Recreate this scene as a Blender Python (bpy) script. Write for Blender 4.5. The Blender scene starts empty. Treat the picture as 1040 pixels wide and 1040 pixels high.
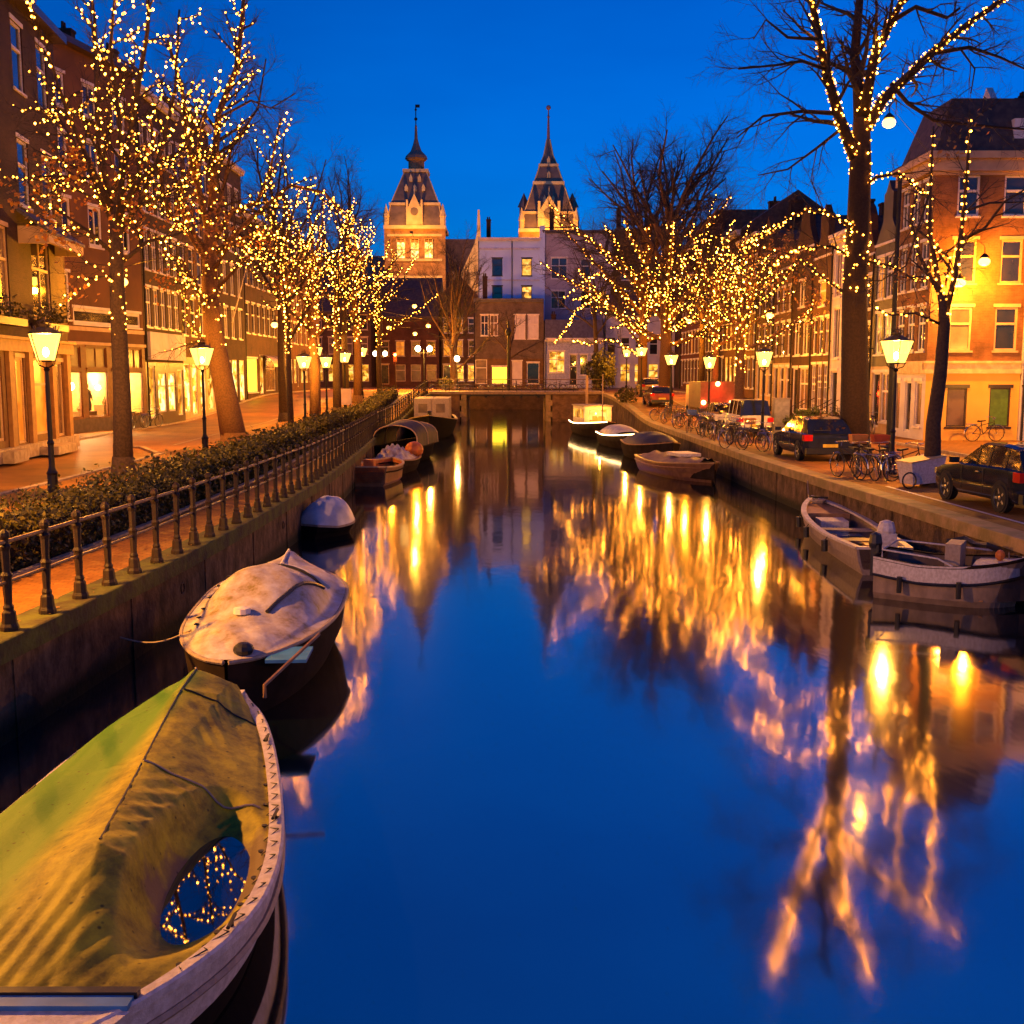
import bpy, math, random
from mathutils import Vector, Matrix, Quaternion
PI = math.pi
R = math.radians
# ------------------------------------------------------------------ camera, world, exposure
scene = bpy.context.scene
FPX, PITCH, EYE = 1100.0, R(7.25), 4.2
cam_data = bpy.data.cameras.new("camera")
cam = bpy.data.objects.new("camera", cam_data)
scene.collection.objects.link(cam)
cam.location = (0, 0, EYE)
cam.rotation_euler = (PI / 2 - PITCH, 0, 0)
cam_data.sensor_width = 36
cam_data.lens = 36 * FPX / 1040
cam_data.clip_end = 3000
cam_data.clip_start = 0.1
scene.camera = cam

world = bpy.data.worlds.new("World")
scene.world = world
world.use_nodes = True
wn, wl = world.node_tree.nodes, world.node_tree.links
wn.clear()
sky = wn.new("ShaderNodeTexSky")
sky.sky_type = 'NISHITA'
sky.sun_disc = False
sky.sun_elevation = R(4.0)
sky.sun_rotation = R(215)
sky.air_density = 1.0
sky.dust_density = 0.0
sky.ozone_density = 8.0
SKY_TINT, SKY_STRENGTH = (0.03, 0.88, 1.0, 1), 0.138
tint = wn.new("ShaderNodeMix"); tint.data_type = 'RGBA'; tint.blend_type = 'MULTIPLY'; tint.inputs[0].default_value = 1
tint.inputs[7].default_value = SKY_TINT
# thin dusk cloud, barely darker than the sky
wtc = wn.new("ShaderNodeTexCoord"); wmp = wn.new("ShaderNodeMapping"); wmp.inputs['Scale'].default_value = (1, 1, 3.5)
wno = wn.new("ShaderNodeTexNoise"); wno.inputs['Scale'].default_value = 2.2; wno.inputs['Detail'].default_value = 5
wcr = wn.new("ShaderNodeValToRGB"); wcr.color_ramp.elements[0].position = .35; wcr.color_ramp.elements[1].position = .7
wcr.color_ramp.elements[0].color = (.70, .76, .84, 1); wcr.color_ramp.elements[1].color = (1, 1, 1, 1)
cl = wn.new("ShaderNodeMix"); cl.data_type = 'RGBA'; cl.blend_type = 'MULTIPLY'; cl.inputs[0].default_value = 1
bg = wn.new("ShaderNodeBackground"); bg.inputs['Strength'].default_value = SKY_STRENGTH
wo = wn.new("ShaderNodeOutputWorld")
wl.new(sky.outputs[0], tint.inputs[6]); wl.new(wtc.outputs['Generated'], wmp.inputs[0]); wl.new(wmp.outputs[0], wno.inputs[0])
wl.new(wno.outputs['Fac'], wcr.inputs[0]); wl.new(tint.outputs[2], cl.inputs[6]); wl.new(wcr.outputs[0], cl.inputs[7])
wl.new(cl.outputs[2], bg.inputs[0]); wl.new(bg.outputs[0], wo.inputs[0])

vs = scene.view_settings
vs.view_transform = 'Standard'; vs.look = 'None'; vs.gamma = 1; vs.use_curve_mapping = False
vs.exposure = 1.2
cy = scene.cycles
cy.use_denoising = True
cy.max_bounces = 6; cy.diffuse_bounces = 2; cy.glossy_bounces = 3; cy.transmission_bounces = 3; cy.transparent_max_bounces = 6
cy.sample_clamp_indirect = 8
cy.use_light_tree = True
cy.caustics_reflective = False; cy.caustics_refractive = False

# ------------------------------------------------------------------ helpers
COL = scene.collection
MATS = {}

def P3(px, py, z=None, y=None):
    """The point of the place that shows at pixel (px, py) of the 1040 px photograph on height z or at depth y."""
    u = (px - 520) / FPX; v = -(py - 520) / FPX
    d = (u, math.cos(PITCH) + v * math.sin(PITCH), -math.sin(PITCH) + v * math.cos(PITCH))
    t = (z - EYE) / d[2] if y is None else y / d[1]
    return Vector((d[0] * t, d[1] * t, EYE + d[2] * t))

def tag(o, label=None, cat=None, group=None, kind=None):
    for k, v in (("label", label), ("category", cat), ("group", group), ("kind", kind)):
        if v: o[k] = v
    return o

def empty(name, loc=(0, 0, 0), rz=0, label=None, cat=None, group=None):
    o = bpy.data.objects.new(name, None); COL.objects.link(o)
    o.location = loc; o.rotation_euler = (0, 0, rz)
    o.empty_display_size = .2
    return tag(o, label, cat, group)

KIDS = {}
def copy_tree(o, parent=None):
    c = o.copy(); COL.objects.link(c); c.parent = parent
    for ch in KIDS.get(o.name, []):
        k = copy_tree(ch, c); KIDS.setdefault(c.name, []).append(k)
    return c

class MB:
    def __init__(s, M=None):
        s.v = []; s.f = []; s.M = M; s.sm = False
    def add(s, vs, fs):
        n = len(s.v)
        if s.M is not None:
            vs = [s.M @ Vector(p) for p in vs]
        s.v.extend([tuple(p) for p in vs]); s.f.extend([tuple(i + n for i in f) for f in fs])
        return s
    def box(s, x0, x1, y0, y1, z0, z1):
        return s.add([(x0, y0, z0), (x1, y0, z0), (x1, y1, z0), (x0, y1, z0), (x0, y0, z1), (x1, y0, z1), (x1, y1, z1), (x0, y1, z1)],
                     [(0, 3, 2, 1), (4, 5, 6, 7), (0, 1, 5, 4), (1, 2, 6, 5), (2, 3, 7, 6), (3, 0, 4, 7)])
    def quad(s, a, b, c, d):
        return s.add([a, b, c, d], [(0, 1, 2, 3)])
    def tube(s, pts, rad, n=6, cap=True):
        pts = [Vector(p) for p in pts]
        if not hasattr(rad, '__len__'): rad = [rad] * len(pts)
        vs = []; fs = []
        up = Vector((0, 0, 1)); m = len(pts)
        t = (pts[1] - pts[0]).normalized()
        if abs(t.z) > .9: up = Vector((1, 0, 0))
        a = t.cross(up).normalized()
        for i, p in enumerate(pts):
            if 0 < i < m - 1: t = pts[i + 1] - pts[i - 1]
            elif i: t = pts[i] - pts[i - 1]
            t = t.normalized()
            a = a - t * a.dot(t)
            a = a.normalized() if a.length > 1e-5 else t.orthogonal().normalized()
            b = t.cross(a)
            for k in range(n):
                q = 2 * PI * k / n
                vs.append(p + (a * math.cos(q) + b * math.sin(q)) * rad[i])
        for i in range(m - 1):
            for k in range(n):
                fs.append((i * n + k, i * n + (k + 1) % n, (i + 1) * n + (k + 1) % n, (i + 1) * n + k))
        if cap and n > 3:
            fs.append(tuple(range(n - 1, -1, -1))); fs.append(tuple((m - 1) * n + k for k in range(n)))
        return s.add(vs, fs)
    def lathe(s, prof, n=12, c=(0, 0, 0), cap=True):
        vs = [(c[0] + r * math.cos(2 * PI * k / n), c[1] + r * math.sin(2 * PI * k / n), c[2] + z) for r, z in prof for k in range(n)]
        fs = [(i * n + k, i * n + (k + 1) % n, (i + 1) * n + (k + 1) % n, (i + 1) * n + k) for i in range(len(prof) - 1) for k in range(n)]
        if cap: fs += [tuple(range(n - 1, -1, -1)), tuple((len(prof) - 1) * n + k for k in range(n))]
        return s.add(vs, fs)
    def prism(s, poly, z0, z1):
        n = len(poly)
        return s.add([(x, y, z0) for x, y in poly] + [(x, y, z1) for x, y in poly],
                     [tuple(range(n - 1, -1, -1)), tuple(range(n, 2 * n))] + [(i, (i + 1) % n, n + (i + 1) % n, n + i) for i in range(n)])
    def prism_xz(s, poly, y0, y1):
        n = len(poly)
        return s.add([(x, y0, z) for x, z in poly] + [(x, y1, z) for x, z in poly],
                     [tuple(range(n)), tuple(range(2 * n - 1, n - 1, -1))] + [(i, n + i, n + (i + 1) % n, (i + 1) % n) for i in range(n)])
    def grid(s, rows, closed=False):
        m = len(rows[0]); vs = [p for r in rows for p in r]; fs = []
        for i in range(len(rows) - 1):
            for k in range(m if closed else m - 1):
                fs.append((i * m + k, i * m + (k + 1) % m, (i + 1) * m + (k + 1) % m, (i + 1) * m + k))
        return s.add(vs, fs)
    def octa(s, c, r):
        x, y, z = c
        return s.add([(x + r, y, z), (x, y + r, z), (x - r, y, z), (x, y - r, z), (x, y, z + r), (x, y, z - r)],
                     [(0, 1, 4), (1, 2, 4), (2, 3, 4), (3, 0, 4), (1, 0, 5), (2, 1, 5), (3, 2, 5), (0, 3, 5)])
    def ball(s, c, r, n=10, m=6, sz=1.0):
        prof = [(max(1e-3, r * math.sin(PI * i / m)), -r * sz * math.cos(PI * i / m)) for i in range(m + 1)]
        return s.lathe(prof, n, c)
    def build(s, name, mat, parent=None, smooth=False, sub=None, world=False, sharp=None):
        if not s.v: return None
        vs = s.v
        if world and parent is not None:
            L = Vector((0, 0, 0)); q = parent
            while q is not None: L += Vector(q.location); q = q.parent
            vs = [(p[0] - L.x, p[1] - L.y, p[2] - L.z) for p in vs]
        me = bpy.data.meshes.new(name); me.from_pydata(vs, [], s.f)
        me.materials.append(mat)
        if smooth or s.sm: me.polygons.foreach_set("use_smooth", [True] * len(me.polygons))
        me.update()
        if sharp: me.polygons.foreach_set('use_smooth', [True] * len(me.polygons)); me.set_sharp_from_angle(angle=R(sharp))
        o = bpy.data.objects.new(name, me); COL.objects.link(o)
        if parent is not None:
            o.parent = parent; KIDS.setdefault(parent.name, []).append(o)
        return o

# ------------------------------------------------------------------ materials
def mat_new(name):
    m = bpy.data.materials.new(name); m.use_nodes = True
    n, l = m.node_tree.nodes, m.node_tree.links
    b = n['Principled BSDF']
    return m, n, l, b

def mat(name, col, rough=.7, col2=None, scale=4, metal=0, bump=0, spec=.4, detail=6, coat=0):
    if name in MATS: return MATS[name]
    m, n, l, b = mat_new(name)
    b.inputs['Roughness'].default_value = rough; b.inputs['Metallic'].default_value = metal
    b.inputs['Specular IOR Level'].default_value = spec
    b.inputs['Coat Weight'].default_value = coat
    tc = n.new('ShaderNodeTexCoord'); no = n.new('ShaderNodeTexNoise')
    no.inputs['Scale'].default_value = scale; no.inputs['Detail'].default_value = detail
    l.new(tc.outputs['Object'], no.inputs[0])
    cr = n.new('ShaderNodeValToRGB')
    c2 = col2 or tuple(c * .72 for c in col)
    cr.color_ramp.elements[0].color = (*col, 1); cr.color_ramp.elements[1].color = (*c2, 1)
    cr.color_ramp.elements[0].position = .38; cr.color_ramp.elements[1].position = .62
    l.new(no.outputs['Fac'], cr.inputs[0]); l.new(cr.outputs[0], b.inputs['Base Color'])
    if bump:
        bp = n.new('ShaderNodeBump'); bp.inputs['Strength'].default_value = bump; bp.inputs['Distance'].default_value = .03
        n2 = n.new('ShaderNodeTexNoise'); n2.inputs['Scale'].default_value = scale * 5; n2.inputs['Detail'].default_value = 5
        l.new(tc.outputs['Object'], n2.inputs[0]); l.new(n2.outputs['Fac'], bp.inputs['Height']); l.new(bp.outputs[0], b.inputs['Normal'])
    MATS[name] = m
    return m

def brick(name, a, b_, mortar=(.2, .15, .1), horizontal=False, w=.22, h=.07, rough=.8, patch=.8):
    """brick or paving: brick pattern in object space with larger blotches"""
    if name in MATS: return MATS[name]
    m, n, l, b = mat_new(name)
    b.inputs['Roughness'].default_value = rough; b.inputs['Specular IOR Level'].default_value = .25
    tc = n.new('ShaderNodeTexCoord'); sp = n.new('ShaderNodeSeparateXYZ'); cb = n.new('ShaderNodeCombineXYZ')
    l.new(tc.outputs['Object'], sp.inputs[0])
    if horizontal:
        l.new(sp.outputs[0], cb.inputs[0]); l.new(sp.outputs[1], cb.inputs[1])
    else:
        ad = n.new('ShaderNodeMath'); ad.operation = 'ADD'
        l.new(sp.outputs[0], ad.inputs[0]); l.new(sp.outputs[1], ad.inputs[1]); l.new(ad.outputs[0], cb.inputs[0]); l.new(sp.outputs[2], cb.inputs[1])
    br = n.new('ShaderNodeTexBrick'); br.inputs['Scale'].default_value = 1
    br.inputs['Brick Width'].default_value = w; br.inputs['Row Height'].default_value = h; br.inputs['Mortar Size'].default_value = .008
    br.inputs['Color1'].default_value = (*a, 1); br.inputs['Color2'].default_value = (*b_, 1); br.inputs['Mortar'].default_value = (*mortar, 1)
    l.new(cb.outputs[0], br.inputs[0])
    no = n.new('ShaderNodeTexNoise'); no.inputs['Scale'].default_value = patch; no.inputs['Detail'].default_value = 7; no.inputs['Roughness'].default_value = .65
    l.new(tc.outputs['Object'], no.inputs[0])
    mr = n.new('ShaderNodeMapRange'); mr.inputs[1].default_value = .3; mr.inputs[2].default_value = .7; mr.inputs[3].default_value = .45; mr.inputs[4].default_value = 1.25
    l.new(no.outputs['Fac'], mr.inputs[0])
    mx = n.new('ShaderNodeVectorMath'); mx.operation = 'SCALE'
    l.new(br.outputs['Color'], mx.inputs[0]); l.new(mr.outputs[0], mx.inputs['Scale']); l.new(mx.outputs[0], b.inputs['Base Color'])
    bp = n.new('ShaderNodeBump'); bp.inputs['Strength'].default_value = .5; bp.inputs['Distance'].default_value = .01
    l.new(br.outputs['Fac'], bp.inputs['Height']); bp.invert = True; l.new(bp.outputs[0], b.inputs['Normal'])
    MATS[name] = m
    return m

def emit(name, col, s, vary=0, scale=2.0, sample=True):
    if name in MATS: return MATS[name]
    m, n, l, b = mat_new(name)
    b.inputs['Base Color'].default_value = (*[c * .5 for c in col], 1); b.inputs['Roughness'].default_value = .3
    b.inputs['Emission Color'].default_value = (*col, 1); b.inputs['Emission Strength'].default_value = s
    if vary:
        tc = n.new('ShaderNodeTexCoord'); no = n.new('ShaderNodeTexNoise'); no.inputs['Scale'].default_value = scale; no.inputs['Detail'].default_value = 3
        oi = n.new('ShaderNodeObjectInfo'); ad = n.new('ShaderNodeVectorMath'); ad.operation = 'ADD'
        l.new(tc.outputs['Object'], ad.inputs[0]); l.new(oi.outputs['Location'], ad.inputs[1]); l.new(ad.outputs[0], no.inputs[0])
        mr = n.new('ShaderNodeMapRange'); mr.inputs[1].default_value = .35; mr.inputs[2].default_value = .65
        mr.inputs[3].default_value = max(s * (1 - vary), s * .07); mr.inputs[4].default_value = s * (1 + vary * .5)
        l.new(no.outputs['Fac'], mr.inputs[0]); l.new(mr.outputs[0], b.inputs['Emission Strength'])
    if not sample: m.cycles.emission_sampling = 'NONE'
    MATS[name] = m
    return m

def lantern_glass():
    m, n, l, b = mat_new('lantern_glass')
    em = n.new('ShaderNodeEmission'); em.inputs[0].default_value = (1, .48, .075, 1); em.inputs[1].default_value = 2.6
    tr = n.new('ShaderNodeBsdfTransparent'); mx = n.new('ShaderNodeMixShader'); mx.inputs[0].default_value = .45
    l.new(tr.outputs[0], mx.inputs[1]); l.new(em.outputs[0], mx.inputs[2]); l.new(mx.outputs[0], n['Material Output'].inputs[0])
    return m

def clear_glass(name, tintc=(1, 1, 1), refl=.12):
    m, n, l, b = mat_new(name)
    gl = n.new('ShaderNodeBsdfGlossy'); gl.inputs['Roughness'].default_value = .03
    tr = n.new('ShaderNodeBsdfTransparent'); tr.inputs[0].default_value = (*tintc, 1)
    mx = n.new('ShaderNodeMixShader'); mx.inputs[0].default_value = refl
    l.new(tr.outputs[0], mx.inputs[1]); l.new(gl.outputs[0], mx.inputs[2]); l.new(mx.outputs[0], n['Material Output'].inputs[0])
    return m

def water_mat():
    m, n, l, b = mat_new('canal_water')
    b.inputs['Base Color'].default_value = (.002, .006, .012, 1)
    b.inputs['Roughness'].default_value = .068; b.inputs['IOR'].default_value = 5.5
    b.inputs['Specular IOR Level'].default_value = .5
    tc = n.new('ShaderNodeTexCoord'); mp = n.new('ShaderNodeMapping'); mp.inputs['Scale'].default_value = (1.0, .45, 1)
    no = n.new('ShaderNodeTexNoise'); no.inputs['Scale'].default_value = 1.3; no.inputs['Detail'].default_value = 3
    bp = n.new('ShaderNodeBump'); bp.inputs['Strength'].default_value = .085; bp.inputs['Distance'].default_value = .05
    l.new(tc.outputs['Object'], mp.inputs[0]); l.new(mp.outputs[0], no.inputs[0]); l.new(no.outputs['Fac'], bp.inputs['Height'])
    l.new(bp.outputs[0], b.inputs['Normal'])
    return m

M_water = water_mat()
M_lglass = lantern_glass()
M_glass = clear_glass('shop_glass')
M_iron = mat('black_iron', (.012, .010, .009), .5, spec=.35, scale=12)
M_ironred = mat('railing_iron', (.018, .012, .009), .55, (.03, .016, .009), scale=14, bump=.3, spec=.3)
M_rail = mat('railing_tube', (.22, .13, .07), .5, (.1, .06, .035), scale=20)
M_granite = mat('coping_stone', (.34, .22, .10), .75, (.20, .15, .05), scale=2.2, bump=.5)
M_moss = mat('mossy_edge', (.09, .10, .015), .9, (.05, .04, .015), scale=3, bump=.6)
M_kerb = mat('kerb_stone', (.42, .33, .22), .7, (.28, .2, .13), scale=5)
M_path = brick('path_paving', (.40, .17, .022), (.31, .125, .016), (.2, .085, .012), True, .2, .1, patch=.5)
M_road = brick('road_paving', (.34, .14, .02), (.27, .11, .016), (.16, .065, .01), True, .2, .1, patch=.35, rough=.55)
M_walk = brick('sidewalk_paving', (.34, .16, .03), (.27, .125, .024), (.17, .08, .014), True, .3, .3, patch=.4)
M_soil = mat('soil', (.05, .03, .015), .95, scale=6, bump=.6)
M_quay = brick('quay_brick', (.07, .045, .03), (.05, .03, .022), (.04, .028, .02), patch=1.2, w=.25, h=.08)
def quay_mat():
    m, n, l, b = mat_new('quay_concrete')
    b.inputs['Roughness'].default_value = .85; b.inputs['Specular IOR Level'].default_value = .2
    tc = n.new('ShaderNodeTexCoord'); mp = n.new('ShaderNodeMapping'); mp.inputs['Scale'].default_value = (1, 1.1, .75)
    n1 = n.new('ShaderNodeTexNoise'); n1.inputs['Scale'].default_value = 2.4; n1.inputs['Detail'].default_value = 12; n1.inputs['Roughness'].default_value = .7
    n2 = n.new('ShaderNodeTexNoise'); n2.inputs['Scale'].default_value = 14; n2.inputs['Detail'].default_value = 8
    l.new(tc.outputs['Object'], mp.inputs[0]); l.new(mp.outputs[0], n1.inputs[0]); l.new(tc.outputs['Object'], n2.inputs[0])
    cr = n.new('ShaderNodeValToRGB'); e = cr.color_ramp.elements
    e[0].position = .35; e[0].color = (.030, .020, .013, 1); e[1].position = .68; e[1].color = (.20, .125, .075, 1); k = e.new(.5); k.color = (.095, .058, .035, 1)
    l.new(n1.outputs['Fac'], cr.inputs[0])
    sp = n.new('ShaderNodeSeparateXYZ'); l.new(tc.outputs['Object'], sp.inputs[0])   # algae and wet just over the waterline
    ad = n.new('ShaderNodeMath'); ad.operation = 'MULTIPLY_ADD'; ad.inputs[1].default_value = -.35; l.new(n1.outputs['Fac'], ad.inputs[0]); l.new(sp.outputs[2], ad.inputs[2])
    mr = n.new('ShaderNodeMapRange'); mr.inputs[1].default_value = -.02; mr.inputs[2].default_value = .16; mr.inputs[3].default_value = 1; mr.inputs[4].default_value = 0
    l.new(ad.outputs[0], mr.inputs[0]); mx = n.new('ShaderNodeMix'); mx.data_type = 'RGBA'; mx.inputs[7].default_value = (.012, .014, .006, 1)
    l.new(mr.outputs[0], mx.inputs[0]); l.new(cr.outputs[0], mx.inputs[6]); l.new(mx.outputs[2], b.inputs['Base Color'])
    bp = n.new('ShaderNodeBump'); bp.inputs['Strength'].default_value = .8; bp.inputs['Distance'].default_value = .02
    l.new(n2.outputs['Fac'], bp.inputs['Height']); l.new(bp.outputs[0], b.inputs['Normal'])
    return m
M_quaystone = quay_mat()
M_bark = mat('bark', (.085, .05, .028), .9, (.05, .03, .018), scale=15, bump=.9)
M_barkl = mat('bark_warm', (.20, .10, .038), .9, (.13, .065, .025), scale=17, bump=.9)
M_twig = mat('twigs', (.05, .035, .028), .9, scale=5)
M_leafy = mat('autumn_leaf', (.55, .26, .03), .7, (.40, .13, .02), scale=3)
M_hedge = mat('hedge_leaf', (.12, .095, .012), .6, (.035, .035, .006), scale=7)
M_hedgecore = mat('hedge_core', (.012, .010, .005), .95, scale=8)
def bulb_mat(name, s0, s1, sc):
    """fairy light bulbs of very uneven brightness: most glow amber, a few burn hot"""
    m, n, l, b = mat_new(name)
    tc = n.new('ShaderNodeTexCoord'); no = n.new('ShaderNodeTexNoise'); no.inputs['Scale'].default_value = sc; no.inputs['Detail'].default_value = 2
    oi = n.new('ShaderNodeObjectInfo'); ad = n.new('ShaderNodeVectorMath'); ad.operation = 'ADD'
    l.new(tc.outputs['Object'], ad.inputs[0]); l.new(oi.outputs['Location'], ad.inputs[1]); l.new(ad.outputs[0], no.inputs[0])
    mr = n.new('ShaderNodeMapRange'); mr.inputs[1].default_value = .36; mr.inputs[2].default_value = .70
    pw = n.new('ShaderNodeMath'); pw.operation = 'POWER'; pw.inputs[1].default_value = 2.6
    m2 = n.new('ShaderNodeMapRange'); m2.inputs[3].default_value = s0; m2.inputs[4].default_value = s1
    l.new(no.outputs['Fac'], mr.inputs[0]); l.new(mr.outputs[0], pw.inputs[0]); l.new(pw.outputs[0], m2.inputs[0]); l.new(m2.outputs[0], b.inputs['Emission Strength'])
    b.inputs['Emission Color'].default_value = (1, .30, .022, 1); b.inputs['Base Color'].default_value = (.5, .3, .1, 1)
    MATS[name] = m
    return m
M_bulb = bulb_mat('warm_bulb', .8, 60, 7)
M_bulbfar = bulb_mat('warm_bulb_far', 1.0, 110, 5)
M_wire = mat('dark_wire', (.015, .015, .012), .6)
M_white = mat('white_paint', (.72, .66, .60), .5, (.60, .54, .48), scale=2)
M_cream = mat('cream_paint', (.56, .38, .20), .55, (.46, .30, .15), scale=2)
M_dark = mat('dark_paint', (.02, .02, .02), .4, scale=6)
M_pane = mat('dark_pane', (.02, .022, .025), .06, (.035, .03, .025), scale=1.3, spec=.8)
M_panecurt = mat('curtained_pane', (.20, .13, .08), .25, (.10, .06, .04), scale=1.0)
M_lit = None
M_litdim = emit('dim_lit_pane', (1, .38, .03), .2, .8, 1.6)
def shop_pane(name, stops, s0, sc):
    """what one sees through a lit shop window a street away: patches of lamps, shelves and goods"""
    m, n, l, b = mat_new(name)
    tc = n.new('ShaderNodeTexCoord'); oi = n.new('ShaderNodeObjectInfo'); ad = n.new('ShaderNodeVectorMath'); ad.operation = 'ADD'
    l.new(tc.outputs['Object'], ad.inputs[0]); l.new(oi.outputs['Location'], ad.inputs[1])
    vo = n.new('ShaderNodeTexVoronoi'); vo.inputs['Scale'].default_value = sc; vo.distance = 'CHEBYCHEV'; l.new(ad.outputs[0], vo.inputs['Vector'])
    no = n.new('ShaderNodeTexNoise'); no.inputs['Scale'].default_value = 1.1; no.inputs['Detail'].default_value = 4; l.new(ad.outputs[0], no.inputs[0])
    sp = n.new('ShaderNodeSeparateColor'); l.new(vo.outputs['Color'], sp.inputs[0])
    mx = n.new('ShaderNodeMath'); mx.operation = 'MULTIPLY_ADD'; mx.inputs[1].default_value = .45; l.new(sp.outputs[0], mx.inputs[0]); l.new(no.outputs['Fac'], mx.inputs[2])
    cr = n.new('ShaderNodeValToRGB'); e = cr.color_ramp.elements
    e[0].position, e[0].color = stops[0][0], (*stops[0][1], 1); e[1].position, e[1].color = stops[-1][0], (*stops[-1][1], 1)
    for p, c in stops[1:-1]: k = e.new(p); k.color = (*c, 1)
    l.new(mx.outputs[0], cr.inputs[0]); l.new(cr.outputs[0], b.inputs['Emission Color']); b.inputs['Emission Strength'].default_value = s0
    b.inputs['Base Color'].default_value = (.03, .02, .01, 1); b.inputs['Roughness'].default_value = .08
    return m
M_lit = shop_pane('lit_pane', [(.45, (.06, .018, .001)), (.62, (.4, .13, .006)), (.8, (.85, .36, .03)), (.95, (1, .55, .12))], .75, 2.0)
M_litshop = shop_pane('bright_shop_pane', [(.42, (.12, .035, .002)), (.58, (.55, .2, .01)), (.74, (1, .5, .06)), (.9, (1, .7, .25))], 1.2, 2.6)
M_tile = mat('roof_tile', (.10, .06, .04), .7, (.05, .03, .025), scale=3, bump=.5)
M_slate = mat('roof_slate', (.11, .10, .11), .55, (.07, .06, .07), scale=3)
M_door = mat('door_paint', (.05, .03, .02), .35)
B_dark = brick('brick_dark', (.060, .026, .014), (.042, .018, .010), (.06, .035, .02))
B_brown = brick('brick_brown', (.095, .042, .018), (.07, .031, .014), (.09, .05, .028))
B_red = brick('brick_red', (.13, .042, .016), (.10, .032, .013), (.11, .06, .03))
B_tan = brick('brick_tan', (.17, .09, .035), (.13, .07, .028), (.15, .09, .04))
B_black = mat('black_plaster', (.05, .05, .055), .6, scale=2)
M_offwhite = mat('pale_trim', (.60, .62, .70), .7)
P_white = mat('white_plaster', (.62, .57, .56), .75, (.53, .48, .47), scale=1.2)

# ------------------------------------------------------------------ lie of the land
def smooth(t): t = max(0, min(1, t)); return t * t * (3 - 2 * t)
def G(y): return 1.2 + 1.3 * smooth((y - 66) / 30)
def interp(tab, y):
    if y <= tab[0][0]: return tab[0][1]
    for (a, va), (b, vb) in zip(tab, tab[1:]):
        if y <= b:
            t = (y - a) / (b - a); return va + (vb - va) * t
    return tab[-1][1]
LE = [(-15, 6.7), (0, 6.35), (8, 6.0), (12, 5.75), (15, 5.58), (18, 5.45), (22, 5.38), (30, 5.40), (36, 5.62), (45, 6.1), (55, 6.7), (65, 7.1), (80, 7.2), (140, 7.2)]
RE = [(-15, 9.7), (20, 9.3), (30, 8.95), (40, 8.7), (60, 8.65), (80, 8.6), (97, 8.0), (140, 8.0)]
def EX(side, y): return interp(LE, y) if side < 0 else interp(RE, y)
YS = [-15, -8, -2] + [2 * i for i in range(0, 62)] + [124]

def strip(name, side, a, b, dz, m, y0=-15, y1=124, thick=None, kind='structure', taper=None):
    mb = MB(); ys = sorted(set([y0, y1] + [y for y in YS if y0 < y < y1]))
    top = []; rows = []
    for y in ys:
        xa = side * (EX(side, y) + a) if a < 900 else side * (a - 1000); xb = side * (EX(side, y) + b) if b < 900 else side * (b - 1000)
        z = G(y) + dz
        if thick:
            rows.append([(xa, y, z - thick), (xa, y, z), (xb, y, z), (xb, y, z - thick)])
        else:
            rows.append([(xa, y, z), (xb, y, z)])
    if side < 0: rows = [r[::-1] for r in rows]
    mb.grid([r[::-1] for r in rows])
    o = mb.build(name, m)
    o['kind'] = kind
    return o

# canal water and its walls
MB().quad((-12, -20, 0), (13, -20, 0), (13, 131, 0), (-12, 131, 0)).build('canal_water', M_water)['kind'] = 'structure'
for side, nm in ((-1, 'left_quay_wall'), (1, 'right_quay_wall')):
    mb = MB(); rows = []
    for y in YS:
        rows.append([(side * (EX(side, y) + .04), y, -1.5), (side * (EX(side, y) + .04), y, G(y) - .24)])
    mb.grid(rows)
    # upright ribs between the concrete panels
    y = 2
    while y < 90:
        x = side * EX(side, y)
        mb.box(min(x + side * .2, x + side * .022), max(x + side * .2, x + side * .022), y, y + .05, -1, G(y) - .24); y += 3.4
    o = mb.build(nm, M_quaystone); tag(o, kind='structure')
    c = MB(); rows = []
    for y in YS:
        x0 = side * (EX(side, y) - .03); x1 = side * (EX(side, y) + .5); z = G(y)
        rows.append([(side * (EX(side, y) + .2), y, z - .24), (x0, y, z - .24), (x0, y, z + .006), (x0 + side * .02, y, z + .018), (x1, y, z + .018), (x1, y, z - .1)])
    c.grid(rows)
    o = c.build(nm.replace('wall', 'coping'), M_granite if side > 0 else M_moss); o['kind'] = 'structure'

# land: base ground sheets then the layers on top
for side in (-1, 1):
    strip('left_ground' if side < 0 else 'right_ground', side, .3, 1300, -.012, M_road)
strip('left_quay_path', -1, .5, 1.80, .012, M_path)
strip('left_path_kerb', -1, 1.80, 1.93, .06, M_kerb, y0=0, thick=.2)
strip('hedge_bed', -1, 1.93, 3.3, .02, M_soil, y0=0, y1=92)
strip('left_parking_strip', -1, 3.3, 7.3, .0, M_path)
strip('left_kerb', -1, 7.3, 7.5, .05, M_kerb, y0=-5, y1=41, thick=.3)
strip('left_sidewalk', -1, 13.6, 1040, .08, M_walk, thick=.3)
strip('left_sidewalk_kerb', -1, 13.45, 13.6, .086, M_kerb, thick=.3)
strip('right_quay_strip', 1, .5, 1.05, .004, M_walk)
strip('right_parking_line', 1, 1.05, 1.15, .010, M_white, y0=0, y1=29)
strip('right_parking_strip', 1, 1.05, 4.2, .006, M_path)
strip('right_road_kerb', 1, 4.2, 4.32, .012, M_kerb)
strip('right_sidewalk', 1, 8.0, 1040, .09, M_walk, thick=.3)
strip('right_sidewalk_kerb', 1, 7.86, 8.0, .096, M_kerb, thick=.3)
mb = MB(); mb.quad((-1500, 130, 2.47), (1500, 130, 2.47), (1500, 2500, 2.47), (-1500, 2500, 2.47)); mb.build('far_ground', M_road)['kind'] = 'structure'
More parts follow.
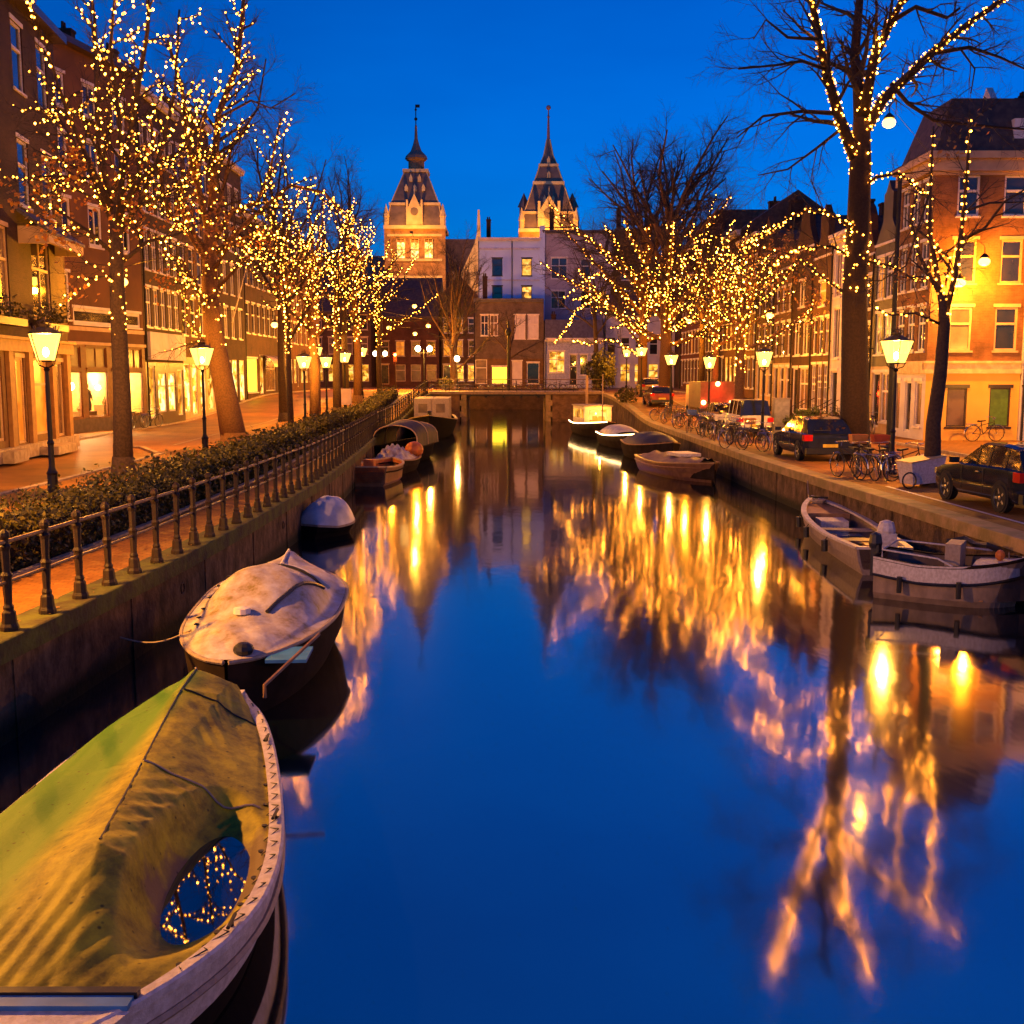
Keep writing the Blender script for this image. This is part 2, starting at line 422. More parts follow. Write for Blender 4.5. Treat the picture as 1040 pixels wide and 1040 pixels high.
mb = MB(); mb.quad((-1500, -900, -1.6), (1500, -900, -1.6), (1500, 131, -1.6), (-1500, 131, -1.6)); mb.build('low_ground', M_road)['kind'] = 'structure'
mb = MB(); mb.box(-7.4, 8.3, 130, 131, -1, 2.46); mb.build('far_quay_wall', M_quay)['kind'] = 'structure'
for s in (-1, 1):
    mb = MB(); mb.box(-300 if s < 0 else 7.9, -7.0 if s < 0 else 300, 123.5, 131, 0, 2.455); mb.build('far_street', M_road)['kind'] = 'structure'
# parking bay outlines on the left street (pale kerb that turns, as in the photo)
mb = MB()
for (a, b) in (((-15.1, 44.2), (-13.4, 40.9)), ((-15.1, 44.2), (-16.6, 45.2))):
    a = Vector((*a, 0)); b = Vector((*b, 0)); d = (b - a).normalized(); n = Vector((-d.y, d.x, 0)) * .1
    mb.add([(*(a - n).xy, 1.18), (*(b - n).xy, 1.18), (*(b + n).xy, 1.18), (*(a + n).xy, 1.18), (*(a - n).xy, 1.27), (*(b - n).xy, 1.27), (*(b + n).xy, 1.27), (*(a + n).xy, 1.27)],
           [(0, 1, 5, 4), (1, 2, 6, 5), (2, 3, 7, 6), (3, 0, 4, 7), (4, 5, 6, 7)])
mb.build('kerb_corner', M_kerb)['kind'] = 'structure'
strip('left_street_line', -1, 8.2, 8.32, .006, M_kerb, y0=46, y1=74)

# ------------------------------------------------------------------ bridge
GB = 2.65
br = empty('bridge', (0, 100, 0), 0, 'low brick canal bridge with a flat dark opening and pale stone corners', 'bridge')
mb = MB()
for a_, b_ in ((-7.3, -4.66), (3.6, 8.2)):
    mb = MB(); mb.box(a_, b_, 97.2, 104, -1, 2.42); mb.build('abutment', brick('abutment_brick', (.22, .12, .055), (.16, .085, .04), (.2, .13, .07), patch=2), br, world=True)
for x in (-4.66, 3.0):
    mb = MB()
    for i in range(6):
        j = .12 if i % 2 else 0
        mb.box(x + (j if x < 0 else 0), x + .6 - (0 if x < 0 else j), 97.1, 104.05, -.6 + i * .5, -.6 + i * .5 + .485)
    mb.build('corner_stone', M_granite, br, world=True)
mb = MB(); mb.box(-7.4, 8.3, 97.0, 104.2, 2.42, GB); mb.build('deck', mat('deck_edge', (.30, .2, .12), .7), br, world=True)
mb = MB(); mb.box(-4.06, 3.0, 97.3, 97.6, 2.25, 2.415)
for k in range(5): mb.box(-4.06 + k * 1.6, -3.86 + k * 1.6, 97.6, 103.8, 2.1, 2.41)
mb.build('girder', M_iron, br, world=True)

def railing(name, pts, label, cat, post_h, spacing_pts, style='cast', group=None):
    """pts: 3D base points of the posts"""
    root = empty(name, pts[0], 0, label, cat, group)
    prof = [(.085, 0), (.085, .05), (.07, .09), (.062, .22), (.045, .25), (.05, .28), (.036, .32), (.046, .62), (.056, .66), (.036, .70), (.042, .95), (.055, 1.0), (.036, 1.03), (.036, 1.08), (.052, 1.12), (.048, 1.16), (.015, 1.2)]
    if style != 'cast': prof = [(.03, 0), (.025, .05), (.02, 1.0), (.03, 1.02), (.02, 1.06)]
    proto = MB(); proto.lathe([(r * (1.25 if style == 'cast' else 1), z * post_h / 1.2) for r, z in prof], 8 if style == 'cast' else 6)
    first = None; _rj = random.Random(8)
    for p in pts[:100]:
        if first is None:
            first = proto.build('post', M_ironred, root, smooth=False); o = first
        else:
            o = first.copy(); COL.objects.link(o); o.parent = root
        o.location = Vector(p) - Vector(pts[0]); o.rotation_euler = (_rj.gauss(0, .012), _rj.gauss(0, .012), _rj.uniform(0, 3))
    for zz, rr in ((1.05, .027), (.58, .02)) if style == 'cast' else ((.98, .028), (.55, .015), (.25, .015)):
        mb = MB(); mb.tube([(p[0], p[1], p[2] + zz * post_h / 1.2 * (1.2 if style != 'cast' else 1)) for p in pts], rr, 6)
        mb.build('rail', M_rail, root, smooth=True, world=True)
    return root

pts = []; y = 6.0
while y < 96:
    pts.append((-(EX(-1, y) + .17), y, G(y) + .015)); y += .92 if y < 60 else 1.5
pts = [p for p in pts][:100]
railing('quay_railing', pts, 'cast iron railing with two rails along the walled quay path', 'railing', 1.2, None)
railing('bridge_railing', [(-7.2 + i * 1.27, 97.25, GB) for i in range(13)], 'low iron railing on the near edge of the bridge', 'railing', 1.1, None, 'thin')
railing('bridge_railing', [(-7.2 + i * 1.27, 103.8, GB) for i in range(13)], 'low iron railing on the far edge of the bridge', 'railing', 1.1, None, 'thin')

# ------------------------------------------------------------------ buildings
def XF(ox, oy, rot): return Matrix.Translation((ox, oy, 0)) @ Matrix.Rotation(rot, 4, 'Z')

def window(parent, X, x0, x1, z0, z1, style='sash', lit=None, frame=None, inset=.10, name='window', fw=.09):
    frame = frame or M_white
    mb = MB(X); y0, y1 = inset - .05, inset + .04
    zb = z0
    mb.box(x0, x0 + fw, y0, y1, zb, z1); mb.box(x1 - fw, x1, y0, y1, zb, z1)
    mb.box(x0 + fw, x1 - fw, y0, y1, z1 - fw, z1); mb.box(x0 + fw, x1 - fw, y0, y1, zb, zb + fw)
    h = z1 - z0; cx = (x0 + x1) / 2; ff = min(.05, fw * .6)
    if style in ('sash', 'cross', 'grid', 'shop'):
        zt = z0 + h * (.62 if style != 'shop' else .66)
        mb.box(x0 + fw, x1 - fw, y0 - .01, y1, zt - ff, zt + ff)
    if style in ('cross', 'case', 'grid'): mb.box(cx - ff * .7, cx + ff * .7, y0 + .005, y1 - .005, zb + fw, z1 - fw)
    if style == 'grid':
        for q in (.25, .5, .75): mb.box(x0 + fw, x1 - fw, y0 + .01, y1 - .01, z0 + h * q - .02, z0 + h * q + .02)
    if style != 'door' and style != 'shop': mb.box(x0 - .07, x1 + .07, -.07, y0 + .02, zb - .09, zb - .002)
    if style != 'shop': mb.box(x0 - .09, x1 + .09, -.035, -.003, z1 + .002, z1 + .15)
    f = mb.build(name, frame, parent)
    p = MB(X); p.quad((x0 + fw * .5, inset, zb + fw * .5), (x1 - fw * .5, inset, zb + fw * .5), (x1 - fw * .5, inset, z1 - fw * .5), (x0 + fw * .5, inset, z1 - fw * .5))
    pm = {None: M_pane, 0: M_pane, 1: M_litdim, 2: M_lit, 3: M_litshop, 'c': M_panecurt}.get(lit, lit)
    if pm is not False: p.build('pane', pm, f)
    return f

def facade(mb, X, w, z0, z1, ops, reveal=.16, side=True):
    """front wall at y=0 from x 0..w, z0..z1 with openings; ops: (x0,x1,za,zb)"""
    old = mb.M; mb.M = X
    xs = sorted(set([0, w] + [o[0] for o in ops] + [o[1] for o in ops])); zs = sorted(set([z0, z1] + [max(z0, o[2]) for o in ops] + [min(z1, o[3]) for o in ops]))
    for i in range(len(xs) - 1):
        run = None
        for j in range(len(zs) - 1):
            cx = (xs[i] + xs[i + 1]) / 2; cz = (zs[j] + zs[j + 1]) / 2
            solid = not any(o[0] < cx < o[1] and o[2] < cz < o[3] for o in ops)
            if solid:
                run = [zs[j] if run is None else run[0], zs[j + 1]]
            if run and (not solid or j == len(zs) - 2):
                mb.quad((xs[i], 0, run[0]), (xs[i + 1], 0, run[0]), (xs[i + 1], 0, run[1]), (xs[i], 0, run[1])); run = None
    for o in ops:
        a, b, c, d = o[:4]; r = reveal
        mb.quad((a, 0, c), (a, 0, d), (a, r, d), (a, r, c)); mb.quad((b, 0, d), (b, 0, c), (b, r, c), (b, r, d))
        mb.quad((a, 0, d), (b, 0, d), (b, r, d), (a, r, d)); mb.quad((a, 0, c), (a, r, c), (b, r, c), (b, 0, c))
    mb.M = old

def house(name, label, x, y, z, rot, w, h, depth, wall, wins, roof='flat', frame=None, cornice=None, cat='house', group=None, gf=None, gfh=0, roofm=None, extra=None):
    """wins: (x0,x1,z0,z1,style,lit[,name]); z above the house's base. gf: material of the ground floor up to gfh"""
    root = empty(name, (x, y, z), rot, label, cat, group)
    I = Matrix.Identity(4)
    mb = MB()
    facade(mb, I, w, gfh if gf else 0, h, [q for q in wins if not gf or q[3] > gfh])
    mb.quad((0, 0, 0), (0, 0, h), (0, depth, h), (0, depth, 0)); mb.quad((w, 0, 0), (w, depth, 0), (w, depth, h), (w, 0, h))
    mb.quad((0, depth, 0), (0, depth, h), (w, depth, h), (w, depth, 0)); mb.quad((0, 0, h), (w, 0, h), (w, depth, h), (0, depth, h))
    if roof in ('gable', 'neck', 'step', 'bell'):
        cx = w / 2; hh = w * (.55 if roof == 'gable' else .75)
        if roof == 'gable': poly = [(0, h), (w, h), (cx, h + hh)]
        elif roof == 'step': poly = [(0, h), (w, h), (w, h + .5), (w * .82, h + .5), (w * .82, h + 1.3), (w * .66, h + 1.3), (w * .66, h + 2.1), (w * .34, h + 2.1), (w * .34, h + 1.3), (w * .18, h + 1.3), (w * .18, h + .5), (0, h + .5)]
        elif roof == 'neck': poly = [(0, h), (w, h), (w * .74, h + .9), (w * .70, h + 1.1), (w * .70, h + 2.3), (w * .62, h + 2.4), (cx, h + 2.9), (w * .38, h + 2.4), (w * .30, h + 2.3), (w * .30, h + 1.1), (w * .26, h + .9)]
        else: poly = [(0, h), (w, h), (w * .88, h + .5), (w * .75, h + 1.2), (w * .70, h + 2.0), (w * .6, h + 2.4), (cx, h + 2.6), (w * .4, h + 2.4), (w * .3, h + 2.0), (w * .25, h + 1.2), (w * .12, h + .5)]
        mb.prism_xz(poly, .004, .35)
    mb.build('wall', wall, root)
    if gf:
        g = MB(); facade(g, I, w, 0, gfh, [q for q in wins if q[3] <= gfh]); g.build('ground_floor_wall', gf, root)
    c = MB(); cm = cornice or M_white
    if roof in ('flat', 'mansard', 'pitch'):
        c.box(-.0, w, -.35, .1, h - .16, h + .05); c.box(0.01, w - .01, -.2, .002, h - .38, h - .16); 
        for k in range(max(2, int(w / 1.1))): c.box(.1 + k * (w - .35) / max(1, int(w / 1.1) - 1), .25 + k * (w - .35) / max(1, int(w / 1.1) - 1), -.3, -.2, h - .36, h - .162)
    else:
        c.box(0, w, -.06, .003, h - .12, h)
    c.build('cornice', cm, root)
    rm = roofm or M_tile
    r = MB()
    if roof == 'mansard':
        r.add([(0.02, .1, h + .05), (w - .02, .1, h + .05), (w - .02, 1.0, h + 2.4), (.02, 1.0, h + 2.4), (.02, depth, h + .05), (w - .02, depth, h + .05), (w - .02, depth - 1, h + 2.4), (.02, depth - 1, h + 2.4)],
              [(0, 1, 2, 3), (5, 4, 7, 6), (3, 2, 6, 7), (0, 3, 7, 4), (1, 5, 6, 2)])
    elif roof == 'pitch':
        r.add([(0, 0, h + .05), (w, 0, h + .05), (w, depth / 2, h + depth * .35), (0, depth / 2, h + depth * .35), (0, depth, h), (w, depth, h)], [(0, 1, 2, 3), (3, 2, 5, 4), (0, 3, 4), (1, 5, 2)])
    elif roof != 'flat':
        hh = 2.0; r.add([(0.05, .35, h), (w - .05, .35, h), (w / 2, .35, h + hh), (0.05, depth, h), (w - .05, depth, h), (w / 2, depth, h + hh)], [(0, 2, 5, 3), (1, 4, 5, 2), (3, 5, 4)])
    else:
        r.box(.1, w - .1, .2, depth - .1, h + .003, h + .12)
    ro = r.build('roof', rm, root)
    dp = MB(); dp.tube([(.09, -.10, 0), (.09, -.10, h - .4)], .05, 6)
    for q in (.2, .45, .7): dp.box(.02, .16, -.12, -.002, h * q, h * q + .05)
    dp.build('drainpipe', M_iron, root)
    ch = MB(); ch.box(w * .12, w * .12 + .6, depth * .4, depth * .4 + 1.0, h, h + 3.0); ch.box(w * .12 - .05, w * .12 + .65, depth * .4 - .05, depth * .4 + 1.05, h + 3.0, h + 3.15)
    for q in (.15, .4): ch.lathe([(.1, 0), (.08, .4)], 8, (w * .12 + q, depth * .4 + .5, h + 3.15))
    ch.build('chimney', B_dark, ro)
    for q in wins:
        window(root, I, q[0], q[1], q[2], q[3], q[4], q[5] if len(q) > 5 else None, q[7] if len(q) > 7 else frame, name=q[6] if len(q) > 6 else ('door' if q[4] == 'door' else 'window'))
    return root

def regular(w, floors, n, ww, style='sash', door=True, gh=3.2, lit=(), seed=0, gstyle='sash', glit=None):
    """wins for an ordinary house: ground floor then floors of (z0, z1)"""
    rng = random.Random(seed); out = []
    pitch = w / n
    for i in range(n):
        cx = pitch * (i + .5)
        if door and i == 0: out.append((cx - .55, cx + .55, .35, gh - .15, 'door', None, 'door'))
        else: out.append((cx - ww / 2 - .1, cx + ww / 2 + .1, .75, gh - .15, gstyle, glit))
    for k, (a, b) in enumerate(floors):
        for i in range(n):
            cx = pitch * (i + .5); l = (1 if (k, i) in lit else None)
            if l is None and rng.random() < .25: l = 'c'
            out.append((cx - ww / 2, cx + ww / 2, a, b, style, l))
    return out

g0 = 1.28
# --- right bank row (facades face the canal; local x runs towards the camera)
def rhouse(name, label, y_far, y_near, h, wall, wins, **k):
    return house(name, label, 18.2, y_far, g0 if y_far < 70 else G(y_far) + .09, -PI / 2, y_far - y_near - .02, h, 9, wall, wins, **k)

GR = 'canal houses on the sodium lit bank'
rhouse('canal_house', 'narrow dark grey canal house with amber lit windows and white dormer', 55.4, 52.2, 9.3, B_black,
       [(.3, 1.4, .3, 3.0, 'door', None, 'door'), (1.6, 2.8, .6, 3.0, 'cross', 'c'), (.45, 1.45, 3.9, 5.9, 'cross', 2), (1.7, 2.75, 3.9, 5.9, 'cross', 2), (.4, 1.4, 6.6, 8.6, 'cross', 1), (1.7, 2.75, 6.6, 8.6, 'cross', None)],
       roof='neck', gf=M_cream, gfh=3.3, group=GR)
rhouse('canal_house', 'slim orange brick house between the dark grey house and the white one', 58.6, 55.4, 9.0, B_red, regular(3.18, [(3.6, 5.5), (6.2, 7.9)], 2, .95, seed=3), roof='bell', group=GR, gf=M_cream, gfh=3.2)
rhouse('canal_house', 'tall narrow white plastered house with high shuttered windows', 62.6, 58.6, 10.6, P_white,
       [(.35, 1.5, .2, 3.1, 'door', None, 'door'), (2.2, 3.5, .5, 3.1, 'cross', 'c'), (.5, 1.6, 3.8, 6.6, 'case', None), (2.3, 3.4, 3.8, 6.6, 'case', None), (.5, 1.6, 7.2, 9.6, 'case', 'c'), (2.3, 3.4, 7.2, 9.6, 'case', None)], roof='flat', group=GR)
rhouse('canal_house', 'brown brick house with rows of three white sash windows beside the white house', 66.6, 62.6, 9.8, B_brown,
       [(.25, 1.15, .4, 3.5, 'grid', None, 'door'), (1.5, 2.4, .8, 3.5, 'grid', None), (2.8, 3.7, .8, 3.5, 'grid', None), (.3, 1.15, 4.1, 6.2, 'sash', None), (1.55, 2.4, 4.1, 6.2, 'sash', None), (2.85, 3.7, 4.1, 6.2, 'sash', 'c'), (1.3, 2.7, 6.9, 8.3, 'sash', 1)], roof='neck', group=GR)
rhouse('canal_house', 'dark brown brick house with pairs of broad white casement windows', 71.2, 66.6, 10.6, B_dark,
       [(.4, 1.6, .2, 3.2, 'door', None, 'door'), (2.1, 4.1, .6, 3.2, 'cross', 'c'), (.5, 2.0, 4.0, 6.1, 'case', None), (2.5, 4.0, 4.0, 6.1, 'case', None), (1.4, 2.9, 7.0, 8.6, 'case', None)], roof='bell', group=GR)
rhouse('canal_house', 'pale tan brick house with arched windows and an ochre upper wall', 76.2, 71.2, 9.6, B_tan, regular(4.98, [(3.8, 6.0), (6.7, 8.3)], 3, .9, seed=5), roof='step', gf=M_cream, gfh=3.3, group=GR)
rhouse('canal_house', 'warm brick gabled house just beyond the pale tan house', 81.6, 76.2, 10.4, B_brown, regular(5.38, [(3.7, 5.7), (6.4, 8.3)], 3, .95, seed=6), roof='gable', group=GR, gf=M_cream, gfh=3.2)
rhouse('canal_house', 'red brick canal house behind the trunk of the mid quay elm', 88.4, 81.6, 12.2, B_red, regular(6.78, [(3.7, 5.7), (6.4, 8.3), (9, 10.6)], 4, .9, seed=7, lit=((0, 1),)), roof='flat', group=GR)
rhouse('canal_house', 'dark brick house with glowing shop front past the red brick house', 95.6, 88.4, 13.0, B_dark, regular(7.18, [(3.7, 5.7), (6.4, 8.3), (9, 10.6)], 4, .95, seed=8, glit=2, gstyle='shop'), roof='pitch', group=GR)
rhouse('canal_house', 'brown brick house at the bridge end of the row', 104, 95.6, 12.0, B_brown, regular(8.38, [(3.7, 5.7), (6.4, 8.3), (9, 10.6)], 5, .95, seed=9, lit=((0, 3),)), roof='mansard', group=GR)
rhouse('canal_house', 'tall red brick house beyond the bridge, last in the row', 118, 104, 14.5, B_red, regular(13.9, [(3.7, 5.9), (6.8, 8.9), (9.8, 11.6)], 7, 1.1, seed=10, lit=((0, 3), (1, 5))), roof='mansard', group=GR)

# --- corner building, its short side along the cross street faces the camera
cb = empty('corner_building', (18.2, 48, g0), 0, 'corner building with ochre ground floor, orange upper wall lit by a lamp and slate mansard', 'building')
W1 = 4.15; top = 12.3
ops_g = [(.98, 1.86, .62, 2.32, 'plain', 'c'), (2.86, 3.78, .62, 2.32, 'plain', 'green')]
ops_u = [(.90, 1.90, 3.95, 5.82), (2.9, 3.9, 3.95, 5.82), (.95, 1.95, 6.85, 8.7), (3.0, 3.95, 6.85, 8.7), (1.0, 1.95, 9.7, 11.4), (3.0, 4.0, 9.7, 11.4)]
XR = XF(0, 0, 0); XS = XF(0, 4.2, -PI / 2)
side_u = [(.35 + k * 1.3, 1.25 + k * 1.3, a, b) for k in range(3) for a, b in ((3.95, 5.9), (6.7, 8.7), (9.6, 11.3))]
side_g = [(.3, 1.1, .3, 2.6), (1.75, 2.5, .3, 2.6), (3.0, 3.8, .6, 2.6)]
mb = MB(); facade(mb, XR, W1, 3.5, top, [(a, b, c, d) for a, b, c, d in ops_u]); facade(mb, XS, 4.2, 3.5, top, side_u)
mb.quad((W1, 0, 0), (W1, 9, 0), (W1, 9, top), (W1, 0, top)); mb.quad((0, 4.2, 3.5), (0, 4.2, top), (W1, 4.2, top), (W1, 4.2, 3.5)); mb.quad((0, 0, top), (W1, 0, top), (W1, 4.2, top), (0, 4.2, top))
mb.build('wall', brick('brick_orange', (.26, .115, .045), (.20, .09, .036), (.24, .12, .06)), cb)
mb = MB(); facade(mb, XR, W1, 0, 2.95, [q[:4] for q in ops_g]); mb.build('ground_floor_wall', mat('ochre_plaster', (.74, .44, .08), .8, (.66, .37, .06), scale=.9), cb)
mb = MB(); facade(mb, XS, 4.2, 0, 2.95, side_g); mb.build('side_ground_floor_wall', P_white, cb)
mb = MB(); mb.box(-.10, W1, -.10, .2, 2.95, 3.10); mb.box(-.05, W1, -.05, .2, 3.10, 3.4); mb.box(-.14, W1, -.14, .2, 3.4, 3.5); mb.box(-.10, .2, .2, 4.2, 2.95, 3.5)
mb.build('string_course', mat('yellow_band', (.76, .56, .27), .7), cb)
mb = MB(); mb.box(-.42, W1, -.42, .1, top - .25, top + .05); mb.box(-.42, .1, .1, 4.2, top - .25, top + .05); mb.box(-.25, W1, -.25, 0, top - .75, top - .25); mb.box(-.25, 0, 0, 4.2, top - .75, top - .25)
mb.box(-.1, W1, -.1, 0, top - .9, top - .75)
mb.build('cornice', M_cream, cb)
mb = MB()
mb.add([(-.1, -.1, top + .05), (W1, -.1, top + .05), (W1, .9, top + 2.5), (.9, .9, top + 2.5), (-.1, 4.2, top + .05), (.9, 4.2, top + 2.5), (W1, 4.2, top + 2.5)], [(0, 1, 2, 3), (4, 0, 3, 5), (3, 2, 6, 5)])
rf = mb.build('roof', M_tile, cb)
mb = MB(); mb.box(3.35, 4.1, .15, 1.0, top + .06, top + 1.5); mb.build('dormer', M_white, rf)
for q in ops_g: window(cb, XR, *q[:4], 'plain', {'c': M_panecurt, 'green': mat('green_blind', (.10, .20, .02), .4)}[q[5]], M_door, fw=.06)
for a, b, c, d in ops_u: window(cb, XR, a, b, c, d, 'sash', None if d > 9 else ('c' if a < 2 and d < 7 else None), M_cream if d < 9 else M_white)
for a, b, c, d in side_u: window(cb, XS, a, b, c, d, 'cross', None)
for i, (a, b, c, d) in enumerate(side_g): window(cb, XS, a, b, c, d, 'door' if i != 2 else 'plain', 'c' if i != 1 else None, M_white, name='door' if i != 2 else 'window')
house('town_house', 'white pilastered house cut by the frame beside the ochre corner building', 18.2 + W1 + .02, 47.9, g0, 0, 6, 12.0, 8, P_white, regular(6, [(4, 6), (6.9, 8.7), (9.6, 11.2)], 3, 1.1, seed=20), roof='flat')
# houses of the cross street seen between trunks get roofs only; a tall block fills behind the row
house('gabled_house', 'tall pale house with white top gable rising behind the dark grey house', 26.5, 66, g0, -PI / 2, 6, 15.5, 6, P_white, regular(6, [(4, 6), (7, 9), (10, 12), (12.8, 14.6)], 3, 1, seed=21), roof='gable')

# --- left bank
# B1: big brown brick house close to the camera, angled a little
a1 = math.atan2(8.5, -.85)
b1 = empty('street_house', (-16.55, 32.0, 1.28), math.atan2(1, -.118), 'tall brown brick house with bay windows, slate canopy and flower boxes by the near lamp', 'house')
W = 12.6; Hh = 16.0; I4 = Matrix.Identity(4)
wf = [(1.0, 2.2, 8.9, 11.2), (3.4, 4.6, 8.9, 11.2), (7.5, 8.7, 8.9, 11.2), (10.3, 11.5, 8.9, 11.2), (3.4, 4.6, 12.9, 15.2), (7.5, 8.7, 12.9, 15.2), (10.3, 11.5, 12.9, 15.2),
      (1.0, 2.8, 5.0, 8.0), (4.1, 5.9, 5.0, 7.9), (8.4, 10.6, 5.0, 7.9)]
shop = [(.6, 4.6, .7, 3.5), (6.0, 6.9, .5, 3.5), (8.0, 9.6, .7, 3.5), (10.6, 11.6, .5, 3.4)]
mb = MB(); facade(mb, I4, W, 4.1, Hh, wf)
mb.quad((0, 0, 0), (0, 0, Hh), (0, 10, Hh), (0, 10, 0)); mb.quad((W, 0, 0), (W, 10, 0), (W, 10, Hh), (W, 0, Hh)); mb.quad((0, 0, Hh), (W, 0, Hh), (W, 10, Hh), (0, 10, Hh))
mb.build('wall', B_dark, b1)
mb = MB(); facade(mb, I4, W, 0, 4.1, shop); mb.build('ground_floor_wall', mat('brown_shopfront', (.16, .07, .02), .6), b1)
mb = MB()
for x in (.1, 5.0, 7.1, 9.8, 11.8): mb.box(x, x + .45, -.14, 0, 0, 3.7)
mb.box(0, W, -.2, 0, 3.7, 4.1); mb.box(-.02, W + .02, -.32, 0, 4.1, 4.2)
mb.build('pilaster', mat('ochre_pilaster', (.34, .17, .05), .6, (.26, .13, .04)), b1)
mb = MB(); mb.box(0, W, -.25, 0, 0, .45); mb.box(7.4, 9.9, -.9, -.25, 0, .3); mb.box(3.5, 5.0, -.6, -.25, 0, .4); mb.build('plinth', M_kerb, b1)
for q in wf: window(b1, I4, *q, 'cross' if q[3] < 8.5 else 'sash', 'c' if q[0] in (4.1, 3.4) else None, M_cream if q[3] < 8.5 else M_white)
for i, q in enumerate(shop): window(b1, I4, *q, 'door' if i in (1, 3) else 'shop', 1 if i in (1, 2) else 'c', M_cream, name='door' if i in (1, 3) else 'window')
mb = MB()   # lean-to canopy over the bay
mb.add([(7.0, 0, 8.75), (11.6, 0, 8.75), (11.6, -1.1, 7.95), (7.0, -1.1, 7.95), (7.0, 0, 8.6), (11.6, 0, 8.6), (11.6, -1.1, 7.85), (7.0, -1.1, 7.85)], [(0, 3, 2, 1), (4, 5, 6, 7), (3, 7, 6, 2), (0, 4, 7, 3), (1, 2, 6, 5)])
mb.build('canopy', M_slate, b1)
mb = MB(); mb.box(7.05, 7.2, -1.0, 0, 7.5, 8.1); mb.box(7.05, 11.5, -1.05, -.9, 7.55, 7.85); mb.box(11.4, 11.5, -1.0, 0, 7.5, 8.1); mb.build('canopy_board', M_cream, b1)
mb = MB(); mb.box(7.8, 11.0, -.5, -.1, 4.55, 4.8); mb.box(1.0, 6.0, -.5, -.1, 4.55, 4.8); mb.build('flower_box', M_door, b1)
rng = random.Random(4); mb = MB()
for k in range(700):
    x = rng.choice((rng.uniform(1, 6), rng.uniform(7.8, 11))); 
    c = Vector((x, -.3 + rng.uniform(-.35, .25), 4.85 + rng.uniform(0, .5) * (1 + .5 * math.sin(x * 3)))); r = .06
    a = Vector((rng.gauss(0, 1), rng.gauss(0, 1), rng.gauss(0, 1))).normalized() * r; b = a.orthogonal().normalized() * r
    mb.quad(c - a, c + b, c + a, c - b)
mb.build('foliage', M_hedge, b1)
mb = MB(); mb.box(-.1, W + .1, -.5, .1, Hh - .2, Hh + .1); mb.build('cornice', M_door, b1)
mb = MB(); mb.add([(0, -.1, Hh + .1), (W, -.1, Hh + .1), (W - 1.5, 2, Hh + 4), (0, 2, Hh + 4), (W, 10, Hh + .1), (W - 1.5, 8, Hh + 4)], [(0, 1, 2, 3), (1, 4, 5, 2)]); mb.build('roof', M_tile, b1)

# B2: corner shop with big lit windows (real room behind the glass)
ang = math.atan2(8.0, 1.6)
b2 = empty('shop_house', (-22.15, 53.0, 1.28), ang, 'orange plastered corner house with wide glowing shop windows and brown pillars', 'house')
W = 8.3; Hh = 19.0
shop = [(.25, 2.15, .75, 3.05), (2.65, 4.5, .75, 3.05), (4.95, 6.3, .75, 3.05), (6.6, 8.0, .75, 3.05)]
tran = [(a, b, 3.25, 4.3) for a, b, _, _ in shop]
wf = [(.5, 1.5, 5.6, 7.9), (1.7, 8.0, 5.45, 6.2), (.6, 1.9, 9.4, 11.5), (3.4, 4.6, 9.4, 11.4), (6.1, 7.3, 9.4, 11.4), (.6, 1.9, 12.6, 14.6), (3.4, 4.6, 12.6, 14.6), (6.1, 7.3, 12.6, 14.6), (3.4, 4.6, 15.8, 17.4), (6.1, 7.3, 15.8, 17.4), (.6, 1.9, 15.8, 17.4)]
mb = MB(); facade(mb, I4, W, 4.5, Hh, wf); mb.quad((0, 0, 0), (0, 0, Hh), (0, 8, Hh), (0, 8, 0)); mb.quad((W, 0, 0), (W, 8, 0), (W, 8, Hh), (W, 0, Hh)); mb.quad((0, 0, Hh), (W, 0, Hh), (W, 8, Hh), (0, 8, Hh))
mb.build('wall', mat('orange_plaster', (.15, .062, .018), .8, (.11, .046, .014), scale=.8), b2)
mb = MB(); facade(mb, I4, W, 0, 4.5, shop + tran); mb.build('shopfront', mat('brown_pillar', (.19, .07, .025), .5), b2)
mb = MB(); mb.box(0, W, -.06, 0, 0, .72); mb.build('plinth', mat('dark_plinth', (.12, .08, .06), .6), b2)
mb = MB(); mb.box(-.05, W, -.12, 0, 4.4, 4.55); mb.box(-.05, W, -.05, 0, 5.1, 5.3); mb.build('string_course', M_cream, b2)
for q in shop: window(b2, I4, *q, 'plain', M_glass, mat('brown_pillar', (.2, .07, .03)), fw=.06)
for q in tran: window(b2, I4, *q, 'case', 'c', mat('brown_pillar', (.2, .07, .03)), fw=.06, name='transom_window')
for q in wf: window(b2, I4, *q, 'case' if q[2] > 9 else 'plain', None, M_white, fw=.14)
mb = MB(); mb.quad((0.05, 2.2, .3), (W - .05, 2.2, .3), (W - .05, 2.2, 3.15), (0.05, 2.2, 3.15)); mb.quad((.05, .2, .3), (W - .05, .2, .3), (W - .05, 2.2, .3), (.05, 2.2, .3)); mb.quad((.05, .2, 3.15), (.05, 2.2, 3.15), (W - .05, 2.2, 3.15), (W - .05, .2, 3.15))
mb.quad((.05, .2, .3), (.05, 2.2, .3), (.05, 2.2, 3.15), (.05, .2, 3.15)); mb.quad((W - .05, .2, .3), (W - .05, .2, 3.15), (W - .05, 2.2, 3.15), (W - .05, 2.2, .3))
mb.build('shop_interior', mat('shop_wall', (.62, .42, .16), .8), b2)
mb = MB(); mb.box(.4, 2.0, .5, 1.1, .3, 1.1); mb.box(2.8, 4.3, .6, 1.1, .3, 1.0); mb.box(5.0, 6.1, .6, 1.2, .3, 1.3); mb.box(6.9, 7.5, .5, .7, 1.0, 1.7)
for x in (.9, 1.3, 3.1, 5.4, 5.8): mb.lathe([(.12, 0), (.16, .15), (.05, .3), (.02, .45)], 8, (x, .8, 1.1 if x < 3 else 1.0 if x < 4 else 1.3))
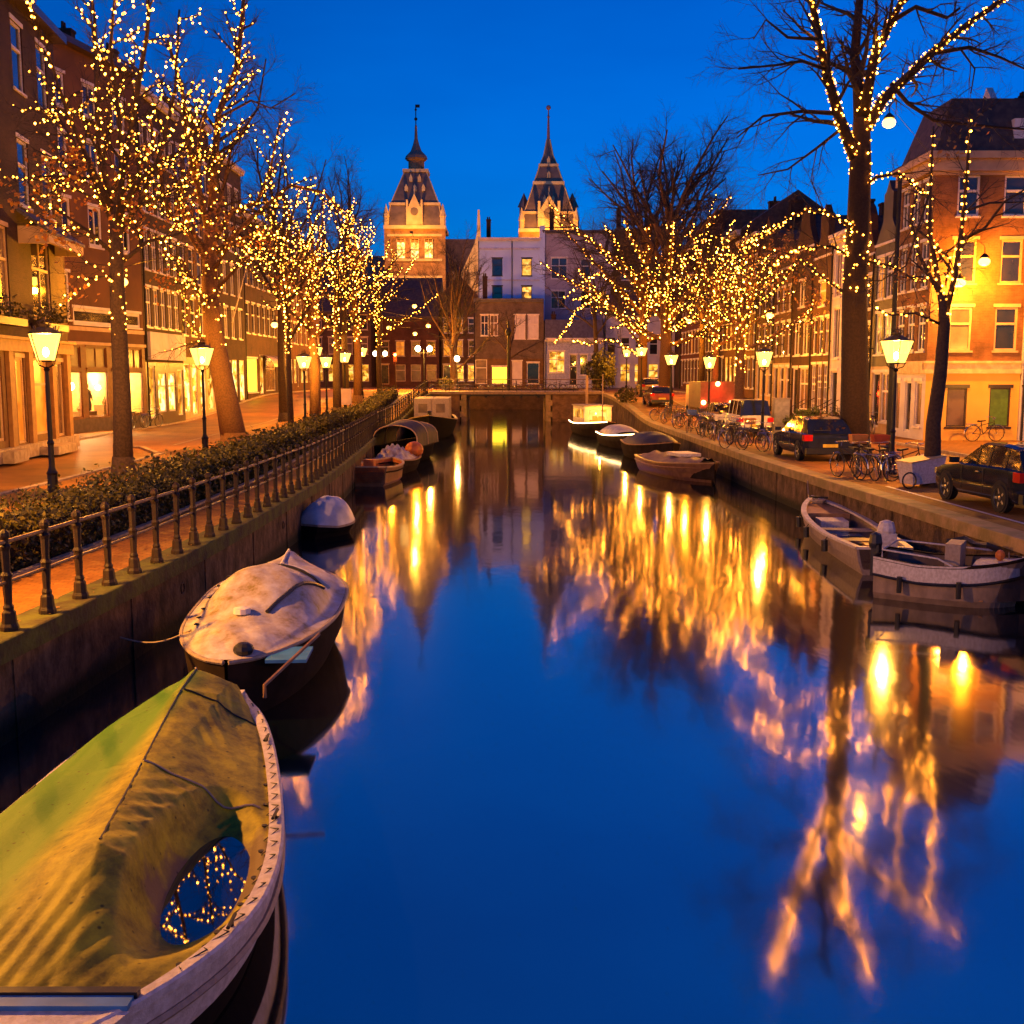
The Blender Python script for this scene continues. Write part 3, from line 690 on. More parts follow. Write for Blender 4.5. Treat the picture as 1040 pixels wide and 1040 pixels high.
mb.build('display_table', mat('display_wood', (.16, .08, .03), .5), b2)
mb = MB(); mb.ball((1.0, 1.1, 1.85), .24, 12, 8); mb.ball((3.1, 1.3, 2.3), .22, 12, 8); mb.ball((5.3, 1.1, 2.2), .15, 10, 6); mb.build('shop_lamp', emit('shop_globe', (1, .8, .4), 18), b2)
mn = empty('mannequin', (b2.matrix_basis @ Vector((3.75, .75, 1.0))).to_tuple(), ang, 'dark dressed mannequin standing in the second shop window', 'mannequin')
mb = MB(); mb.lathe([(.05, .0), (.17, .05), (.19, .35), (.14, .6), (.19, .9), (.2, 1.05), (.06, 1.15), (.05, 1.2)], 12)
mb.tube([(.2, 0, 1.05), (.32, -.02, .8), (.24, -.12, .55)], [.05, .045, .03], 6); mb.tube([(-.2, 0, 1.05), (-.3, 0, .75), (-.27, -.05, .5)], [.05, .045, .03], 6)
mb.build('body', mat('dark_cloth', (.05, .035, .03), .8), mn)
mb = MB(); mb.ball((0, 0, 1.32), .1, 10, 8, 1.25); mb.build('head', M_cream, mn)
L = bpy.data.lights.new('shop_light', 'POINT'); L.energy = 420; L.color = (1, .62, .22); L.shadow_soft_size = .25
for dx in (1.0, 3.3, 6.8):
    lo = bpy.data.objects.new('shop_light', L); COL.objects.link(lo); lo.parent = b2; lo.location = (dx, 1.5, 2.75)
mb = MB(); mb.box(0, W, -.5, .1, Hh - .2, Hh + .1); mb.build('cornice', M_door, b2)

def lhouse(name, label, y0, y1, x0, h, wall, wins, **k):
    return house(name, label, x0, y0, (g0 if y0 < 70 else G(y0) + .09), PI / 2, y1 - y0 - .02, h, 9, wall, wins, **k)
GL = 'houses of the shopping street bank'
W3 = 7.2
lhouse('shop_house', 'brick house with blank white fascia panel above a glowing shop entrance', 61.4, 68.6, -20.6, 18.6, B_dark,
       [(.5, 1.6, .4, 3.4, 'door', 2, 'door'), (2.1, 3.6, .7, 3.0, 'shop', 3), (4.0, 5.4, .7, 3.0, 'shop', 3), (5.8, 6.9, .4, 3.2, 'shop', 2)] +
       [(.5 + i * 1.3, 1.4 + i * 1.3, a, b, 'cross', None) for i in range(5) for a, b in ((5.6, 7.8), (8.8, 11), (12, 14), (15, 16.8))], roof='flat', gf=M_door, gfh=3.6, group=GL)
mb = MB(XF(-20.6, 61.4, PI / 2)); mb.box(.3, 3.6, -.25, -.02, 3.75, 5.3); mb.box(3.65, 6.9, -.25, -.02, 3.75, 5.3)
fp = mb.build('fascia_panel', P_white); fp.location.z = g0; tag(fp, 'blank pale fascia panel on the shop above the glowing entrance', 'sign')
lhouse('shop_house', 'tall white columned house with bright yellow window next to the leaning elm', 68.6, 76.8, -20.8, 19.6, B_brown,
       [(.6, 2.0, .5, 3.6, 'shop', 3), (2.4, 3.6, .3, 3.4, 'door', 3, 'door'), (4.2, 5.6, .5, 3.6, 'shop', 3), (6.0, 7.6, .5, 3.6, 'shop', 2)] +
       [(.6 + i * 1.9, 1.7 + i * 1.9, a, b, 'sash', None) for i in range(4) for a, b in ((5.4, 7.8), (8.8, 11), (12, 14), (15, 17))], roof='flat', group=GL, gf=M_cream, gfh=4.0)
lhouse('shop_house', 'brown brick house with white pilasters behind the leaning elm', 76.8, 86, -20.9, 18.0, B_dark,
       [(.6, 2.6, .5, 3.6, 'shop', 3), (3.0, 4.2, .3, 3.4, 'door', 2, 'door'), (4.8, 6.4, .5, 3.6, 'shop', 3), (7.0, 8.6, .5, 3.6, 'shop', 3)] +
       [(.8 + i * 2.1, 1.9 + i * 2.1, a, b, 'case', None) for i in range(4) for a, b in ((5.2, 7.4), (8.4, 10.6), (11.6, 13.6), (14.5, 16.3))], roof='flat', group=GL)
lhouse('shop_house', 'flagpole house with lit yellow shop panel under curved awnings', 86, 98, -21, 14.5, B_brown,
       [(.6, 4.2, .5, 3.2, 'plain', emit('yellow_panel', (1, .72, .03), 1.3), 'window'), (5, 6.4, .3, 3.4, 'door', 2, 'door'), (7.2, 11, .5, 3.4, 'shop', 'c')] +
       [(.8 + i * 1.9, 1.9 + i * 1.9, a, b, 'sash', None) for i in range(6) for a, b in ((5.2, 7.6), (9, 11.2))], roof='pitch', group=GL)
lhouse('shop_house', 'low brick house near the bridge with small glowing windows', 98, 108, -21.2, 12.5, B_red, regular(10, [(4.6, 6.6), (7.8, 9.8)], 5, 1.1, seed=31, glit=2, gstyle='shop', lit=((0, 1),)), roof='pitch', group=GL)
lhouse('shop_house', 'brown brick house beyond the bridge on the shopping street', 108, 122, -21.4, 13.5, B_brown, regular(14, [(4.6, 6.6), (7.8, 9.8)], 6, 1.1, seed=32, glit=2, gstyle='shop'), roof='mansard', group=GL)

# --- far end of the canal
GF = 2.47
hb = house('terrace_house', 'tall bluish white plastered house closing the canal with a party wall chimney', -4.6, 150, GF, 0, 8.6, 20.0, 12, mat('blue_white_plaster', (.56, .70, .92), .8, (.48, .61, .84), scale=.5),
      [(1.9, 3.3, 15.0, 17.3, 'sash', None), (5.9, 7.3, 15.0, 17.3, 'sash', 2), (1.9, 3.3, 11.2, 13.6, 'sash', None), (5.9, 7.3, 11.2, 13.6, 'plain', 2)], roof='flat', frame=M_dark)
house('terrace_house', 'grey plastered house adjoining the bluish white house', 4.1, 150, GF, 0, 9.6, 21.0, 12, mat('grey_plaster', (.38, .34, .38), .85, (.32, .28, .32), scale=.5),
      [(1.2, 3.4, 14.6, 17.4, 'cross', None), (5.2, 6.6, 14.8, 17.2, 'sash', None), (1.2, 3.2, 10.6, 13.0, 'cross', None), (5.2, 6.6, 10.6, 13, 'sash', None), (7.6, 8.8, 10.6, 13, 'sash', 1), (1.2, 3, 6.4, 9, 'cross', None), (5.2, 6.8, 6.4, 9, 'cross', None)], roof='flat', frame=M_white, cornice=M_slate)
house('low_building', 'low brown flat roofed building with pale blinds in front of the bluish white house', -4.9, 140, GF, 0, 8.95, 11.2, 8, brick('brick_grey', (.12, .085, .07), (.095, .068, .055)),
      [(.9, 1.9, 6.6, 9.2, 'cross', None), (2.1, 3.1, 6.6, 9.2, 'cross', 'c'), (5.2, 6.6, 6.2, 9.2, 'cross', P_white), (6.9, 8.3, 6.2, 9.2, 'cross', P_white), (.2, 1.7, .5, 3.6, 'shop', 'c'), (2.3, 4.3, .5, 2.7, 'plain', emit('yellow_panel', (1, .72, .03), 1.3)), (4.9, 6.2, .3, 3.4, 'door', P_white, 'door'), (6.8, 8.4, .5, 3.2, 'plain', None)], roof='flat', gf=B_tan, gfh=3.7, cornice=M_slate)
house('terrace_house', 'brownish tall house peeping out right beside the grey plastered house', 13.9, 151, GF, 0, 6, 21.3, 10, brick('brick_grey', (.12, .085, .07), (.095, .068, .055)), [(1, 2.2, 14.5, 17, 'sash', None), (3.6, 4.8, 14.5, 17, 'sash', None), (1, 2.2, 10.5, 13, 'sash', None)], roof='flat', cornice=M_slate)
for i_, z_ in enumerate((8.7, 14.3, 18.5)):
    mb = MB(); mb.box(-.02, 8.62, -.12, 0, z_, z_ + .22); mb.build('string_course', M_offwhite, hb)
mb = MB(); mb.box(8.35, 9.05, -.25, .6, 9, 21.6); mb.build('party_wall_chimney', mat('blue_white_plaster', (.5, .6, .8)), hb)
mb = MB(); mb.tube([(4.6, -.12, 9), (4.6, -.12, 19.8)], .07, 5); mb.build('drainpipe', M_iron, hb)
house('bay_house', 'small white house with amber lit bay window beyond the bridge', 4.15, 138, GF, 0, 7.4, 6.2, 7, mat('lilac_plaster', (.40, .42, .56), .8),
      [(.5, 2.5, 1.9, 4.6, 'cross', 2), (3.1, 4.1, .3, 4.2, 'sash', None), (4.4, 5.4, 1.6, 4.2, 'sash', None), (5.8, 7, 1.6, 4.2, 'sash', None)], roof='mansard', frame=M_white, roofm=M_slate)
house('town_house', 'wide white house with small lit windows behind the far quay lamps', 11.8, 140, GF, 0, 9, 9.5, 8, P_white, regular(9, [(4.2, 6.4)], 5, 1.1, seed=40, glit=2), roof='mansard', cornice=M_slate)
house('town_house', 'brown brick house hidden behind the far elms', 20.9, 136, GF, 0, 12, 13, 8, B_brown, regular(12, [(4.2, 6.4), (7.4, 9.4), (10.2, 12)], 6, 1.1, seed=41, glit=2), roof='mansard')
house('town_house', 'dark roofed orange lit building left of the bare tree beyond the bridge', -18.5, 150, GF, 0, 8.5, 9.5, 17, B_red, regular(8.5, [(4.2, 6.2)], 4, 1.2, seed=42, glit='c', gstyle='shop', lit=((0, 1),)), roof='pitch', cornice=M_tile, frame=M_cream)
house('town_house', 'ochre brick house directly behind the bare bridge tree', -9.9, 152, GF, 0, 5.2, 12.5, 9, B_tan, regular(5.2, [(4.2, 6.4), (7.4, 9.4)], 3, 1.0, seed=43, glit=2, lit=((0, 0), (1, 1))), roof='gable', cornice=M_tile)
house('town_house', 'brick building with glowing ground floor behind the red traffic light', -31, 146, GF, 0, 12.2, 10, 15, B_brown, regular(12.2, [(4.4, 6.6), (7.6, 9.6)], 6, 1.2, seed=44, glit=2, gstyle='shop'), roof='pitch', cornice=M_tile, frame=M_cream)

# museum with two towers
mu = empty('museum_building', (-19, 222, GF), 0, 'brick museum with two steep slate spired towers edged in floodlit stone', 'museum')
M_mus = brick('museum_brick', (.48, .24, .10), (.40, .19, .08), (.4, .25, .13), w=.4, h=.14)
M_stone = mat('museum_stone', (.80, .58, .30), .8, (.68, .46, .22), scale=.8)
M_spire = mat('spire_slate', (.26, .17, .12), .7, (.18, .12, .09), scale=.8)
def spire(cx, cy, levels, hw, base_z, kind):
    """square tower; levels: (half width, z) of the roof"""
    b = MB(); b.box(cx - hw, cx + hw, cy - hw, cy + hw, 0, base_z)
    for s in (-1, 1): b.box(cx + s * (hw + .05) - .7, cx + s * (hw + .05) + .7, cy - hw - .3, cy - hw + .6, 0, base_z)
    t = b.build('tower', M_mus, mu, world=False); 
    st = MB()
    st.box(cx - hw - .8, cx + hw + .8, cy - hw - .8, cy + hw + .8, base_z, base_z + .7)
    for z in (base_z - 1.4, base_z - 6.2, base_z - 9.5): st.box(cx - hw - .12, cx + hw + .12, cy - hw - .34, cy - hw, z, z + .45)
    st.build('stone_band', M_stone, t)
    for k in (-1, 0, 1):
        w = MB(); x = cx + k * hw * .52; w.box(x - .75, x + .75, cy - hw - .2, cy - hw - .05, base_z - 5.6, base_z - 2.6); w.build('window', M_litshop if kind == 0 else M_litdim, t)
        f = MB()
        for (u, v) in ((-.85, -.72), (-.06, .06), (.72, .85)): f.box(x + u, x + v, cy - hw - .3, cy - hw - .2, base_z - 5.7, base_z - 1.9)
        f.box(x - .85, x + .85, cy - hw - .3, cy - hw - .2, base_z - 4.0, base_z - 3.85); f.lathe([(.9, 0), (.9, .01)], 8, (x, cy - hw - .2, base_z - 1.9)); f.build('window_frame', M_stone, t)
    r = MB(); zb = base_z + .7
    for (h0, z0), (h1, z1) in zip(levels, levels[1:]):
        r.add([(cx - h0, cy - h0, z0), (cx + h0, cy - h0, z0), (cx + h0, cy + h0, z0), (cx - h0, cy + h0, z0), (cx - h1, cy - h1, z1), (cx + h1, cy - h1, z1), (cx + h1, cy + h1, z1), (cx - h1, cy + h1, z1)],
              [(0, 1, 5, 4), (1, 2, 6, 5), (2, 3, 7, 6), (3, 0, 4, 7)])
    rr = r.build('spire_roof', M_spire, mu)
    hip = MB()
    for (h0, z0), (h1, z1) in zip(levels, levels[1:]):
        for sx in (-1, 1):
            for sy in (-1, 1): hip.tube([(cx + sx * h0, cy + sy * h0, z0), (cx + sx * h1, cy + sy * h1, z1)], .13, 4)
    hip.build('roof_hip', M_stone, rr)
    return rr
def band(cx, cy, hw, z, h=.7, parent=None):
    b = MB(); b.box(cx - hw, cx + hw, cy - hw, cy + hw, z, z + h); b.build('stone_band', M_stone, parent)
def gablet(cx, cy, hw, z, w, h, parent):
    b = MB(); b.prism_xz([(cx - w, z), (cx + w, z), (cx + w, z + h * .55), (cx, z + h), (cx - w, z + h * .55)], cy - hw - .6, cy - hw + 2.5); o = b.build('gablet', M_stone, parent)
    c = MB(); c.M = Matrix.Translation((cx, cy - hw - .62, z + h * .42)) @ Matrix.Rotation(PI / 2, 4, 'X'); c.lathe([(w * .62, 0), (w * .62, .06)], 16); c.build('clock_face', M_spire, o)
    d = MB(); d.box(cx - w * 1.3, cx - w, cy - hw - .7, cy - hw + .2, z, z + h * .8); d.box(cx + w, cx + w * 1.3, cy - hw - .7, cy - hw + .2, z, z + h * .8); d.tube([(cx, cy - hw, z + h), (cx, cy - hw, z + h + 1.6)], [.2, .04], 4); d.build('pinnacle', M_stone, o)
c1 = (-.25, 3.0)
r1 = spire(*c1, [(5.7, 31.0), (4.75, 35.2), (2.2, 41.8)], 5.3, 30.2, 0)
band(*c1, 5.05, 34.9, .5, r1); band(*c1, 2.55, 41.7, .6, r1); gablet(*c1, 5.3, 31.0, 1.25, 6.0, r1)
mb = MB(); mb.lathe([(1.6, 42.2), (1.6, 44.2), (2.0, 44.3), (2.0, 44.6)], 8, (c1[0], c1[1], 0)); mb.build('belfry', M_mus, mu)
mb = MB(); mb.lathe([(2.3, 44.6), (2.1, 45.2), (1.1, 46.2), (.65, 47.4), (.34, 48.6), (.22, 51.0), (.1, 51.4)], 8, (c1[0], c1[1], 0)); mb.build('spire_tip', M_spire, mu)
mb = MB(); mb.tube([(c1[0], c1[1], 51.3), (c1[0], c1[1], 55.2)], .10, 4); mb.ball((c1[0], c1[1], 52.4), .35, 6, 4); mb.ball((c1[0], c1[1], 54.2), .25, 6, 4); mb.box(c1[0] - .1, c1[0] + .8, c1[1] - .03, c1[1] + .03, 54.6, 55.2); mb.build('weather_vane', M_iron, mu)
c2 = (26.3, 3.0)
r2 = spire(*c2, [(5.5, 30.3), (4.9, 33.4), (2.9, 39.6), (1.75, 43.2), (.95, 45.2), (.32, 48.4)], 5.2, 29.6, 1)
band(*c2, 5.15, 33.2, .5, r2); band(*c2, 3.15, 39.2, .6, r2); band(*c2, 2.0, 42.9, .5, r2); gablet(*c2, 5.2, 30.6, 1.7, 6.2, r2)
for s in (-1, 1):
    mb = MB(); x = c2[0] + s * 4.9; mb.box(x - .9, x + .9, c2[1] - 1, c2[1] + 1, 31, 35.2); mb.lathe([(1.3, 35.2), (.05, 38)], 4, (x, c2[1], 0)); mb.build('turret', M_spire, mu)
mb = MB(); mb.lathe([(.34, 48), (.28, 50), (.16, 53), (.06, 55)], 8, (c2[0], c2[1], 0)); mb.ball((c2[0], c2[1], 54.6), .5, 6, 5); mb.ball((c2[0], c2[1], 52.8), .3, 6, 4); mb.build('spire_tip', mat('copper_rose', (.45, .2, .18), .5), mu)
mb = MB(); mb.box(5.2, 21.5, 0, 12, 0, 18); mb.box(-30, -5.6, 2, 12, 0, 16); mb.box(31, 60, 2, 12, 0, 18); mb.build('wing', M_mus, mu)
mb = MB()
mb.add([(5.2, -.3, 18), (21.5, -.3, 18), (21.5, 6, 29.3), (5.2, 6, 29.3), (5.2, 12.3, 18), (21.5, 12.3, 18)], [(0, 1, 2, 3), (3, 2, 5, 4)])
mb.add([(-30, 1.7, 16), (-5.6, 1.7, 16), (-5.6, 7, 26), (-30, 7, 26), (-30, 12, 16), (-5.6, 12, 16)], [(0, 1, 2, 3), (3, 2, 5, 4), (0, 3, 4)])
mb.build('roof', M_spire, mu)
mb = MB(); mb.prism_xz([(6.5, 10), (14.5, 10), (14.5, 23), (13.6, 24), (13.0, 27.5), (12.4, 31), (11.6, 27.5), (9.5, 23), (6.5, 17)], -2.2, -.6); mb.prism_xz([(12.0, 28.5), (12.8, 28.5), (12.6, 34), (12.2, 34)], -2.0, -1.3); mb.build('stepped_gable', M_stone, mu)
mb = MB()
for k in range(9): mb.box(7 + (k % 3) * 2.4, 8.2 + (k % 3) * 2.4, -2.3, -2.2, 11.5 + (k // 3) * 4, 14 + (k // 3) * 4)
mb.build('gable_window', M_spire, mu)
for cxx, cyy, lv in ((*c1, ((3.75, 38.2, 3), (2.9, 40.2, 2))), (*c2, ((4.1, 36.0, 2), (2.5, 41.0, 1), (1.4, 44.0, 1)))):
    for hh, zz, cnt in lv:
        for q in range(cnt):
            xx = cxx + (q - (cnt - 1) / 2) * 1.7
            mb = MB(); mb.prism_xz([(xx - .32, zz - .5), (xx + .32, zz - .5), (xx + .32, zz + .3), (xx, zz + .95), (xx - .32, zz + .3)], cyy - hh - .45, cyy - hh + .8); mb.build('roof_dormer', M_stone, r1 if cxx < 10 else r2)
for cxx, cyy, hh, zz in ((*c1, 5.6, 30.9), (*c2, 5.4, 30.2)):
    for sx in (-1, 1):
        mb = MB(); xx = cxx + sx * hh; mb.lathe([(.55, zz), (.55, zz + 1.6), (.7, zz + 1.7), (.04, zz + 4.2)], 6, (xx, cyy - hh, 0)); mb.build('corner_pinnacle', M_stone, r1 if cxx < 10 else r2)
# floodlights at the museum's towers
LAMP_GAIN = 1.35
def point(name, loc, e, col=(1, .5, .12), r=.2, parent=None):
    e *= LAMP_GAIN; col = (col[0], col[1] * .80, col[2] * .35)
    L = bpy.data.lights.new(name, 'POINT'); L.energy = e; L.color = col; L.shadow_soft_size = r
    o = bpy.data.objects.new(name, L); COL.objects.link(o); o.location = loc
    if parent: o.parent = parent
    return o
for cx, zz, e in ((-.25, 24, 1300), (26.3, 24, 2400), (-.25, 36.5, 1500), (26.3, 35, 2600), (12, 14, 1500)):
    fl = empty('floodlight', (-19 + cx, 222 - 9.5, GF + zz - 8), 0, {24: 'floodlight shining up the ' + ('clock tower' if cx < 0 else 'spire tower over the grey house'), 36.5: 'upper floodlight of the clock tower', 35: 'upper floodlight of the spire tower', 14: 'floodlight under the stepped museum gable'}[zz], 'floodlight')
    mb = MB(); mb.box(-.3, .3, -.15, .15, 0, .4); mb.tube([(0, .2, .2), (0, 9.5 - 5, -.2)], .05, 4); mb.build('housing', M_iron, fl)
    point('floodlight_beam', (0, .5, .8), e, (1, .5, .1), .3, fl)

# ------------------------------------------------------------------ street lamps
M_mantle = emit('lamp_mantle', (1, .74, .34), 30)
def lamp_post(label, x, y, h=4.1, e=1300, group='crowned lantern street lamps', z=None, name='street_lamp', s=1.0):
    z = G(y) if z is None else z
    r = empty(name, (x, y, z), (x * 7) % 1.5, label, 'street lamp', group)
    mb = MB(); hp = h - .98
    mb.lathe([(.17, 0), (.17, .08), (.13, .12), (.12, .5), (.14, .55), (.10, .62), (.075, .7), (.07, 1.25), (.09, 1.3), (.06, 1.36), (.05, hp - .35), (.045, hp - .05), (.08, hp), (.03, hp + .06)], 10)
    mb.build('post', M_iron, r, smooth=False)
    mb = MB()
    zb, zt = hp + .22, hp + .86; wb, wt = .19, .345
    for sx, sy in ((-1, -1), (1, -1), (1, 1), (-1, 1)):
        mb.tube([(sx * wb, sy * wb, zb), (sx * wt, sy * wt, zt)], .014, 4)
        mb.tube([(0, 0, hp + .02), (sx * wb * .8, sy * wb * .8, hp + .1), (sx * wb, sy * wb, zb)], .014, 4)
    mb.box(-wb - .015, wb + .015, -wb - .015, wb + .015, zb - .025, zb - .003); mb.box(-wt - .02, wt + .02, -wt - .02, wt + .02, zt + .003, zt + .03)
    mb.lathe([(.10, -.012), (.12, .04)], 8, (0, 0, zb - .03))
    lf = mb.build('lantern_frame', M_iron, r)
    mb = MB(); mb.add([(-wb, -wb, zb), (wb, -wb, zb), (wb, wb, zb), (-wb, wb, zb), (-wt, -wt, zt), (wt, -wt, zt), (wt, wt, zt), (-wt, wt, zt)], [(0, 1, 5, 4), (1, 2, 6, 5), (2, 3, 7, 6), (3, 0, 4, 7)])
    mb.build('glass', M_lglass, lf)
    mb = MB(); mb.ball((0, 0, (zb + zt) / 2 - .12), .075, 8, 6, 1.6); mb.build('mantle', M_mantle, lf, smooth=True)
    mb = MB(); mb.lathe([(.40, zt + .03), (.25, zt + .13), (.10, zt + .18)], 8); mb.lathe([(.13, zt + .18), (.15, zt + .24), (.08, zt + .25)], 8)
    for k in range(8):
        a = k * PI / 4; mb.tube([(math.cos(a) * .3, math.sin(a) * .3, zt + .08), (math.cos(a) * .33, math.sin(a) * .33, zt + .2)], [.012, .02], 4)
        mb.tube([(math.cos(a) * .12, math.sin(a) * .12, zt + .22), (math.cos(a) * .17, math.sin(a) * .17, zt + .29), (0, 0, zt + .36)], [.014, .014, .01], 4)
    mb.ball((0, 0, zt + .38), .03, 6, 4); mb.build('crown', mat('gilded_iron', (.16, .10, .03), .4), r)
    point('lantern_light', (0, 0, (zb + zt) / 2 + .12), e, (1, .47, .10), .08, r)
    return r
lamp_post('crowned lantern glowing closest of all on the shopping bank, before the brown brick house', -11.5, 27, e=1500)
lamp_post('crowned lantern in front of the leaning elm', -11.9, 42.0)
lamp_post('crowned lantern standing third along the hedge', -11.8, 62.0)
lamp_post('crowned lantern standing fourth along the hedge', -12.0, 70.5)
lamp_post('crowned lantern beside the white notice box at the hedge end', -12.1, 79.0)
lamp_post('crowned lantern near the bridge end of the shopping bank', -12.1, 88, e=1000)
lamp_post('crowned lantern on the house side of the shopping street', -16.2, 91, e=1000)
lamp_post('crowned lantern between the big elm and the ochre corner building', 11.45, 32.6, e=1100)
lamp_post('crowned lantern beside the grey cabinet on the parking bank', 11.35, 49.2, e=850)
lamp_post('crowned lantern rising above the red tail lights', 11.75, 65.0, e=850)
lamp_post('crowned lantern beside the trunk of the tall bare elm', 11.0, 75.5, e=900)
lamp_post('crowned lantern just behind the tall bare elm trunk', 10.6, 89.5, e=1000)
lamp_post('small crowned lantern by the far corner of the bridge', 10.9, 104, e=800)
lamp_post('crowned lantern of the shopping bank nearest the viewing bridge', -8.9, 12.0, e=3800)
lamp_post('unseen crowned lantern added in the cross street to light the ochre wall', 22.4, 41.5, e=1500)  # out of view, added to brighten the ochre ground floor
lamp_post('unseen crowned lantern added beside the viewing bridge to light the tarpaulin boat', 11.6, 3.5, e=800)  # out of view, added to light the tarpaulin's canal side and the boats
lamp_post('crowned lantern of the shopping bank beside the viewing bridge', -9.2, -4.0, e=1300)

def bridge_lamp(label, x, y, z, heads, h):
    r = empty('bridge_lamp', (x, y, z), 0, label, 'street lamp')
    mb = MB(); mb.lathe([(.14, 0), (.10, .3), (.06, .5), (.045, h * .8), (.03, h)], 8); 
    if heads == 2: mb.tube([(-.55, 0, h - .2), (-.35, 0, h - .35), (0, 0, h - .25), (.35, 0, h - .35), (.55, 0, h - .2)], .03, 5)
    mb.build('post', M_iron, r)
    for k in ((-.55, .55) if heads == 2 else (0,)):
        m = MB(); m.ball((k, 0, h + .08), .26, 10, 8, 1.1); m.build('globe', emit('globe_glass', (1, .75, .38), 14), r)
        m = MB(); m.lathe([(.14, 0), (.10, .12), (.02, .25)], 8, (k, 0, h + .34)); m.build('cap', M_iron, r)
        point('globe_light', (k, -.5, h + .1), 450, (1, .5, .1), .1, r)
bridge_lamp('double globed lamp post at the railing corner of the bridge', -8.3, 103, 2.6, 2, 3.9)
bridge_lamp('small single globe lamp post on the bridge under the bare tree', -5.3, 105.4, 2.6, 1, 3.0)
bridge_lamp('double globed lamp far down the street left of the red traffic light', -14.7, 122, 2.5, 2, 3.9)

def hung_lamp(label, loc, ends, e, col=(1, .38, .03), group='sodium lamps hanging over the street', glow=30):
    r = empty('hanging_lamp', loc, 0, label, 'street lamp', group)
    mb = MB(); mb.lathe([(.05, .25), (.10, .2), (.20, .1), (.20, .06)], 10); mb.tube([(0, 0, .25), (0, 0, .5)], .02, 4); mb.build('hood', M_iron, r)
    mb = MB(); mb.ball((0, 0, -.10), .24, 12, 8, .75); mb.build('lamp_glass', emit('sodium_glass', (1, .46, .06), 5), r, smooth=True)
    mb = MB()
    for q in ends:
        a = Vector(q) - Vector(loc); mb.tube([(0, 0, .5), tuple(a * .5 + Vector((0, 0, .3))), tuple(a)], .012, 4)
    mb.build('span_wire', M_wire, r)
    point('sodium_light', (0, 0, -.5), e, col, .12, r)
hung_lamp('sodium lamp glaring against the orange corner building', (19.9, 46.6, 9.0), [(20.3, 47.95, 9.8)], 800, (1, .36, .02))
hung_lamp('small lamp under the sodium lamp by the corner building', (19.05, 46.9, 8.15), [(19.2, 47.95, 8.6)], 250, (1, .6, .2), group=None, glow=18)
hung_lamp('lamp slung on a wire beside the fork of the big elm', tuple(P3(903, 122, y=41)), [(12.4, 38.4, 13.6), (18.2, 48.0, 13.2)], 30, (1, .42, .05), group=None)
hung_lamp('highest sodium lamp hanging over the far street before the dark roof', tuple(P3(421, 310, y=116)), [(-21.4, 112, 13.5), (-3, 138, 13)], 2600)
hung_lamp('sodium lamp over the far street above the double globes', tuple(P3(395, 332, y=112)), [(-21.4, 108, 11), (-5, 138, 11)], 1900)
hung_lamp('sodium lamp beside the branches of the bare bridge tree', tuple(P3(435, 330, y=118)), [(-21.4, 112, 12), (-4, 140, 12)], 1700)
hung_lamp('small sodium lamp between the other hanging lamps of the far street', tuple(P3(421.5, 338, y=126)), [(-21.4, 120, 10), (-4.8, 140, 10)], 1500)
hung_lamp('sodium lamp hanging over the shopping street by the columned house', (-16.0, 74, 7.6), [(-20.9, 74, 8.6), (-10.0, 75, 9.0)], 900)
hung_lamp('sodium lamp hanging over the shopping street by the brown shopfront', (-16.6, 47, 8.2), [(-22, 53, 9.6), (-12, 46, 9.5)], 900)
hung_lamp('sodium lamp over the parking bank by the tan brick house', (15.5, 66, 7.8), [(18.2, 66, 8.6), (12, 57, 8.6)], 500)
hung_lamp('sodium lamp over the parking bank near the bridge', (14.5, 90, 8.6), [(18.2, 90, 9.5), (11, 84, 9.8)], 1000)

# ------------------------------------------------------------------ trees and their strings of lights
def branch(rng, p, d, L, r, seg, wig, up):
    pts = [p.copy()]; rad = [r]; st = L / seg
    for i in range(seg):
        d = (d + Vector((rng.gauss(0, wig), rng.gauss(0, wig), rng.gauss(0, wig) + up))).normalized()
        p = p + d * st; pts.append(p.copy()); rad.append(r * (1 - .75 * (i + 1) / seg))
    return pts, rad
def along(pts, t):
    n = len(pts) - 1; f = t * n; i = min(n - 1, int(f)); q = f - i
    return pts[i].lerp(pts[i + 1], q), (pts[i + 1] - pts[i]).normalized()
def offshoots(rng, path, n, L0, ang, up, tmin=.2, seg=4, wig=.14, rk=.5, tmax=.98):
    pts, rad = path; out = []
    for k in range(n):
        t = tmin + (tmax - tmin) * (k + rng.random()) / n
        p, d = along(pts, t)
        ax = d.orthogonal().normalized(); ax = Quaternion(d, rng.uniform(0, 2 * PI)) @ ax
        nd = (Quaternion(ax, ang * rng.uniform(.7, 1.35)) @ d)
        i = min(len(rad) - 1, int(t * (len(rad) - 1))); rr = rad[i] * rk
        out.append(branch(rng, p, nd, L0 * rng.uniform(.6, 1.25) * (1 - .45 * t), max(rr, .006), seg, wig, up))
    return out
def leaves(rng, pts, n, spread, size, mb=None):
    mb = mb or MB()
    for k in range(n):
        c = rng.choice(pts) + Vector((rng.gauss(0, spread), rng.gauss(0, spread), rng.gauss(-.05, spread)))
        a = Vector((rng.gauss(0, 1), rng.gauss(0, 1), rng.gauss(0, 1))).normalized() * size * rng.uniform(.6, 1.3); b = a.orthogonal().normalized() * size * .7
        mb.quad(c - a, c + b, c + a * .9, c - b)
    return mb

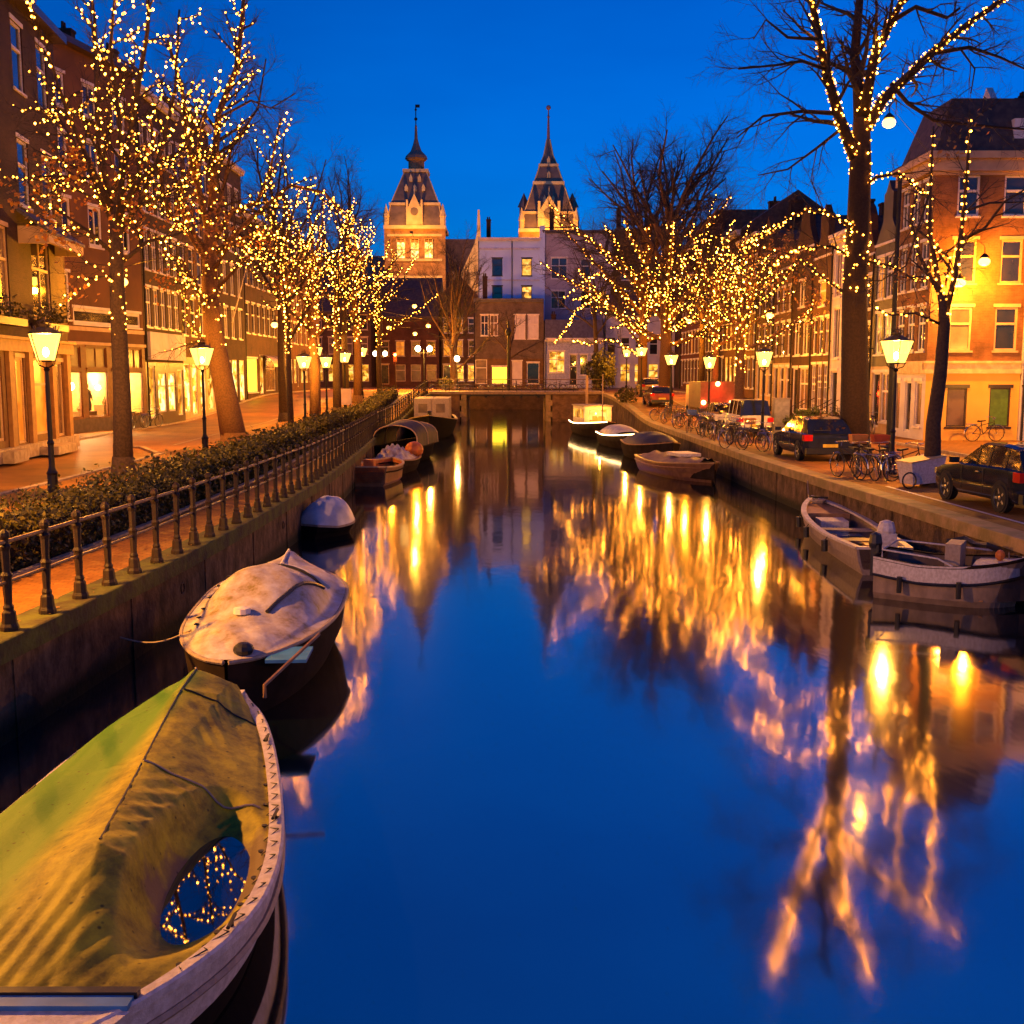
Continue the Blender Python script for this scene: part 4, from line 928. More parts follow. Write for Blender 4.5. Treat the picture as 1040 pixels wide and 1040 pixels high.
def grow_tree(name, label, base, trunk, limbs, seed, n2=7, n3=5, n4=4, L2=2.2, L3=1.1, L4=.55, up=.03, bark=None, leafn=0, leafz=99, group=None, autolimbs=None, sides=8, cat='tree', ang=.75, twig=None):
    """trunk: (pts, radii); limbs: list of (pts, radii, lit) in world coordinates"""
    rng = random.Random(seed); base = Vector(base)
    root = empty(name, base, 0, label, cat, group)
    L1 = [(list(map(Vector, a)), b, c) for a, b, c in limbs]
    if autolimbs:
        n, zlo, zhi, Ll, tilt, lr = autolimbs
        for k in range(n):
            t = zlo + (zhi - zlo) * (k + .5 * rng.random()) / n
            p, d = along([Vector(q) for q in trunk[0]], t)
            a = k * 2.4 + rng.uniform(-.4, .4)
            tl = tilt * rng.uniform(.75, 1.25) * (1.25 - .7 * (t - zlo) / max(.01, zhi - zlo))
            nd = Vector((math.cos(a) * math.sin(tl), math.sin(a) * math.sin(tl), math.cos(tl)))
            b = branch(rng, p, nd, Ll * rng.uniform(.75, 1.15) * (1.15 - .4 * (t - zlo) / max(.01, zhi - zlo)), lr, 6, .09, .05)
            L1.append((b[0], b[1], True))
    l2 = []; 
    for pts, rad, lit in L1:
        ln = sum((b - a).length for a, b in zip(pts, pts[1:]))
        for q in offshoots(rng, (pts, rad), max(3, int(n2 * ln / 5)), L2, ang, up, .15): l2.append((q, lit))
    l3 = [(q, l) for p, l in l2 for q in offshoots(rng, p, n3, L3, .7, up, .2, 3)]
    l4 = [(q, l) for p, l in l3 for q in offshoots(rng, p, n4, L4, .65, up, .15, 2)]
    mb = MB(); mb.tube(trunk[0], trunk[1], sides + 2)
    fl = Vector(trunk[0][0]); mb.lathe([(trunk[1][0] * 1.5, -.1), (trunk[1][0] * 1.22, .15), (trunk[1][0] * 1.02, .6)], 12, fl)
    for pts, rad, lit in L1: mb.tube(pts, rad, sides)
    mb.build('trunk', bark or M_bark, root, smooth=True, world=True)
    mb = MB()
    for (p, r), l in l2: mb.tube(p, r, 4, False)
    for (p, r), l in l3: mb.tube(p, r, 3, False)
    for (p, r), l in l4: mb.tube(p, r, 3, False)
    mb.build('crown', twig or M_twig, root, world=True)
    if leafn:
        cand = [p[-1] for (p, r), l in l3 if p[-1].z < leafz]
        if cand:
            rng2 = random.Random(seed + 5); cl = [rng2.choice(cand) for _ in range(max(3, leafn // 22))]
            leaves(rng2, cl, leafn, .28, .085).build('leaves', M_leafy, root, world=True)
    return root, L1, l2, l3

def string_lights(label, runs, seed, step=.2, rb=.035, group='strings of warm lights wound round the trees', near=False, pitch=.35, base=None, wire=True, far=False):
    """runs: (pts, radii) wound by a helix"""
    rng = random.Random(seed); pos = []; wires = []
    for pts, rad in runs:
        seg = [(b - a).length for a, b in zip(pts, pts[1:])]; tot = sum(seg)
        if tot < .05: continue
        n = max(2, int(tot / step * (1.6 if rad[0] > .12 else 1)))
        ph = rng.uniform(0, 6); w = []
        for i in range(n):
            t = i / n; p, d = along(pts, t); r = rad[0] + (rad[-1] - rad[0]) * t
            a = d.orthogonal().normalized(); a = Quaternion(d, ph + i * 1.9 + rng.gauss(0, .5)) @ a
            q = p + a * (r + rb * .8)
            pos.append(q); w.append(q)
        wires.append(w)
    base = Vector(base or pos[0])
    root = empty('string_lights', base, 0, label, 'string lights', group)
    pm = M_bulbfar if far else M_bulb
    if wire:
        mb = MB()
        for w in wires:
            if len(w) > 1: mb.tube(w, .008, 3, False)
        mb.build('wire', M_wire, root, world=True)
    rng.shuffle(pos)
    if near:
        pos.sort(key=lambda q: q.y); first = None
        head, rest = pos[:100], pos[100:]
        for q in head:
            if first is None:
                m = MB(); m.ball((0, 0, 0), rb * 1.05, 8, 6); first = m.build('bulb', pm, root, smooth=True); o = first
            else:
                o = first.copy(); COL.objects.link(o); o.parent = root
            o.location = q - base; 
    else: rest = pos
    mb = MB()
    for q in rest: mb.octa(q, rb * rng.uniform(.6, 1.35))
    o = mb.build('bulbs', pm, root, world=True)
    if o is not None: o['kind'] = 'stuff'
    return root

def px(pts, Y, r0, r1, dy=0, lit=True):
    """a limb through pixels of the photograph at depth Y, swinging dy metres towards the back"""
    n = len(pts) - 1; out = [P3(a, b, y=Y + dy * i / n) for i, (a, b) in enumerate(pts)]
    return (out, [r0 + (r1 - r0) * i / n for i in range(n + 1)], lit)

# R1: the big elm on the parking bank
Y = 38.0
trunk = ([(12.05, Y, 1.15), P3(868, 400, y=Y), P3(868, 300, y=Y), P3(872, 220, y=Y), P3(874, 165, y=Y), P3(875, 120, y=Y)], [.52, .47, .42, .38, .35, .27])
limbs = [px([(868, 160), (851, 115), (839, 72), (826, 9), (816, -40)], Y, .2, .08, -2.0),
         px([(874, 130), (872, 87), (868, 58), (873, 0), (878, -60)], Y, .24, .1, 1.5, False),
         px([(877, 120), (887, 60), (899, 35), (916, 0), (930, -45)], Y, .19, .07, -1.2),
         px([(880, 130), (897, 101), (925, 75), (948, 52), (985, 23), (1030, -8)], Y, .2, .08, 1.5),
         px([(843, 72), (815, 62), (790, 66), (750, 70)], Y - 1, .07, .025, -2, False),
         px([(847, 115), (815, 113), (775, 118), (748, 140)], Y - .5, .08, .025, 1.5, False),
         px([(858, 128), (830, 150), (800, 172), (770, 178)], Y, .06, .02, 2.5, False),
         px([(832, 40), (800, 38), (778, 20), (765, 40)], Y - 1.6, .06, .02, 1, False),
         px([(905, 22), (930, 7), (962, 18), (975, 8)], Y - 1, .09, .04, -1, False),
         px([(948, 54), (985, 48), (1015, 58), (1045, 72)], Y + .8, .08, .03, 2, False),
         px([(905, 85), (922, 105), (948, 122), (1000, 128), (1050, 132)], Y + .4, .08, .03, -1.5, False),
         px([(975, 49), (990, 70), (986, 95)], Y + 1, .04, .02, 0, False),
         px([(866, 232), (845, 217), (820, 213), (798, 222), (780, 236), (762, 242), (753, 275)], Y - .3, .06, .02, 3),
         px([(866, 262), (845, 250), (815, 252), (795, 262), (778, 278)], Y, .05, .02, -2),
         px([(862, 300), (840, 285), (812, 262), (790, 292), (765, 315)], Y, .05, .02, 2),
         px([(876, 190), (890, 180), (912, 176), (930, 188), (942, 200)], Y, .07, .03, -2),
         px([(878, 265), (905, 270), (930, 285), (950, 282)], Y, .05, .02, -2)]
R1, L1, l2, l3 = grow_tree('elm_tree', 'largest bare elm of the parking bank, thick trunk forking into four light wrapped limbs', (12.05, Y, 1.2), trunk, limbs, 11, n2=9, n3=6, n4=5, L2=2.3, L3=1.2, L4=.6, up=.0, leafn=420, leafz=9, bark=mat('bark_dark', (.05, .026, .012), .9, (.03, .016, .008), scale=15, bump=.9))
runs = [(p, r) for p, r, l in L1 if l] * 2
tr = [Vector(q) for q in trunk[0]]
runs += [([tr[2], tr[3]], [.44, .39]), ([tr[2], tr[3]], [.44, .39]), ([tr[2], tr[3]], [.44, .39]), ([P3(874, 178, y=Y), P3(875, 110, y=Y)], [.36, .3]), ([P3(874, 178, y=Y), P3(875, 110, y=Y)], [.36, .3])]
string_lights('warm lights wound round the thick trunk and limbs of the largest elm', runs, 12, step=.17, rb=.034, near=True, base=(12.05, Y - .6, 8.0))

# R2: slim young tree by the parked car
Y = 29.0
trunk = ([(11.3, Y, 1.15), P3(948, 430, y=Y), P3(955, 380, y=Y), P3(959, 330, y=Y), P3(958, 300, y=Y)], [.24, .19, .17, .15, .12])
limbs = [px([(958, 320), (951, 275), (944, 235), (945, 190), (948, 128)], Y, .09, .02, .6), px([(959, 325), (970, 280), (977, 230), (982, 180), (985, 112)], Y, .09, .02, -.8),
         px([(958, 305), (935, 262), (925, 225), (932, 190)], Y, .06, .02, 1), px([(957, 330), (930, 318), (905, 320), (885, 312)], Y, .04, .015, -.5),
         px([(975, 245), (1000, 232), (1020, 205), (1045, 190)], Y, .05, .02, -1, False), px([(978, 215), (1005, 206), (1045, 205)], Y, .04, .015, 1, False), px([(946, 190), (920, 270), (895, 285), (870, 285)], Y, .03, .012, 1, False),
         px([(950, 250), (965, 262), (960, 290)], Y, .04, .02, 0)]
R2, L1, l2, l3 = grow_tree('young_tree', 'slim leaning young tree with lights up two thin stems beside the parked hatchback', (11.3, Y, 1.2), trunk, limbs, 21, n2=7, n3=4, n4=3, L2=1.3, L3=.7, L4=.35, up=.02, leafn=60, leafz=12)
string_lights('warm lights up the two thin stems of the slim young tree', [(p, r) for p, r, l in L1 if l] * 2, 22, step=.2, rb=.028, near=True, base=(11.3, Y - .4, 6))

# T1: straight tree before the shop windows
Y = 32.5
trunk = ([(-11.7, Y, 1.15), P3(124, 400, y=Y), P3(121, 340, y=Y), P3(119, 290, y=Y), P3(118, 240, y=Y), P3(118, 190, y=Y)], [.30, .25, .23, .21, .19, .15])
limbs = [px([(118, 250), (112, 200), (100, 150), (98, 90), (96, 20), (90, -30)], Y, .12, .03, 1), px([(118, 200), (130, 150), (140, 90), (150, 30), (152, -30)], Y, .12, .03, -1),
         px([(118, 220), (95, 175), (75, 130), (60, 90), (42, 30)], Y, .10, .03, -2), px([(119, 240), (145, 200), (165, 150), (178, 90), (182, 10)], Y, .10, .03, 2),
         px([(118, 260), (90, 235), (65, 218), (45, 205)], Y, .07, .02, -1.5), px([(119, 270), (150, 245), (180, 238), (205, 225)], Y, .07, .02, 1.5),
         px([(118, 230), (135, 190), (160, 165), (190, 150), (215, 100)], Y, .08, .02, -2), px([(118, 210), (95, 200), (70, 190), (38, 178)], Y, .05, .02, 2),
         px([(120, 290), (110, 280), (95, 283), (80, 281)], Y, .03, .015, -1), px([(119, 240), (85, 160), (60, 120), (45, 110)], Y, .06, .02, 2),
         px([(118, 235), (125, 175), (120, 110), (112, 50), (118, -20)], Y, .09, .03, -2.5)]
T1, L1, l2, l3 = grow_tree('street_tree', 'straight trunked bare tree thick with lights in front of the glowing shop windows', (-11.7, Y, 1.2), trunk, limbs, 31, n2=9, n3=7, n4=5, L2=1.8, L3=1.0, L4=.55, up=.05, leafn=750, leafz=10.5)
tr = [Vector(q) for q in trunk[0]]
rng = random.Random(1)
runs = [(p, r) for p, r, l in L1] + [([tr[2], tr[5]], [.24, .17])] * 2 + [p for p, l in l2] + [p for p, l in l3 if rng.random() < .22]
string_lights('dense warm lights over the straight trunked tree before the shop windows', runs, 32, step=.25, rb=.033, near=True, base=(-11.7, Y - .4, 8))

# T2: leaning elm
Y = 46.0
trunk = ([(-11.75, Y, 1.15), P3(229, 400, y=Y), P3(219, 350, y=Y), P3(214, 310, y=Y), P3(213, 265, y=Y), P3(214, 215, y=Y)], [.56, .46, .42, .36, .30, .22])
limbs = [px([(214, 225), (218, 165), (222, 115), (240, 70), (246, 20), (250, -40)], Y, .18, .07, 1), px([(213, 240), (200, 185), (190, 140), (185, 90), (170, 40)], Y, .15, .05, -2),
         px([(214, 250), (235, 215), (262, 205), (275, 170), (285, 120)], Y, .13, .04, 2), px([(213, 270), (190, 235), (170, 215), (160, 160), (150, 110)], Y, .12, .04, -2.5),
         px([(213, 330), (205, 305), (200, 290), (185, 265), (165, 255)], Y, .09, .03, -2), px([(218, 350), (205, 342), (190, 325), (188, 300), (196, 280)], Y, .08, .03, 1),
         px([(214, 280), (232, 250), (250, 240), (270, 240), (285, 235)], Y, .08, .03, -2), px([(222, 120), (255, 102), (275, 110), (300, 95)], Y, .06, .02, 2, False), px([(214, 245), (225, 200), (235, 150), (262, 110), (270, 60)], Y, .10, .03, 2.5, False),
         px([(212, 260), (180, 210), (200, 150), (215, 90)], Y, .1, .03, -2),
         px([(214, 262), (255, 222), (295, 188), (330, 196), (352, 222), (362, 250)], Y, .11, .03, 2.5), px([(214, 300), (250, 262), (290, 250), (318, 262)], Y, .08, .02, 1.5)]
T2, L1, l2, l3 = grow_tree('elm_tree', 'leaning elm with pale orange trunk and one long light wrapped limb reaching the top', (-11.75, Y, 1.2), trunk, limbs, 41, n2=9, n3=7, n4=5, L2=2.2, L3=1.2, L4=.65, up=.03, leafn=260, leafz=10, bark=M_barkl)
tr = [Vector(q) for q in trunk[0]]
runs = [(p, r) for p, r, l in L1 if l] + [([tr[2], tr[5]], [.42, .25])] * 2 + [p for p, l in l2 if l] + [p for p, l in l3 if l and rng.random() < .16]
string_lights('warm lights over the leaning elm and up its long top limb', runs, 42, step=.27, rb=.038, near=True, base=(-11.75, Y - .5, 8))

# left row further on, and the parking bank's far trees
def avenue(name, label, slabel, x, y, h, tr, seed, nl=8, Ll=5, tilt=.7, lit=.5, bark=None, crown0=.34, rb=.04, step=.26, litz=99, n2=6, n3=5, n4=4, L2=2.0, lr=.11, up=.04):
    z = G(y); r = random.Random(seed)
    t = ([(x, y, z - .05), (x + r.uniform(-.1, .1), y, z + h * .25), (x + r.uniform(-.2, .2), y + .1, z + h * .5), (x + r.uniform(-.3, .3), y, z + h * .72)], [tr, tr * .82, tr * .62, tr * .35])
    T, L1, l2, l3 = grow_tree(name, label, (x, y, z), t, [], seed, n2=n2, n3=n3, n4=n4, L2=L2, L3=L2 * .52, L4=L2 * .28, up=up, bark=bark, autolimbs=(nl, crown0 / .72, 1.0, Ll, tilt, lr), sides=6)
    if slabel:
        runs = [(p, q) for p, q, l in L1] + [p for p, l in l2 if r.random() < lit] + [([Vector(t[0][1]).lerp(Vector(t[0][2]), .25), Vector(t[0][3])], [tr * .8, tr * .4])] * 2
        runs = [(p, q) for p, q in runs if p[0].z < z + litz]
        string_lights(slabel, runs, seed + 1, step=step, rb=rb, base=(x, y - .5, z + h * .5), wire=False, far=True)
    return T
AV = 'street trees between hedge and shopping street'
avenue('street_tree', 'slim dark tree first after the leaning elm', 'lights on the slim dark tree after the leaning elm', -11.7, 57.5, 13.2, .17, 51, 9, 4.6, .6, .55)
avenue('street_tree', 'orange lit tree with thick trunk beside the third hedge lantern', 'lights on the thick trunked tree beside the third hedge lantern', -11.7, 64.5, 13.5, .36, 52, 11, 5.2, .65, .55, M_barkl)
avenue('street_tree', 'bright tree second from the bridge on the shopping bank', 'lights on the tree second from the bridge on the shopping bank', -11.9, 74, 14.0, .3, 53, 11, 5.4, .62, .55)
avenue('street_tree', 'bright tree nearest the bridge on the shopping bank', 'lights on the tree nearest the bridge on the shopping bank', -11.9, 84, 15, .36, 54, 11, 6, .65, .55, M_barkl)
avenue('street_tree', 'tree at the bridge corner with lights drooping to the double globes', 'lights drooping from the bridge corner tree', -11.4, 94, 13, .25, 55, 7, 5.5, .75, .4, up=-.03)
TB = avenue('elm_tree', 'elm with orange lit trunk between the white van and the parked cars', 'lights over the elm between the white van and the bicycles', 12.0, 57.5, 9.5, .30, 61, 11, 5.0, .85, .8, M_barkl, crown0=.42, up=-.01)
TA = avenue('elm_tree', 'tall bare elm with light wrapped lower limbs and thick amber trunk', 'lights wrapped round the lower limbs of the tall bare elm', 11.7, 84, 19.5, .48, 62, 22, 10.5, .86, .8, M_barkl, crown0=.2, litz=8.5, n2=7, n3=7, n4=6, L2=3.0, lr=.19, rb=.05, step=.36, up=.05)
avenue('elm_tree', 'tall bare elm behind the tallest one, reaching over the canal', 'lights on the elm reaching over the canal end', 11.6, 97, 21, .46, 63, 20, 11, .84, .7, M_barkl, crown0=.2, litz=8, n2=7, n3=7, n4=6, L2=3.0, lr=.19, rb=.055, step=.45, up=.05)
avenue('elm_tree', 'elm between the red tail lights and the tall bare elm', 'lights over the elm near the red tail lights', 13.2, 71, 12.5, .28, 64, 11, 5.6, .8, .8, M_barkl, crown0=.35, up=.0)
avenue('bare_tree', 'unlit bare tree behind the red tail lights with a brownish crown', None, 16.0, 92, 16.5, .3, 65, 9, 6.5, .6, 0, None, n2=8, n3=6, n4=5)
avenue('bare_tree', 'unlit bare tree in front of the far houses past the red brick house', None, 15.0, 104, 17, .3, 66, 9, 6.5, .6, 0, None, n2=8, n3=6, n4=5)
avenue('bare_tree', 'bare tree on the bridge with branches glowing orange from the lamps behind', None, -5.7, 108, 13.5, .40, 67, 17, 7.5, .52, 0, M_barkl, crown0=.14, n2=8, n3=7, n4=5, L2=2.4, up=.06)
avenue('bare_tree', 'faint bare tree before the low brown building', None, -.4, 124, 9, .16, 68, 7, 4.0, .7, 0, None, crown0=.35)
avenue('bare_tree', 'bare tree hanging its unlit branches before the grey house', None, 8.6, 112, 15, .3, 69, 8, 7, .8, 0, None, n2=7, n3=5, n4=4, up=-.01)
avenue('bare_tree', 'unlit dark crowned tree behind the lit row of the shopping bank', None, -14.5, 69, 18.5, .3, 71, 12, 6.5, .6, 0, None, n2=8, n3=7, n4=5, L2=2.4)
avenue('bare_tree', 'second unlit dark crowned tree rising behind the lit row near the bridge', None, -14.0, 92, 20, .3, 72, 12, 7, .6, 0, None, n2=8, n3=7, n4=5, L2=2.4)
# long lit limbs arching from the tall elms over the water
runs = []
for pts in ([(650, 330), (632, 300), (610, 277), (595, 285), (570, 305)], [(650, 350), (628, 320), (605, 303), (585, 315), (575, 335), (562, 350)], [(648, 360), (622, 345), (596, 350), (580, 345)], [(652, 340), (632, 318), (600, 300), (580, 306)],
            [(655, 330), (668, 280), (675, 250), (700, 237)], [(672, 345), (700, 320), (715, 280), (722, 240)], [(760, 330), (752, 280), (760, 250), (785, 232), (800, 226)]):
    Yb = 90 if pts[0][0] < 720 else 57
    runs.append(px(pts, Yb, .09, .03, -3)[:2])
rg = random.Random(3)
for p, r in runs:
    own = TA if p[0].y > 70 else TB
    mb = MB(); mb.tube(p, r, 5); lo = mb.build('limb', M_bark, own, world=True); mb = MB()
    for q in offshoots(rg, (p, r), 14, 1.6, .8, -.05, .1, 3):
        mb.tube(q[0], q[1], 3, False)
        for t_ in offshoots(rg, q, 5, .8, .7, -.03, .2, 2): mb.tube(t_[0], t_[1], 3, False)
    mb.build('twigs', M_twig, lo, world=True)
string_lights('lights along the limbs arching low over the moored cabin boat', [r for r in runs for _ in (0, 1)], 77, step=.3, rb=.05, base=(9, 86, 8), wire=False, far=True)

# evergreen bush and planting at the bridge's far corner
def bush(name, label, c, rx, rz, n, size, m, cat='bush', core=True):
    r = empty(name, (c[0], c[1], c[2]), 0, label, cat)
    rg = random.Random(int(c[0] * 10 + c[1])); mb = MB()
    for k in range(n):
        v = Vector((rg.gauss(0, 1), rg.gauss(0, 1), rg.gauss(0, 1))).normalized() * (rg.random() ** .4)
        v *= 1 + .25 * math.sin(v.x * 7) * math.cos(v.z * 6)
        q = Vector((v.x * rx, v.y * rx, (v.z + 1) * rz)); a = Vector((rg.gauss(0, 1), rg.gauss(0, 1), rg.gauss(0, 1))).normalized() * size; b = a.orthogonal().normalized() * size * .6
        mb.quad(q - a, q + b, q + a, q - b)
    mb.build('foliage', m, r)
    s = MB(); s.tube([(0, 0, -.2), (0, 0, rz)], [.08, .04], 5); s.build('stem', M_bark, r)
bush('evergreen_bush', 'dark evergreen standing at the bridge end beside the bay window', (8.6, 106, 2.5), 1.5, 2.1, 1800, .16, M_hedge)
bush('bush', 'low bush at the water side corner behind the cabin boat', (8.8, 84, 1.9), .9, .7, 700, .1, M_hedge)
bush('bush', 'yellow green bush beside the parked dark car', (14.4, 53, 1.2), 1.1, .7, 900, .09, mat('bush_leaf', (.10, .12, .015), .7))
bush('bush', 'round bush on the far bridge railing under the bare tree', (-6.5, 107, 2.6), .7, .7, 600, .1, M_hedge)

# hedges
def hedge(label, y0, y1, n, seed):
    rg = random.Random(seed); r = empty('hedge', (-(EX(-1, y0) + 2.6), y0, G(y0)), 0, label, 'hedge', None)
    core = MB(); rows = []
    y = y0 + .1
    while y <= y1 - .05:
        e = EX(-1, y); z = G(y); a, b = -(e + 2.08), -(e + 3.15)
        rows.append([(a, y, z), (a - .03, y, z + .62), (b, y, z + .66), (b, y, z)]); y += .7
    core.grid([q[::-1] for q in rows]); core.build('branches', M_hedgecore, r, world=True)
    mb = MB()
    for k in range(n):
        y = y0 + (y1 - y0) * rg.random() ** 1.5; e = EX(-1, y); z = G(y)
        f = rg.random(); hh = .80 + .07 * math.sin(y * 2.1) + .06 * math.sin(y * 5.3) + .05 * math.sin(y * 13 + 1) + (rg.random() ** 6) * .28
        if f < .45: x, zz = -(e + 2.0 + rg.gauss(0, .05)), rg.random() ** .8 * hh
        elif f < .93: x, zz = -(e + 2.0 + rg.random() * 1.2), hh + rg.gauss(-.04, .05)
        else: x, zz = -(e + 3.2 + rg.gauss(0, .04)), rg.random() * hh
        q = Vector((x, y, z + zz)); s = .045 * rg.uniform(.7, 1.3) * (1 if y < 25 else 1.5)
        a = Vector((rg.gauss(0, 1), rg.gauss(0, 1), rg.gauss(0, .8))).normalized() * s; b = a.orthogonal().normalized(); b = Quaternion(a.normalized(), rg.uniform(0, 6)) @ b * s * .55
        mb.quad(q - a, q + b, q + a, q - b)
    mb.build('foliage', M_hedge, r, world=True)
hedge('long clipped hedge beside the railed quay path', 8, 46, 26000, 1)
hedge('shorter clipped hedge further along the quay path', 48, 62, 6000, 2)
hedge('last clipped hedge of the quay path, ending near the bridge', 64, 88, 5000, 3)

# ------------------------------------------------------------------ boats
def tri(x): return abs((x % 1.0) * 2 - 1) * 2 - 1
def outline(L, B, bow=2.2, stern=.75, k=2.3):
    def b(t):   # t 0 stern .. 1 bow
        if t < .45: return B / 2 * (stern + (1 - stern) * math.sin(t / .45 * PI / 2))
        return B / 2 * max(0.0, 1 - ((t - .45) / .55) ** k)
    return b
def hull(root, L, B, H, m, rim, inside=None, bow=.35, stern=.08, st=.75, k=2.3, nb=28, depth=-.25, rimw=.07, closed=False, flare=.82, stripe=None):
    b = outline(L, B, 0, st, k)
    def sheer(t): return H + bow * max(0, t - .3) ** 2 / .49 + stern * max(0, .3 - t) / .3
    rows = []; inn = []
    for i in range(nb + 1):
        t = i / nb; x = -L / 2 + L * t; w = max(b(t), .012); s = sheer(t); ring = []; ri = []
        xo = x
        prof = [(.0, depth - .12), (.55, depth), (flare, .12), (.93, s * .55), (1.0, s)]
        for side in (1, -1):
            pr = prof[::-1] if side > 0 else prof[1:]
            for f, z in pr:
                xx = xo - (1 - (z - depth) / (s - depth)) * .35 * max(0, t - .6) / .4
                ring.append((xx, side * w * f, z))
        rows.append(ring)
        wi = max(w - .05, .008); zf = .12
        ri = [(x, wi, s - .005), (x, wi * .9, s * .5), (x, wi * .8, zf), (x, -wi * .8, zf), (x, -wi * .9, s * .5), (x, -wi, s - .005)]
        inn.append(ri)
    mb = MB(); mb.grid(rows)
    r0 = rows[0]; c = len(mb.v); mb.add(r0, [tuple(range(len(r0)))])
    mb.build('hull', m, root, smooth=False)
    mb = MB(); mb.grid([q[::-1] for q in inn]); mb.add([inn[0][i] for i in range(6)], [tuple(range(6))])
    if not closed: mb.build('inner_hull', inside or m, root)
    g = MB(); 
    for s in (1, -1):
        ro = []
        for i in range(nb + 1):
            t = i / nb; x = -L / 2 + L * t; w = b(t); z = sheer(t)
            ro.append([(x, s * (w + .02), z - .03), (x, s * (w + .02), z + .025), (x, s * max(w - rimw, .0), z + .025), (x, s * max(w - rimw, .0), z - .03)])
        g.grid([q if s > 0 else q[::-1] for q in ro], True)
    g.box(-L / 2 - .01, -L / 2 + rimw, -b(0), b(0), sheer(0) - .03, sheer(0) + .026)
    g.build('gunwale', rim, root)
    if stripe is not None:
        g = MB()
        for s in (1, -1):
            g.tube([(-L / 2 + L * i / nb - (.35 * .45 * max(0, i / nb - .6) / .4), s * (b(i / nb) * .965 + .012), sheer(i / nb) * .74) for i in range(nb + 1)], .03, 4)
        g.build('rubbing_strake', stripe, root)
    return b, sheer
def thwart(root, b, L, t, z, m, w=.28):
    mb = MB(); x = -L / 2 + L * t; ww = b(t) * .93; mb.box(x - w / 2, x + w / 2, -ww, ww, z, z + .04); mb.build('thwart', m, root)
M_wood = mat('boat_wood', (.34, .19, .09), .45, (.24, .12, .05), scale=6)
M_wdark = mat('dark_hull', (.030, .020, .016), .85, (.018, .012, .009), scale=3, spec=.06)
M_blackhull = mat('black_hull', (.012, .010, .010), .9, scale=3, spec=.04)
M_gray = mat('grey_boat_paint', (.34, .27, .22), .6, (.27, .21, .17), scale=14, spec=.25, bump=.2, detail=12)
M_offw = mat('weathered_white', (.60, .55, .54), .5, (.45, .40, .38), scale=16, bump=.25, detail=12)
M_rope = mat('mooring_rope', (.35, .28, .22), .9)
def rope(label, a, b, sag=.2, r=.012):
    a, b = Vector(a), Vector(b); pts = [a.lerp(b, i / 8) - Vector((0, 0, sag * math.sin(PI * i / 8))) for i in range(9)]
    mb = MB(); mb.tube(pts, r, 5); o = mb.build('mooring_rope', M_rope); tag(o, label, 'rope')

def cloth(root, name, b, sheer, L, m, fz, t0=0, t1=1, nu=40, nv=24, wmul=.96, drop=.0):
    """cover stretched over the gunwale: fz(t, s) is its height over the sheer"""
    rows = []
    for i in range(nu + 1):
        t = t0 + (t1 - t0) * i / nu; x = -L / 2 + L * t; w = b(t) * wmul
        rows.append([(x, w * (-1 + 2 * j / nv), sheer(t) + fz(t, -1 + 2 * j / nv)) for j in range(nv + 1)])
    mb = MB(); mb.grid([q for q in rows]); o = mb.build(name, m, root, smooth=True)
    return o

